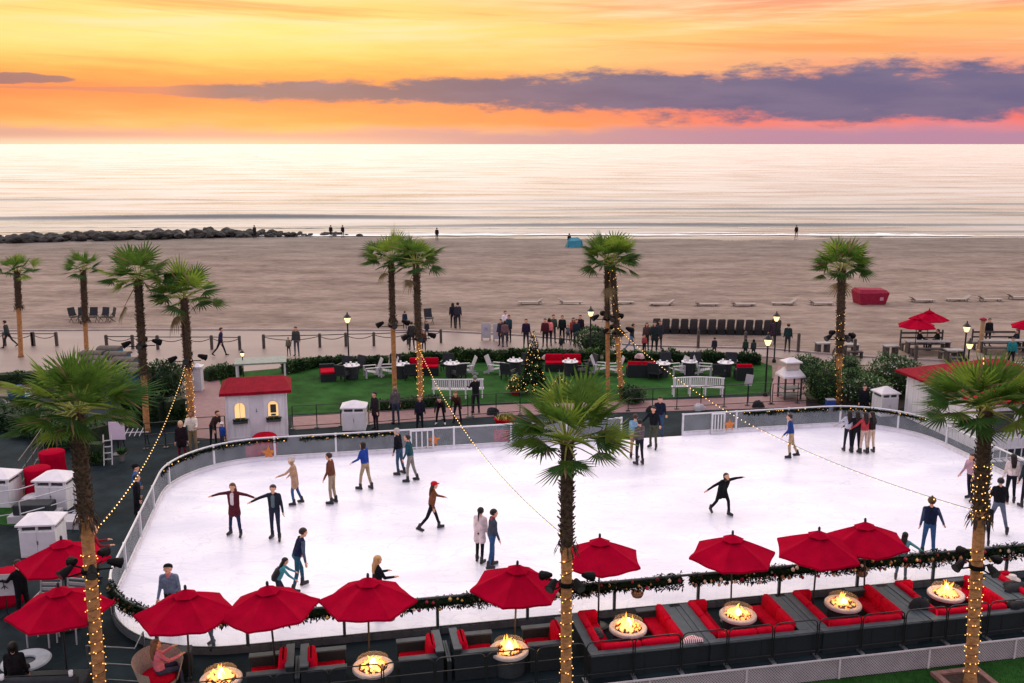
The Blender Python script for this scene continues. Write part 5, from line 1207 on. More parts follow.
# ------------------------------------------------------------------ kiosks and cabinets
WOOD = M('white_painted_boards', (.76, .75, .76), .6, .1, 3, .2, bscale=40, stretch=(4, 4, .4)); TRIM = M('white_trim', (.64, .62, .64), .5, .08, 3); ROOF = M('red_roof', (.25, .002, .015), .7, .22, 3, .5, bscale=18, spec=.1)
LIT = EM('lit_room', (1.0, .64, .28), .82); DGREEN = M('window_box_leaf', (.02, .05, .02), .7, .4, 20); PALEROOF = M('white_roof', (.70, .66, .68), .6, .1, 3)
GREY = M('slate_sign', (.05, .055, .06), .6, .2)
def hip(mb, x, y, z0, z1, rx, mi=0, th=.06):
    """hip roof: half sizes x, y at z0, ridge half length rx at z1, with a fascia below"""
    vs = [(-x, -y, z0), (x, -y, z0), (x, y, z0), (-x, y, z0), (-rx, 0, z1), (rx, 0, z1)]
    vs += [(-x, -y, z0-th), (x, -y, z0-th), (x, y, z0-th), (-x, y, z0-th)]
    return mb.add(vs, [(0, 1, 5, 4), (1, 2, 5), (2, 3, 4, 5), (3, 0, 4), (0, 6, 7, 1), (1, 7, 8, 2), (2, 8, 9, 3), (3, 9, 6, 0), (9, 8, 7, 6)], mi)
def arch_pts(w, h, n=10):
    r = w/2; return [(-r, 0), (r, 0)]+[(r*math.cos(PI*i/n), h-r+r*math.sin(PI*i/n)) for i in range(n+1)]
a, b = G(228, 441), G(288, 437); mid = (a+b)/2; rz = math.atan2(b.y-a.y, b.x-a.x)
r = thing('ticket_kiosk', 'small white kiosk with red roof and two glowing arched windows', 'kiosk', (mid.x, mid.y, 0), rz)
wd, dp, hh = 2.5, 1.9, 2.02
def wall_with_arches(): 
    m = MB(); d = .08
    # front wall as strips round two arched openings
    xs = [(-.68, .44), (.68, .44)]; zs, hz = .88, .78
    m.box((0, d/2, zs/2), (wd, d, zs)); m.box((0, d/2, (zs+hz+hh)/2), (wd, d, hh-zs-hz))
    edges = [-wd/2, -.68-.22, -.68+.22, .68-.22, .68+.22, wd/2]
    for q in (0, 2, 4): m.box(((edges[q]+edges[q+1])/2, d/2, zs+hz/2), (edges[q+1]-edges[q], d, hz))
    for cx, w_ in xs:   # spandrels above the arch
        rr = w_/2
        for i in range(10):
            a0, a1 = PI*i/10, PI*(i+1)/10; p0 = (cx+rr*math.cos(a0), zs+hz-rr+rr*math.sin(a0)); p1 = (cx+rr*math.cos(a1), zs+hz-rr+rr*math.sin(a1)); t = zs+hz
            m.add([(p0[0], 0, p0[1]), (p1[0], 0, p1[1]), (p1[0], 0, t), (p0[0], 0, t), (p0[0], d, p0[1]), (p1[0], d, p1[1])], [(0, 3, 2, 1), (0, 1, 5, 4)])
    m.box((-wd/2+d/2, dp/2+d/2, hh/2), (d, dp-d, hh)); m.box((wd/2-d/2, dp/2+d/2, hh/2), (d, dp-d, hh)); m.box((0, dp-d/2, hh/2), (wd-2*d, d, hh))
    return m
wall_with_arches().build('walls', WOOD, r)
m = MB()
for i in range(11): m.box((-wd/2+wd*(i+.5)/11, -.004, .44), (.014, .01, .86))
m.box((0, -.012, hh-.05), (wd, .02, .1)); m.box((0, -.015, .06), (wd+.04, .03, .12))
for s in (-1, 1): m.box((s*(wd/2-.05), -.012, hh/2), (.1, .02, hh-.24))
m.build('trim', TRIM, r)
m = MB(); hip(m, wd/2+.22, dp/2+.22, 0, .40, 1.12, 0, .12); o = m.build('roof', ROOF, r, loc=(0, dp/2, hh+.1))
for cx in (-.68, .68):
    m = MB(); m.sheet([(0, 0)], 0) if False else None
    p = arch_pts(.44, .78); m.add([(x, .0, z) for x, z in p], [tuple(range(len(p)))]); wn = m.build('window', LIT, r, loc=(cx, .35, .88)); wn.scale = (1.35, 1, 1.15)
    f = MB(); pts = [(x*1.04, -.02, z) for x, z in p]; f.tube(pts+[pts[0]], .022, 5); f.tube([(0, -.0, 0), (0, 0, .78)], .012, 4) if cx < 0 else None; fr = f.build('frame', TRIM, wn, loc=(0, -.34, 0)); fr.scale = (1/1.35, 1, 1/1.15)
    s = MB(); s.box((0, -.10, -.05), (.60, .18, .09)); 
    rg = random.Random(int(cx*9)); so_ = s.build('window_box', GREY, r, loc=(cx, 0, .86))
    s = MB()
    for i in range(90): s.leaf((rg.uniform(-.28, .28), -.1+rg.uniform(-.07, .07), -.01), (rg.uniform(-1, 1), rg.uniform(-1, 1), 1), .13, .04)
    s.build('plants', DGREEN, so_)
m = MB(); m.box((.68, .2, 1.25), (.24, .03, .36)); m.box((.68, .2, .98), (.2, .1, .06)); m.build('menu_board', GREY, r)
m = MB(); m.box((0, -.03, hh-.02), (.95, .04, .10)); m.build('sign_board', GREY, r)
m = MB(); m.box((0, -.012, 1.03), (.60, .012, 1.80)); 
m.build('door_panel', TRIM, r)
m = MB(); m.box((0, .0, .0), (.02, .012, .12)); m.ball((0, 0, -.06), .03, 6); m.build('door_emblem', M('blue_grey_emblem', (.12, .14, .25), .5, .1), r, loc=(.0, -.022, 1.28))
o = MB().lathe([(.02, 0), (.50, .0), (.52, .06), (.50, .34), (.40, .42), (.02, .44)], n=24).build('round_ottoman', CUSH, None, True); p = G(265, 444); o.location = p; tag(o, 'round red ottoman on the deck in front of the kiosk', 'ottoman')
# flat-roofed shelter behind the kiosk
p = G(262, 384); r = thing('garden_shelter', 'low flat-roofed grey shelter behind the kiosk roof', 'shelter', p, rz)
m = MB(); m.box((0, 0, 1.25), (2.6, 1.5, .08)); m.build('roof', M('grey_green_roof', (.22, .25, .22), .6, .2), r)
for sx in (-1, 1):
    for sy in (-1, 1): m = MB(); m.box((sx*1.2, sy*.65, .6), (.08, .08, 1.2)); m.build('post', TRIM, r)
# pavilion at the right end of the rink
pc = R(28.1, 35.4); r = thing('pavilion', 'white boarded pavilion with pyramid red roof behind the near lawn palm', 'building', (pc.x, pc.y, 0), TH)
hx, hy, hh2 = 2.3, 2.6, 2.05
m = MB(); m.box((0, 0, hh2/2), (2*hx, 2*hy, hh2)); m.build('walls', WOOD, r)
m = MB()
for i in range(14): m.box((-hx-.006, -hy+2*hy*(i+.5)/14, hh2/2), (.012, .014, hh2-.1)); m.box((-hx+2*hx*(i+.5)/14, -hy-.006, hh2/2), (.014, .012, hh2-.1))
m.build('boards', TRIM, r)
m = MB(); hip(m, hx+.4, hy+.4, 0, 1.05, .5, 0, .1); m.build('roof', ROOF, r, loc=(0, 0, hh2+.1))
for y in (-1.3,): m = MB(); m.box((y, -hy-.02, 1.2), (.9, .05, .9)); w_ = m.build('window', GREY, r); m = MB(); m.box((y, -hy-.05, .72), (1.0, .08, .06)); m.build('sill', TRIM, w_)
for i in range(9):
    t = i/8; m = MB(); m.ball((-(hx+.4)*(1-t)-.45*t, -(hy+.4)*(1-t), .12+.95*t), .05, 6); m.build('roof_bulb', BULB2, r, loc=(0, 0, hh2+.1))
def cabinet(name, label, px, py, w, d, h, rz_, open_top=True):
    p = G(px, py); r = thing(name, label, 'cabinet', p, rz_, 'white waste cabinets')
    hb = h*.66; hr = h-hb-.22
    m = MB(); m.box((0, 0, hb/2), (w, d, hb)); 
    for s in (-1, 1):
        for q in (-1, 1): m.box((s*(w/2-.05), q*(d/2-.05), hb+.09), (.08, .08, .20))
    m.box((0, -d/2+.05, hb+.09), (.07, .08, .20)); m.build('body', WOOD, r)
    m = MB(); m.box((0, 0, hb+.08), (w-.12, d-.12, .18)); m.build('dark_opening_fill', GREY, r)  # solid dark block whose colour gives the shade inside the open gap
    m = MB()
    for s in (-1, 1): m.box((s*w/4, -d/2-.012, hb/2), (w/2-.05, .024, hb-.1))
    m.build('door', TRIM, r); m = MB(); m.box((0, -d/2-.02, hb*.55), (.03, .03, .12)); m.build('handle', STEEL, r)
    m = MB(); hip(m, w/2+.07, d/2+.07, 0, hr+.02, .06, 0, .05); m.build('roof', PALEROOF, r, loc=(0, 0, hb+.2))
cabinet('waste_cabinet', 'white cabinet with peaked lid standing on the deck right of the kiosk', 355, 428, 1.0, .8, 1.28, .06)
cabinet('waste_cabinet', 'white cabinet with peaked lid in front of the pavilion at the right', 884, 414, .85, .8, 1.35, TH)
cabinet('waste_cabinet', 'white cabinet with peaked lid beside the big left palm trunk, red cloths behind it', 59, 505, 1.08, .9, 1.3, -.05)
cabinet('waste_cabinet', 'white cabinet with peaked lid just behind the farther left umbrella', 45, 551, 1.05, .9, 1.3, .1)
cabinet('waste_cabinet', 'white cabinet cut by the left edge of the photo', 3, 503, 1.0, .9, 1.3, 0)
# little cream hut on posts
p = G(789, 398); r = thing('garden_stand', 'cream stand with two-tier roof on posts beside the right brick path', 'stand', p, TH)
for sx in (-1, 1):
    for sy in (-1, 1): m = MB(); m.box((sx*.42, sy*.36, .6), (.07, .07, 1.2)); m.build('post', M('dark_post', (.05, .05, .05), .6, .2), r)
m = MB(); hip(m, .56, .5, 1.2, 1.62, .34, 0, .08); m.build('lower_roof', PALEROOF, r)
m = MB(); m.box((0, 0, 1.66), (.66, .5, .36)); m.build('cupola', M('cream_board', (.55, .46, .38), .6, .1), r)
m = MB(); hip(m, .43, .36, 1.88, 2.06, .1, 0, .06); m.build('upper_roof', PALEROOF, r)
m = MB(); m.box((0, 0, .55), (.9, .74, .06)); m.box((0, 0, .2), (.9, .74, .06)); m.build('shelf', M('grey_shelf', (.2, .2, .2), .6, .2), r)
p = G(199, 390); r = thing('gate_pillar', 'white square pillar with a cap beside the lit palm left of the kiosk', 'pillar', p, 0)
m = MB(); m.box((0, 0, .6), (.42, .42, 1.2)); m.build('shaft', TRIM, r); m = MB(); m.box((0, 0, 1.23), (.54, .54, .08)); m.box((0, 0, 1.32), (.44, .44, .12), taper=.2); m.build('cap', TRIM, r)

# ------------------------------------------------------------------ lamps
LAMP = EM('lamp_glow', (1.0, .70, .30), 1.9); IRON = M('black_iron', (.015, .016, .017), .4, .2)
def make_lamp():
    r = thing('lamp_post', 'x', 'street lamp'); h = 1.0
    m = MB(); m.lathe([(.13, 0), (.13, .1), (.07, .22), (.05, .3), (.045, 2.6), (.07, 2.64), (.05, 2.7)], n=10); m.build('post', IRON, r, True)
    m = MB(); m.lathe([(.08, 2.70), (.13, 2.78), (.19, 2.98), (.19, 3.02)], n=10); m.build('globe', LAMP, r, True)
    m = MB(); m.lathe([(.24, 3.02), (.22, 3.07), (.10, 3.2), (.05, 3.24), (.03, 3.34), (.01, 3.38)], n=10); m.build('cap', IRON, r)
    return r
lamp = Placer(make_lamp())
for x, y, yt, lb in ((349, 366, 313, 'lit black lamp post at the hedge, right of the kiosk'), (590, 357, 307, 'lit black lamp post at the hedge among the crowd, left of the touching palms'), (774, 362, 312, 'lit black lamp post behind the cream stand, farther of the pair'), (765, 396, 334, 'lit black lamp post at the right end of the lawn, nearer of the pair'),
                 (962, 376, 322, 'lit black lamp post behind the pavilion roof'), (244, 384, 350, 'lit black lamp post rising behind the kiosk roof'), (965, 392, 339, 'lit lamp post half hidden by the near lawn palm crown')):
    p = G(x, y); lamp((p.x, p.y, 0), 0, lb, 'lamp posts along the garden', HGT(y, yt)/3.3)

# ------------------------------------------------------------------ hedges, bushes, small trees
LEAFS = [M('leaf_mid', (.045, .105, .026), .6, .45, 8, spec=.2), M('leaf_dark', (.017, .050, .016), .65, .4, 8, spec=.2), M('leaf_light', (.085, .155, .038), .6, .35, 8, spec=.2)]
def foliage(name, label, cat, pts, width, height, n, leaf, seed, mats=None, group=None, round_=True, flowers=None):
    rg = random.Random(seed); o = Vector(pts[0]); r = thing(name, label, cat, o, 0, group); m = MB()
    P_ = [Vector(p)-o for p in pts]; seglen = [(b-a).length for a, b in zip(P_[:-1], P_[1:])] or [0]
    tot = sum(seglen)
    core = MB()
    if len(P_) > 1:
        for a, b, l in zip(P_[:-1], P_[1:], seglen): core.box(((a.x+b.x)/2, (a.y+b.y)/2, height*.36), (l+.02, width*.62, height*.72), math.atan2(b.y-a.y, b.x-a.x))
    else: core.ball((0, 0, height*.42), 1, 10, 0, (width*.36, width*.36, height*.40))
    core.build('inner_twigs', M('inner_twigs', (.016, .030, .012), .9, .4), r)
    for i in range(n):
        if tot > 0:
            t = rg.random()*tot; k = 0
            while k < len(seglen)-1 and t > seglen[k]: t -= seglen[k]; k += 1
            a, b = P_[k], P_[k+1]; c = a.lerp(b, t/max(1e-6, seglen[k])); dn = (b-a).normalized(); sd = Vector((-dn.y, dn.x, 0))
        else: c = P_[0]; sd = None
        hv = height*(.82+.36*mnoise.noise((c.x*.9, c.y*.9, seed))+.18*mnoise.noise((c.x*3, c.y*3, seed)))
        if sd is not None:
            ang = rg.uniform(0, PI) if round_ else rg.choice((rg.uniform(0, .5), rg.uniform(.5, 2.6), rg.uniform(2.6, PI)))
            q = c+sd*math.cos(ang)*width/2*rg.uniform(.7, 1.05)+Vector((0, 0, max(.03, hv*(.25+.75*math.sin(ang))*rg.uniform(.55, 1.03))))
            nrm = sd*math.cos(ang)+Vector((0, 0, math.sin(ang)))
        else:
            d = Vector((rg.gauss(0, 1), rg.gauss(0, 1), rg.gauss(.1, 1))).normalized(); bump = 1+.3*mnoise.noise(d*2.1+Vector((seed, 0, 0)))
            q = Vector((d.x*width/2, d.y*width/2, d.z*height*.52))*bump*rg.uniform(.7, 1.05)+Vector((0, 0, height*.5)); q.z = max(.03, q.z); nrm = d
        dr = (nrm*.7+Vector((rg.uniform(-1, 1), rg.uniform(-1, 1), rg.uniform(-.5, 1)))).normalized()
        cl = mnoise.noise((q.x*1.3+seed, q.y*1.3, q.z*1.3))
        mi = 2 if cl > .22 and rg.random() < .7 else (1 if cl < -.08 and rg.random() < .75 else 0)
        if flowers and rg.random() < flowers[1]: m.ball(q, .035, 5, 3); continue
        m.leaf(q, dr, leaf*rg.uniform(.7, 1.3), leaf*.6, mi)
    m.build('foliage', (mats or LEAFS)+([flowers[0]] if flowers else []), r)
    return r
def line(*pts): return [tuple(G(x, y)) for x, y in pts]
foliage('hedge', 'long low bushy hedge along the far edge of the lawn, centre part', 'hedge', line((392, 365), (430, 362), (540, 360), (600, 361)), .9, .75, 8000, .16, 1, group='hedges round the lawn')
foliage('hedge', 'low hedge along the far edge of the lawn behind the white chairs, right part', 'hedge', line((604, 361), (650, 361), (760, 364)), .85, .7, 5600, .15, 2, group='hedges round the lawn')
foliage('hedge', 'low hedge at the far edge of the lawn left of the lit lamp, left part', 'hedge', line((285, 374), (312, 367), (388, 366)), .8, .7, 3600, .15, 3, group='hedges round the lawn')
foliage('hedge', 'short hedge behind the kiosk, left of its flat-roofed shelter', 'hedge', line((206, 381), (240, 374)), .8, .75, 1300, .12, 4, group='hedges round the lawn')
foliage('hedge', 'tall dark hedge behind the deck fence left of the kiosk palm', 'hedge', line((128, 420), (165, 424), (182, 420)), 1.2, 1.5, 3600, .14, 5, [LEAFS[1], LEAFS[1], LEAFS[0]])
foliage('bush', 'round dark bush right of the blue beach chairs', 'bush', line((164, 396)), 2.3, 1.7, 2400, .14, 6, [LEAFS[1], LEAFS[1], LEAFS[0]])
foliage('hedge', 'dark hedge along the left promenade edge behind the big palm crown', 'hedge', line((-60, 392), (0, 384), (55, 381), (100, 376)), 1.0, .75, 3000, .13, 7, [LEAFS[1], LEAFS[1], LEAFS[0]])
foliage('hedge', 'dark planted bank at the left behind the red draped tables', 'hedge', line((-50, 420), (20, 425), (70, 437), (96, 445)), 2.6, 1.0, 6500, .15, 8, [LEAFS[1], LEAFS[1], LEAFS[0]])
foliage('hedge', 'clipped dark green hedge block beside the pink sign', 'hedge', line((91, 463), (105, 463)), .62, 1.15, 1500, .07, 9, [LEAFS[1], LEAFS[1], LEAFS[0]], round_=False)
FLW = M('white_blossom', (.6, .58, .5), .7, .1)
foliage('bush', 'leafy bush left of the palm among the right bushes', 'bush', line((822, 401)), 2.0, 1.9, 2400, .13, 10, group='bushes at the right')
foliage('bush', 'leafy bush right behind the palm among the right bushes', 'bush', line((852, 395)), 1.9, 1.3, 1800, .13, 11, group='bushes at the right')
foliage('bush', 'white-flowered bush beside the cabinet in front of the pavilion', 'bush', line((868, 404)), 2.2, 1.3, 2300, .12, 12, None, 'bushes at the right', flowers=(FLW, .06))
foliage('bush', 'large white-flowered bush behind the cabinet and left of the pavilion', 'bush', line((893, 394)), 2.9, 1.9, 3400, .13, 13, None, 'bushes at the right', flowers=(FLW, .05))
foliage('bush', 'low green bush on the promenade edge behind the right palm', 'bush', line((845, 372)), 1.8, .8, 1300, .12, 14, group='bushes at the right')
foliage('bush', 'small bush behind the cream stand', 'bush', line((806, 376)), 1.9, 1.1, 1500, .12, 15, group='bushes at the right')
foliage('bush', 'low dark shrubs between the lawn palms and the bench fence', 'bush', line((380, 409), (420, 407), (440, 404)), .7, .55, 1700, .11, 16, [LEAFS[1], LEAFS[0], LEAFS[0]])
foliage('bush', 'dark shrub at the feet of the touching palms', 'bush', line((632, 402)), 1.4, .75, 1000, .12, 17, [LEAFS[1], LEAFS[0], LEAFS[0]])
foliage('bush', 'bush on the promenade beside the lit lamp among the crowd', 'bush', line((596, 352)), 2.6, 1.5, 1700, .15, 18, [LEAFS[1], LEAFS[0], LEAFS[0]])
mb = MB(); mb.sheet(poly([(806, 412), (806, 392), (826, 370), (930, 372), (930, 400), (890, 412)]), .012); struct('planting_bed', mb, M('dark_mulch', (.03, .022, .018), .95, .5, 3, world=True))
# Christmas tree and small lit shrubs
def lit_tree(name, label, p, h, rb, n, seed, nb, pot=None, mats=None):
    rg = random.Random(seed); r = thing(name, label, 'Christmas tree' if h > 2 else 'shrub', p, 0); z0 = .28
    m = MB(); m.tube([(0, 0, 0), (0, 0, h*.95)], [.06, .01], 7); m.build('trunk', BOOTM, r)
    m = MB()
    for i in range(n):
        t = 1-rg.random()**.5; z = z0+(h-z0)*t; q = rb*(1-t)*(1+.18*math.sin(z*11+2*math.sin(seed)))*rg.uniform(.55, 1.08)+.02; a = rg.uniform(0, 6.28)
        m.leaf((q*math.cos(a), q*math.sin(a), z), (math.cos(a), math.sin(a), rg.uniform(-.4, .5)), .15, .07, rg.choice((0, 0, 1)))
    m.build('foliage', mats or PINE[:2], r)
    for i in range(nb):
        t = 1-rg.random()**.55; a = rg.uniform(0, 6.28); q = rb*(1-t)*1.06+.02; bulb(r, (q*math.cos(a), q*math.sin(a), z0+(h-z0)*t))
    if pot: m = MB(); m.lathe([(.2, 0), (.3, .28), (.32, .30), (.26, .30)], n=14); m.build('pot', pot, r)
p = G(533, 394); lit_tree('christmas_tree', 'tall cone-shaped Christmas tree covered in warm lights on the lawn', p, HGT(394, 331), .62, 2600, 5, 98)
p = G(515, 394); lit_tree('lit_shrub', 'small shrub with yellow lights in a red pot left of the Christmas tree', p, 1.05, .42, 800, 6, 45, CUSH, [LEAFS[2], LEAFS[0]])
p = G(560, 395); lit_tree('lit_shrub', 'small shrub with yellow lights right of the Christmas tree', p, 1.15, .5, 900, 7, 50, CUSH, [LEAFS[2], LEAFS[0]])

# ------------------------------------------------------------------ fences behind the deck
def rail_fence(label, pts, h, step, m_, rails=(1.0, .55, .12), group='thin metal fences round the deck', name='metal_fence'):
    W_ = [Vector(p) for p in pts]; o = W_[0].copy(); r = thing(name, label, 'fence', o, 0, group)
    q = MB()
    for z in rails: q.tube([p-o+Vector((0, 0, h*z)) for p in W_], .018, 6)
    q.build('rails', m_, r)
    for p in resample([(p.x, p.y) for p in W_], step): b = MB(); b.tube([(0, 0, 0), (0, 0, h)], .022, 6); b.box((0, 0, .015), (.2, .2, .03)); b.build('post', m_, r, loc=(p[0]-o.x, p[1]-o.y, 0))
rail_fence('thin black fence behind the deck between the kiosk and the white cabinet', line((293, 429), (341, 426)), 1.05, 1.2, IRON)
rail_fence('thin black fence behind the deck from the white cabinet to the lawn palms', line((369, 425), (420, 421), (468, 417)), 1.05, 1.1, IRON)
rail_fence('thin black fence along the brick path below the curved left bench', line((472, 417), (520, 414)), 1.05, 1.1, IRON)
rail_fence('thin black fence behind the gate gap below the right curved bench', line((628, 411), (700, 408), (770, 404)), 1.05, 1.15, IRON)
rail_fence('thin black fence from the cream stand to the right bushes', line((772, 404), (830, 402), (872, 411)), 1.0, 1.2, IRON)
rail_fence('black railing left of the kiosk in front of the brick path', line((146, 449), (186, 446)), 1.1, .8, IRON)
rail_fence('black gate railing between the lit palm and the kiosk', line((197, 443), (226, 441)), 1.1, .9, IRON)
WR = M('pale_handrail', (.45, .45, .47), .4, .1, metal=.3)
rail_fence('pale handrail running from the left edge beside the grass patch', line((-6, 520), (22, 516), (46, 508)), .95, 1.2, WR)
rail_fence('pale handrail crossing in front of the cabinet beside the big left palm', line((22, 529), (50, 521), (76, 513)), .95, 1.3, WR)
rail_fence('dark stair railing beside the red draped tables', line((21, 487), (34, 468), (44, 452)), 1.0, 1.1, M('bronze_rail', (.10, .085, .08), .5, .2))
rail_fence('steel railing on the deck right of the big left palm near the bottom', line((90, 683), (138, 686), (146, 668)), .95, 1.4, M('steel_rail', (.14, .15, .16), .35, .2, metal=.6))
rail_fence('white picket railing behind the rink at the far right', [tuple(R(25.2, 31.6)), tuple(R(30, 31.2))], .95, .3, TRIM)
# post and chain fence along the promenade
CHAINW = M('weathered_timber', (.075, .062, .055), .8, .3, 6, .3)
def chain_fence(label, pts):
    W_ = [G(x, y) for x, y in pts]; o = W_[0].copy(); r = thing('chain_fence', label, 'fence', o, 0, 'post and chain fences on the promenade')
    for p in W_: b = MB(); b.box((0, 0, .42), (.15, .15, .84)); b.box((0, 0, .86), (.17, .17, .05), taper=.6); b.build('post', CHAINW, r, loc=p-o)
    for a, b in zip(W_[:-1], W_[1:]):
        c = MB(); c.tube([(a.lerp(b, t/10)-o)+Vector((0, 0, .72-.9*(t/10)*(1-t/10))) for t in range(11)], .025, 5); c.tube([a-o+Vector((0, 0, .78)), b-o+Vector((0, 0, .78))], .03, 5); c.build('chain', CHAINW, r)
chain_fence('weathered post and chain fence on the promenade at the far left', [(-22, 346), (5, 346), (33, 346)])
chain_fence('short two-post chain fence on the promenade behind the big left palm', [(34, 346), (57, 346)])
chain_fence('weathered post and chain fence left of the kiosk, past the pair of palms', [(107, 349), (133, 349), (158, 349.5), (185, 349.5), (212, 349.5), (240, 350)])
chain_fence('weathered post and chain fence from the kiosk to the lit lamp', [(264, 348.5), (320, 347.5), (346, 346.5), (374, 346), (408, 344.5), (441, 343)])
for x, y, lb in ((698, 348, 'lone weathered post on the promenade left of the seated people'), (745, 350, 'weathered post behind the seated couple at the hedge'), (798, 352, 'lone weathered post right of the lamp pair'), (854, 358, 'lone weathered post right of the lit palm'), (915, 365, 'lone weathered post below the beach umbrellas')):
    p = G(x, y); r = thing('timber_post', lb, 'post', p, 0, 'lone posts on the promenade'); b = MB(); b.box((0, 0, .55), (.15, .15, 1.1)); b.build('shaft', CHAINW, r); b = MB(); b.box((0, 0, 1.13), (.17, .17, .06), taper=.5); b.build('cap', CHAINW, r)
# ------------------------------------------------------------------ lawn furniture
WPAINT = M('white_paint', (.42, .40, .42), .5, .1, 4); NAPKIN = M('white_linen', (.7, .68, .68), .8, .1); CHARC = M('charcoal_cloth', (.022, .025, .03), .75, .3, 6)
def adirondack():
    """faces +x"""
    r = thing('adirondack_chair', 'x', 'garden chair')
    b = MB()
    for i in range(6): b.box((-.42, -.26+.104*i, .60), (.022, .092, .86), tilt=('Y', -.38))
    b.box((-.30, 0, .42), (.03, .6, .06), tilt=('Y', -.38)); b.build('backrest', WPAINT, r)
    s = MB()
    for i in range(5): s.box((-.16+.12*i, 0, .25+.028*i), (.105, .56, .022), tilt=('Y', -.22))
    s.build('seat', WPAINT, r)
    for q in (-1, 1):
        a = MB(); a.box((.05, q*.36, .56), (.70, .14, .025)); a.build('arm', WPAINT, r)
        l = MB(); l.box((.36, q*.33, .275), (.09, .03, .55)); l.build('leg', WPAINT, r); l = MB(); l.box((-.32, q*.31, .17), (.6, .03, .10), tilt=('Y', -.3)); l.box((-.30, q*.33, .3), (.07, .03, .5)); l.build('leg', WPAINT, r)
    return r
adi = Placer(adirondack())
for x, y, f, lb in ((372, 377, 200, 'white slatted garden chair on the lawn right of the left lamp, facing left'), (466, 375, 195, 'white slatted garden chair on the lawn right of the red-covered couch'), (496, 374, -20, 'white slatted garden chair left of the round table near the Christmas tree'), (601, 374, -15, 'white slatted garden chair immediately left of the touching palms'), (613, 375, 185, 'white slatted garden chair half hidden behind the touching palms'),
                   (677, 375, 195, 'white slatted garden chair above the right curved bench, left of a facing pair'), (704, 375, -15, 'white slatted garden chair above the right curved bench, right of a facing pair'), (388, 376, 190, 'white slatted garden chair just left of the unlit lawn palm')):
    p = G(x, y); adi((p.x, p.y, .014), rad(f), lb, 'white garden chairs on the lawn')
def lawn_table():
    r = thing('covered_table', 'x', 'table'); m = MB(); m.lathe([(.30, 0), (.33, .02), (.36, .70), (.38, .72)], n=14); m.build('cloth', CHARC, r)
    m = MB(); m.lathe([(.02, .73), (.44, .73), (.44, .755), (.02, .757)], n=18); m.build('table_top', NAPKIN, r)
    for a in (.3, 1.9, 3.4, 5.0): m = MB(); m.lathe([(.05, 0), (.065, .03), (.05, .10), (.06, .12)], (.27*math.cos(a), .27*math.sin(a), .758), 8); m.build('cup', NAPKIN, r)
    return r
tabl = Placer(lawn_table())
for x, y, lb in ((352, 379, 'dark-skirted table with white top left of the leftmost white chair'), (402, 378, 'dark-skirted table with white top between the two lawn palms and the left chairs'), (452, 377, 'dark-skirted table with white top left of the chair above the left curved bench'), (515, 374, 'dark-skirted table with white top just left of the Christmas tree'), (570, 375, 'dark-skirted table with white top in front of the long red couch'), (662, 377, 'dark-skirted table with white top left of the facing white chairs'), (725, 376, 'dark-skirted table with white top right of the facing white chairs'), (689, 375, 'dark-skirted table between the two facing white chairs')):
    p = G(x, y); tabl((p.x, p.y, .014), 0, lb, 'dark-skirted tables on the lawn')
def dark_chair():
    r = thing('dark_garden_chair', 'x', 'garden chair'); m = MB(); m.rbox((0, 0, .36), (.60, .62, .14), .03); m.build('seat', CHARC, r); m = MB(); m.rbox((-.30, 0, .66), (.10, .62, .56), .03, tilt=('Y', -.2)); m.build('backrest', CHARC, r)
    for sx in (-1, 1):
        for sy in (-1, 1): l = MB(); l.box((sx*.26, sy*.27, .15), (.05, .05, .30)); l.build('leg', IRON, r)
    for sy in (-1, 1): l = MB(); l.box((0, sy*.31, .52), (.56, .06, .05)); l.build('arm', IRON, r)
    return r
dch = Placer(dark_chair())
for x, y, f, lb in ((345, 374, 250, 'dark cushioned chair behind the leftmost lawn table'), (395, 372, 270, 'dark cushioned chair behind the unlit lawn palm'), (447, 371, 260, 'dark cushioned chair behind the table left of the curved bench'), (583, 377, 180, 'dark cushioned chair right of the long red couch'), (590, 371, 200, 'dark cushioned chair behind the chair right of the long red couch'), (666, 370, 270, 'dark cushioned chair behind the table left of the facing white chairs'), (731, 370, 260, 'dark cushioned chair behind the table right of the facing white chairs'),
   (358, 373, 230, 'dark cushioned chair between the leftmost lawn table and the hedge lamp'), (343, 381, 70, 'dark cushioned chair in front of the leftmost lawn table'), (410, 380, 100, 'dark cushioned chair in front of the table between the lawn palms'), (459, 380, 120, 'dark cushioned chair just above the left curved bench'), (508, 379, 60, 'dark cushioned chair in front of the table left of the Christmas tree'), (524, 371, 240, 'dark cushioned chair at the hedge left of the Christmas tree'),
   (655, 379, 60, 'dark cushioned chair at the left end above the right curved bench'), (696, 370, 270, 'dark cushioned chair behind the table between the facing white chairs'), (718, 380, 80, 'dark cushioned chair at the right end above the right curved bench')):
    p = G(x, y); dch((p.x, p.y, .014), rad(f), lb, 'dark cushioned chairs on the lawn')
def couch(lb, x, y, w, d, redback, redseat, rz=0, pink=False):
    r = thing('garden_couch', lb, 'sofa', G(x, y, .014), rz, 'couches on the lawn')
    m = MB(); m.box((0, 0, .20), (w, d, .40)); m.box((0, d/2-.09, .55), (w, .18, .30)) if redback != 'front' else m.box((0, -d/2+.09, .55), (w, .18, .30))
    m.build('frame', WICK, r); sgn = 1 if redback != 'front' else -1
    n = max(1, round(w/.8))
    for i in range(n):
        cx = -w/2+w*(i+.5)/n
        if redback: b = MB(); b.rbox((cx, sgn*(d/2-.22), .66), (w/n-.03, .16, .42), .05); b.build('back_cushion', CUSH, r, True)
        s = MB(); s.rbox((cx, -sgn*.08, .46), (w/n-.03, d-.3, .13), .04); s.build('seat_cushion', CUSH if redseat else CHARC, r, True)
    return r
couch('long red-backed couch on the lawn right of the Christmas tree', 563, 370, 2.0, .9, 'back', True)
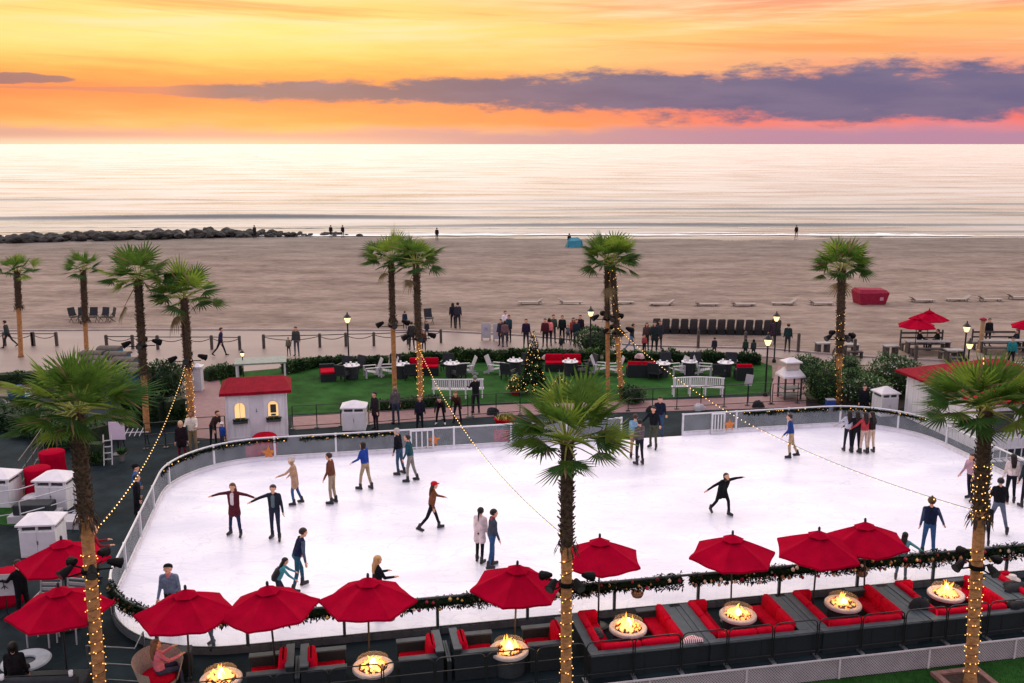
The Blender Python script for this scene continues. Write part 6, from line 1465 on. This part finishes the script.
couch('red-covered low couch between the lawn palms and the table left of the curved bench', 424, 374, 1.6, .9, 'back', True, .05)
couch('dark couch with red cushions seen from behind, right of the touching palms', 641, 376, 1.55, .9, 'front', True)
couch('dark ottoman couch with red cushion top at the left end of the lawn', 328, 379, .8, 1.35, None, True, .25)
couch('dark boxy seat with a pink cushion at the right end of the lawn', 743, 379, .85, .85, 'front', False)
for x, y, lb in ((640, 367, 'pale throw heaped on the dark couch right of the touching palms'), (547, 368, 'pale pink throw on the left end of the long red couch')):
    u, w = UW(G(x, y)); cloth_heap('throw', lb, 'throw', u, w, .52, M('pale_pink_throw', (.6, .38, .38), .9, .3, 6), .26, .2, .25, x)
WBENCH = M('white_bench_paint', (.70, .69, .70), .5, .08, 4)
def bench(lb, x, y, w, bow, rz):
    r = thing('curved_bench', lb, 'bench', G(x, y, .014), rz, 'white curved benches on the lawn'); n = 26
    def f(t, dy=0): a = (t-.5)*2; return Vector((a*w/2, bow*(1-a*a)+dy, 0))
    m = MB(); m.tube([f(i/14)+Vector((0, 0, .95+.03*math.sin(PI*i/14))) for i in range(15)], .035, 6); m.tube([f(i/14)+Vector((0, 0, .50)) for i in range(15)], .025, 6); m.build('rails', WBENCH, r)
    m = MB()
    for i in range(n): q = f((i+.5)/n); m.box((q.x, q.y, .72), (.055, .02, .46))
    m.build('slats', WBENCH, r)
    m = MB()
    for j in range(4):
        for i in range(10): a, b = f(i/10, .08+.11*j), f((i+1)/10, .08+.11*j); d = b-a; m.box(((a.x+b.x)/2, (a.y+b.y)/2, .44), (d.length, .09, .025), math.atan2(d.y, d.x))
    m.build('seat', WBENCH, r)
    for t in (.03, .35, .65, .97):
        for dy in (0, .42): l = MB(); q = f(t, dy); l.box((q.x, q.y, .22 if dy else .47), (.06, .06, .44 if dy else .94)); l.build('leg', WBENCH, r)
    return r
bench('white slatted curved bench on the lawn in front of the lit lawn palm, left one', 458, 398, 2.55, -.18, .02)
bench('white slatted curved bench on the lawn at the right, beside the fence', 698, 397, 2.55, .15, -.02)
# ------------------------------------------------------------------ left deck furniture
def drape(lb, x, y, rr, h):
    m = MB(); n = 40; vs = []; fs = []
    prof = [(0.02, h+.004), (.9, h), (1, h-.03), (.93, h*.7), (.97, h*.35), (1.08, .02)]
    for k, (q, z) in enumerate(prof):
        for j in range(n): a = 2*PI*j/n; s = rr*q*(1+(.05*math.sin(9*a) if k > 2 else 0)); vs.append((s*math.cos(a), s*math.sin(a), z))
    for k in range(len(prof)-1):
        for j in range(n): fs.append((k*n+j, k*n+(j+1) % n, (k+1)*n+(j+1) % n, (k+1)*n+j))
    m.add(vs, fs); o = m.build('draped_table', CAN, None, True); o.location = G(x, y); tag(o, lb, 'table', 'red draped tables at the left')
drape('tall round table under a red cloth, nearer one beside the stair railing', 40, 497, .44, 1.1)
drape('tall round table under a red cloth, farther one behind its twin', 54, 475, .46, .95)
o = MB().lathe([(.25, 0), (.42, .02), (.45, .25), (.3, .36), (.02, .40)], n=18).build('laundry_sack', M('white_sack', (.55, .53, .55), .85, .2, 6, .4), None, True); o.location = G(35, 505); tag(o, 'white sack on the ground at the foot of the nearer red draped table', 'sack')
r = thing('storage_box', 'dark storage box on a white plinth beside the grass patch', 'box', G(36, 519), .05); m = MB(); m.box((0, 0, .12), (1.5, .8, .24)); m.build('plinth', WPAINT, r); m = MB(); m.rbox((0, 0, .42), (1.2, .6, .36), .04); m.build('box', CHARC, r)
r = thing('low_platform', 'white low platform with a pale blue mat behind the nearer left cabinet', 'platform', G(58, 525), -.05); m = MB(); m.box((0, 0, .13), (1.9, .7, .26)); m.build('platform', WPAINT, r); m = MB(); m.box((-.2, -.02, .275), (.8, .5, .025)); m.build('mat', M('pale_blue_mat', (.33, .50, .55), .7, .15), r)
# pink sign on an easel
p = G(119, 455); r = thing('notice_sign', 'pinkish notice board on a dark stand left of the lit palm', 'sign', p, rad(4))
m = MB(); m.box((0, 0, 1.02), (.62, .03, .74)); m.build('board', M('pink_white_board', (.62, .50, .60), .5, .06), r)
m = MB(); m.box((0, .01, .35), (.06, .04, .7)); m.box((0, .05, .02), (.5, .4, .03)); m.build('stand', IRON, r)
r = thing('pot_plant', 'small potted plant on the deck beside the pink sign', 'plant', G(122, 461), 0); m = MB(); m.lathe([(.10, 0), (.14, .26), (.15, .28)], n=12); m.build('pot', M('clay_grey', (.14, .13, .12), .8, .2), r)
m = MB(); rg = random.Random(4)
for i in range(70): a = rg.uniform(0, 6.28); m.leaf((.05*math.cos(a), .05*math.sin(a), .28), (math.cos(a), math.sin(a), rg.uniform(.4, 2)), rg.uniform(.2, .36), .05, rg.choice((0, 1)))
m.build('leaves', LEAFS[:2], r)
# ramp rails and gear behind it
for x, y, lb in ((135, 448, 'white tubular rack on the deck right of the pink sign'),):
    r = thing('tube_rack', lb, 'rack', G(x, y), .1); m = MB()
    for i in range(5): m.tube([(-.5+.2*i, -.3, .6), (-.5+.2*i, .3, .75)], .02, 6)
    m.tube([(-.6, 0, .67), (.6, 0, .67)], .025, 6); m.build('tubes', WPAINT, r)
    for s in (-1, 1): l = MB(); l.tube([(s*.5, -.3, 0), (s*.5, 0, .67), (s*.5, .3, 0)], .02, 6); l.build('leg', IRON, r)
r = thing('step_ladder', 'white step rail at the end of the clipped hedge block', 'rail', G(109, 463), .3); m = MB()
for s in (-.15, .15): m.tube([(s, -.3, 0), (s, .25, 1.1)], .025, 6)
m.build('stiles', WPAINT, r); m = MB(); [m.box((0, -.3+.55*t, 1.1*t), (.3, .05, .03)) for t in (.2, .4, .6, .8)]; m.build('steps', WPAINT, r)
# white chairs with a small table below the nearer left umbrella
def deck_chair():
    r = thing('white_deck_chair', 'x', 'chair'); m = MB()
    for s in (-1, 1): m.tube([(-.28, s*.27, 0), (-.26, s*.27, .45), (-.36, s*.27, .95)], .022, 6); m.tube([(.26, s*.27, 0), (.26, s*.27, .62), (-.28, s*.27, .62)], .022, 6)
    m.tube([(-.36, -.27, .95), (-.36, .27, .95)], .022, 6); m.build('frame', WPAINT, r)
    m = MB(); m.box((0, 0, .44), (.52, .50, .03)); m.build('seat', WPAINT, r); m = MB(); [m.box((-.28-.1*(z-.5)/.45, 0, z), (.02, .5, .08)) for z in (.55, .68, .81)]; m.build('backrest', WPAINT, r)
    return r
dk = Placer(deck_chair())
for x, y, f, lb in ((48, 618, -90, 'white chair behind the nearer left umbrella, left one showing its top rail'), (72, 618, -100, 'white chair behind the nearer left umbrella, right one'), (44, 642, 90, 'white chair in front of the nearer left umbrella, left one'), (74, 638, 80, 'white chair in front of the nearer left umbrella, right one')):
    p = G(x, y); dk((p.x, p.y, 0), rad(f), lb, 'white chairs round the left umbrella')
p = G(60, 630); r = thing('cafe_table', 'small dark square table below the nearer left umbrella', 'table', p, .1); m = MB(); m.box((0, 0, .72), (.7, .7, .04)); m.build('table_top', DARK, r); m = MB(); m.tube([(.25, .25, 0), (.25, .25, .7)], .03, 6); m.build('leg', DARK, r)
p = G(26, 660, .45); r = thing('ring_table', 'low round grey table with a hollow centre at the lower left', 'table', (p.x, p.y, 0), 0)
m = MB(); m.lathe([(.22, .40), (.52, .40), (.55, .43), (.52, .46), (.22, .46), (.20, .43), (.22, .40)], n=30, cap=False); m.build('table_top', M('grey_ring', (.30, .32, .36), .45, .15, 5), r); m = MB(); m.lathe([(.20, 0), (.26, .40)], n=20); m.build('base', DARK, r)
p = G(42, 700); r = thing('dark_sofa', 'long dark sofa with its back to us in the lower left corner', 'sofa', p, rad(4)); m = MB(); m.rbox((0, .1, .22), (1.9, .9, .44), .06); m.build('seat', CHARC, r, True); m = MB(); m.rbox((0, -.30, .5), (1.9, .22, .55), .08); m.build('backrest', CHARC, r, True)
for x, y, lb in ((2, 680, 'white cup on the sofa back at the left corner'), (71, 676, 'white glass on the right end of the dark sofa')):
    o = MB().lathe([(.03, 0), (.045, .02), (.05, .13), (.04, .13), (.035, .02)], n=10).build('cup', NAPKIN, None, True); u = G(x, y, .78); o.location = (u.x, u.y, .775); tag(o, lb, 'cup')
# music stand and red-topped drum beside it
p = G(9, 622); r = thing('music_stand', 'grey music stand board with black struts at the left edge', 'music stand', p, rad(8)); m = MB(); m.box((0, 0, 1.05), (.72, .03, .55), tilt=('X', -.25)); m.build('desk', M('grey_board', (.38, .36, .36), .6, .1), r)
m = MB(); m.tube([(0, -.03, 0), (0, -.03, 1.0)], .015, 6); m.tube([(0, -.05, 1.05), (-.2, -.01, .85)], .01, 5); m.tube([(0, -.05, 1.05), (.2, -.01, .85)], .01, 5); m.tube([(0, -.1, 1.25), (0, -.0, .85)], .012, 5); m.build('struts', IRON, r)
for a in (.5, 2.6, 4.7): l = MB(); l.tube([(0, -.03, .25), (.3*math.cos(a), .3*math.sin(a), .01)], .012, 5); l.build('leg', IRON, r)
p = G(8, 600); r = thing('drum_table', 'round red-topped table behind the music stand at the left edge', 'table', p, 0); m = MB(); m.lathe([(.02, .78), (.50, .78), (.52, .74), (.5, .1), (.52, 0)], n=24); m.build('cloth', CAN, r, True)
# round wicker chair at the bottom
p = G(160, 690); r = thing('round_wicker_chair', 'pale round wicker chair left of the leftmost fire table', 'chair', p, rad(-50))
m = MB(); n = 20; vs = []; fs = []
for i in range(7):
    t = i/6
    for j in range(n+1):
        a = rad(40)+rad(280)*j/n; q = .42+.14*t; vs.append((q*math.cos(a), q*math.sin(a), .25+.62*t*(.65+.35*(-math.cos(a)*.5+.5))))
for i in range(6):
    for j in range(n): fs.append((i*(n+1)+j, i*(n+1)+j+1, (i+1)*(n+1)+j+1, (i+1)*(n+1)+j))
m.add(vs, fs); m.build('shell', M('pale_wicker', (.46, .36, .28), .8, .3, 30, .5), r); m = MB(); m.lathe([(.30, 0), (.42, .28), (.02, .30)], n=20); m.build('base', M('pale_wicker', (.46, .36, .28)), r); m = MB(); m.lathe([(.02, .30), (.38, .30), (.40, .36), (.36, .42), (.02, .43)], n=20); m.build('seat_cushion', CUSH, r, True)
r = thing('speaker_box', 'dark box speaker on the deck left of the leftmost fire table', 'speaker', G(184, 672), .2); m = MB(); m.rbox((0, 0, .3), (.42, .36, .6), .02); m.build('cabinet', DARK, r); m = MB(); m.box((0, -.19, .3), (.34, .02, .5)); m.build('grille', WICK, r)

# ------------------------------------------------------------------ promenade and beach furniture
for x, y, lb in ((486, 340, 'white board sign on the promenade, left of two'), (498, 341, 'white board sign on the promenade, right of two beside standing people')):
    r = thing('board_sign', lb, 'sign', G(x, y), .05, 'white boards on the promenade'); m = MB(); m.box((0, 0, .62), (.62, .05, .98)); m.build('board', WPAINT, r); m = MB(); m.box((0, -.032, .72), (.22, .01, .2)); m.build('emblem', M('sign_print', (.3, .3, .38), .6, .2), r)
    for s in (-1, 1): l = MB(); l.box((s*.26, 0, .065), (.05, .3, .13)); l.build('foot', IRON, r)
r = thing('notice_sign', 'small tilted white sign on a post at the right end of the lawn fence', 'sign', G(748, 402), 0); m = MB(); m.box((0, 0, 1.1), (.36, .03, .55), tilt=('Y', .15)); m.build('board', WPAINT, r); m = MB(); m.tube([(0, 0, 0), (0, .02, .9)], .025, 6); m.build('post', IRON, r)
BROWN = M('brown_canvas', (.040, .034, .034), .8, .25, 6, .3)
def beach_seat():
    r = thing('padded_beach_chair', 'x', 'beach chair'); m = MB(); m.rbox((0, .12, .58), (.50, .16, .96), .12, tilt=('X', -.2)); m.build('backrest', BROWN, r, True); m = MB(); m.rbox((0, -.35, .3), (.60, .9, .14), .05); m.build('seat', BROWN, r, True)
    m = MB(); m.box((0, -.3, .11), (.52, 1.1, .22)); m.build('base', BLK, r); return r
bs = Placer(beach_seat())
n = 14
for i in range(n):
    t = i/(n-1); p = G(656+(776-656)*t, 333.5+1.8*t, -.05); bs((p.x, p.y, -.05), rad(180), 'dark padded beach chair in the long row on the sand, %s from its left end' % ORD[i], 'row of dark padded beach chairs')
def lounger():
    r = thing('beach_lounger', 'x', 'lounger'); m = MB(); m.box((0, 0, .28), (1.85, .62, .05)); m.box((-.80, 0, .42), (.5, .6, .05), tilt=('Y', .6)); m.build('bed', M('bleached_timber', (.30, .25, .22), .7, .15, 4), r)
    for sx in (-.7, .7):
        for sy in (-.26, .26): l = MB(); l.box((sx, sy, .13), (.07, .06, .26)); l.build('leg', M('grey_timber', (.20, .17, .15), .8, .2), r)
    return r
lg = Placer(lounger())
lx = [(530, 305), (571, 305), (622, 305), (661, 306.5), (707, 307), (743, 307), (783, 306), (821, 306), (922, 303), (957, 302), (990, 302), (1019, 300)]
for i, (x, y) in enumerate(lx): p = G(x, y, -.1); lg((p.x, p.y, -.12), rad(0 if i % 3 else 180), 'pale empty lounger alone on the open sand, %s of the row from the left' % ORD[i], 'pale loungers spread along the sand')
def camp():
    r = thing('folding_beach_chair', 'x', 'beach chair'); m = MB(); m.box((0, 0, .4), (.55, .5, .03)); m.build('seat', CHARC, r); m = MB(); m.box((0, .28, .75), (.55, .03, .62), tilt=('X', -.25)); m.build('backrest', CHARC, r)
    for s in (-1, 1): l = MB(); l.tube([(s*.27, -.25, 0), (s*.27, .3, .7)], .02, 5); l.tube([(s*.27, .3, 0), (s*.27, -.25, .55)], .02, 5); l.build('leg', BOOTM, r)
    return r
cp_ = Placer(camp())
for i, (x, f) in enumerate(((75, 60), (83, 20), (93, 0), (104, -15), (111, -50))): p = G(x, 322.5, -.05); cp_((p.x, p.y, -.05), rad(f), 'dark folding chair in the small ring on the left sand, %s from the left' % ORD[i], 'ring of dark chairs on the left sand')
p = G(429, 324, -.05); cp_((p.x, p.y, -.05), rad(20), 'folding chair alone on the sand right of the lawn palms')
# red cabana
r = thing('beach_cabana', 'closed red fabric cabana standing on the open sand at the right', 'cabana', G(869, 304.5, -.1), rad(6)); m = MB(); m.add([(-1.0, -.7, .1), (1.0, -.7, .1), (1.0, .7, .1), (-1.0, .7, .1), (-1.2, -.75, 1.0), (1.25, -.75, 1.0), (1.25, .75, 1.1), (-1.2, .75, 1.1), (-1.05, -.5, 1.28), (1.1, -.5, 1.2), (1.1, .5, 1.25), (-1.05, .5, 1.32)], [(0, 3, 2, 1), (0, 1, 5, 4), (1, 2, 6, 5), (2, 3, 7, 6), (3, 0, 4, 7), (4, 5, 9, 8), (5, 6, 10, 9), (6, 7, 11, 10), (7, 4, 8, 11), (8, 9, 10, 11)]); m.build('cover', M('crimson_canvas', (.24, .006, .03), .8, .25, 4, .3), r)
m = MB(); m.lathe([(.02, 0), (.15, 0)], n=12) if False else m.box((.62, -.765, .55), (.3, .012, .26)); m.build('emblem', M('pale_print', (.5, .2, .25), .7, .2), r)
for sx in (-.9, .9):
    for sy in (-.6, .6): l = MB(); l.box((sx, sy, .05), (.08, .08, .1)); l.build('leg', BROWN, r)
# blue curtained beach chairs in two files
BLUE = M('blue_canvas', (.03, .14, .24), .75, .2, 5, .2)
def hood():
    r = thing('hooded_beach_chair', 'x', 'beach chair'); m = MB(); m.box((0, 0, .55), (1.1, .75, 1.1)); m.build('curtain', BLUE, r)
    m = MB()
    for i in range(8): m.tube([(-.55+1.1*(i+.5)/8, -.38, .02), (-.55+1.1*(i+.5)/8, -.385, 1.08)], .03, 5)
    m.build('pleats', BLUE, r); m = MB(); vs = []; fs = []
    for i in range(9):
        a = PI*i/8; vs += [(-.62, -.46*math.cos(a), 1.12+.16*math.sin(a)), (.62, -.46*math.cos(a), 1.12+.16*math.sin(a))]
    fs = [(2*i, 2*i+1, 2*i+3, 2*i+2) for i in range(8)]+[tuple(range(0, 18, 2)), tuple(range(17, 0, -2)), (0, 16, 17, 1)]; m.add(vs, fs); m.build('hood', M('brown_hood', (.085, .068, .06), .8, .25, 5), r); return r
hd = Placer(hood())
for i in range(5):
    for j in range(2):
        x, y = (142-7.5*i, 393-6.2*i) if j else (115-5*i, 396-5.6*i); p = G(x, y); hd((p.x, p.y, 0), rad(-4), 'brown-hooded blue beach chair, %s file by the palm pair, %s from the front' % ('right' if j else 'left', ORD[i]), 'two files of hooded blue beach chairs')
r = thing('blue_lounger', 'blue slatted lounger with white frame left of the big palm crown', 'lounger', G(21, 404), rad(100)); m = MB(); m.box((.1, 0, .36), (1.1, .7, .06)); m.box((-.55, 0, .72), (.10, .7, .8), tilt=('Y', -.35)); m.build('sling', M('blue_sling', (.06, .13, .24), .7, .3, 8), r)
m = MB()
for s in (-1, 1): m.tube([(-.7, s*.38, 0), (-.3, s*.38, .38), (.65, s*.38, .38), (.7, s*.38, 0)], .03, 6); m.tube([(-.45, s*.38, .6), (.3, s*.38, .6), (.35, s*.38, .38)], .025, 6)
m.build('frame', WPAINT, r)
r = thing('arched_handrail', 'white arched pool handrail at the left edge below the far palm', 'rail', G(8, 420), .4); m = MB(); m.tube([(-.9, 0, 1.35), (-.5, 0, 1.3), (-.1, 0, 1.0), (.25, 0, .45), (.35, 0, 0)], .035, 7); m.build('tube', WPAINT, r)
# benches, tables and heater on the right sand
TIM = M('dark_timber', (.065, .055, .052), .8, .3, 6, .2); GTIM = M('pale_table_top', (.30, .27, .26), .7, .2, 5)
def pic(lb, x, y, w, rz=0, back=True):
    r = thing('bench_table', lb, 'table', G(x, y, -.03), rz, 'timber bench tables on the right sand'); m = MB(); m.box((0, 0, .72), (w, .6, .06)); m.build('table_top', GTIM, r)
    for s in (-1, 1):
        l = MB(); l.box((s*(w/2-.1), 0, .35), (.1, .5, .68)); l.build('leg', TIM, r); b = MB(); b.box((0, s*.72, .42), (w, .36, .06)); b.box((-w/2+.06, s*.72, .2), (.08, .34, .39)); b.box((w/2-.06, s*.72, .2), (.08, .34, .39)); b.build('bench', TIM, r)
    if back:
        b = MB()
        for s in (-1, 1): b.box((s*(w/2-.03), .95, .62), (.08, .08, 1.24))
        b.box((0, .95, 1.05), (w-.1, .05, .12)); b.box((0, .95, .75), (w-.1, .05, .10)); b.build('back_frame', TIM, r)
pic('timber bench table below the beach umbrellas where two people sit', 927, 353, 2.6)
pic('timber bench table at the right edge behind the near lawn palm crown', 1002, 352, 2.9)
pic('small timber table with backed bench on the sand right of the right palm', 850, 356, .9)
pic('low timber table right of the near beach umbrella pole, in front of the lamp', 953, 362, 1.0, 0, False)
def crate(lb, x, y):
    r = thing('timber_stool', lb, 'stool', G(x, y, -.03), .1, 'timber stools on the right sand'); m = MB(); m.box((0, 0, .62), (.85, .55, .07)); m.build('top', GTIM, r)
    for sx in (-1, 1): l = MB(); l.box((sx*.28, 0, .29), (.22, .42, .58)); l.build('leg', TIM, r)
crate('timber stool table left of the right palm trunk on the sand', 822, 353); crate('timber log stool table on the sand right of the right palm, lit by bulbs', 890, 356)
r = thing('patio_heater', 'tall narrow tan patio heater on the sand at the right', 'heater', G(980, 352, -.03), 0); m = MB(); m.lathe([(.2, 0), (.2, .12), (.13, .2), (.13, 1.9), (.16, 1.95)], n=10); m.build('column', M('tan_heater', (.40, .25, .13), .5, .2), r); m = MB(); m.lathe([(.22, 1.97), (.2, 2.05), (.05, 2.12)], n=10); m.build('cap', M('crimson_canvas', (.24, .006, .03)), r)
# tent, rocks
r = thing('beach_tent', 'small turquoise beach tent far off near the water', 'tent', G(574, 247, -.35), .2); m = MB(); m.add([(-1.0, -.7, 0), (1.0, -.7, 0), (1.0, .7, 0), (-1.0, .7, 0), (-.6, .1, 1.15), (.5, .2, 1.2), (-.95, -.5, .8), (.95, -.4, .85)], [(0, 1, 7, 6), (6, 7, 5, 4), (1, 2, 5, 7), (2, 3, 4, 5), (3, 0, 6, 4), (0, 3, 2, 1)]); m.build('shell', M('turquoise_nylon', (.03, .20, .27), .6, .25), r); m = MB(); [m.tube([(s*.9, -.7, .0), (s*.8, -.45, .82), (s*.5, .15, 1.17)], .02, 5) for s in (-1, 1)]; m.build('tent_pole', BLK, r)
ROCKM = M('jetty_rock', (.030, .030, .028), .85, .45, 1.5, .5, hue=(.075, .07, .06)); rmesh = []
for k in range(7):
    bm = bmesh.new(); bmesh.ops.create_icosphere(bm, subdivisions=3, radius=1)
    for v in bm.verts: v.co *= 1+.35*mnoise.noise(v.co*1.2+Vector((k*7, 0, 0)))+.12*mnoise.noise(v.co*3.5+Vector((k, 5, 0))); v.co.z *= .72
    me = bpy.data.meshes.new('rock'); bm.to_mesh(me); bm.free(); me.materials.append(ROCKM); rmesh.append(me)
rg = random.Random(12)
def rock(x, y, z, s):
    o = bpy.data.objects.new('rock', rg.choice(rmesh)); COL.objects.link(o); o.location = (x, y, z); o.rotation_euler = (rg.uniform(-.4, .4), rg.uniform(-.4, .4), rg.uniform(0, 6.28)); o.scale = (s*rg.uniform(.9, 1.5), s*rg.uniform(.8, 1.2), s*rg.uniform(.7, 1.1)); tag(o, 'dark boulder in the long rock jetty at the left shoreline', 'rock', 'boulders of the rock jetty')
for i in range(190):
    t = i/189; a = G(-14+322*t, 243-7.5*min(1, t*1.2)+(0 if t < .8 else 0), -.4); k = 1.0 if t < .75 else max(.4, 1-(t-.75)*2.6); rock(a.x+rg.uniform(-1, 1), a.y+rg.uniform(-1.2, 2.2), -.5+rg.uniform(.1, .75)*k, rg.uniform(.45, .95)*k)
for i in range(14): a = G(rg.uniform(315, 362), rg.uniform(233.5, 236.5), -.5); rock(a.x, a.y, -.5, rg.uniform(.3, .6))
# clutter on the deck behind the back barrier
r = thing('cooler_box', 'small blue cooler box behind the rink right of the blue skater', 'cooler', G(830, 408), .1); m = MB(); m.rbox((0, 0, .2), (.42, .3, .4), .03); m.build('body', M('blue_plastic', (.03, .07, .3), .4, .1), r); m = MB(); m.rbox((0, 0, .425), (.44, .32, .05), .02); m.build('lid', WPAINT, r)
r = thing('flower_planter', 'low red planter with yellowish flowers behind the rink left of the centre palm', 'planter', G(505, 423), .05); m = MB(); m.lathe([(.40, 0), (.5, .22), (.46, .22)], n=20); m.build('bowl', CUSH, r); m = MB(); [m.leaf((rg.uniform(-.35, .35), rg.uniform(-.35, .35), .2), (rg.uniform(-1, 1), rg.uniform(-1, 1), 1.2), .2, .07, rg.choice((0, 1))) for i in range(160)]; m.build('flowers', [LEAFS[2], M('yellow_bloom', (.5, .38, .08), .7, .3)], r)
for x, y, lb in ((492, 414, 'dark holdall on the brick edge behind the rink left of the centre palm'), (653, 412, 'dark bag on the deck near the touching palms'), (758, 407, 'dark bag under the fence below the right curved bench'), (699, 410, 'pale bag beside the fence below the right curved bench')):
    u, w = UW(G(x, y)); cloth_heap('bag', lb, 'bag', u, w, .0, BLK if 'pale' not in lb else WPAINT, .28, .18, .3, x)
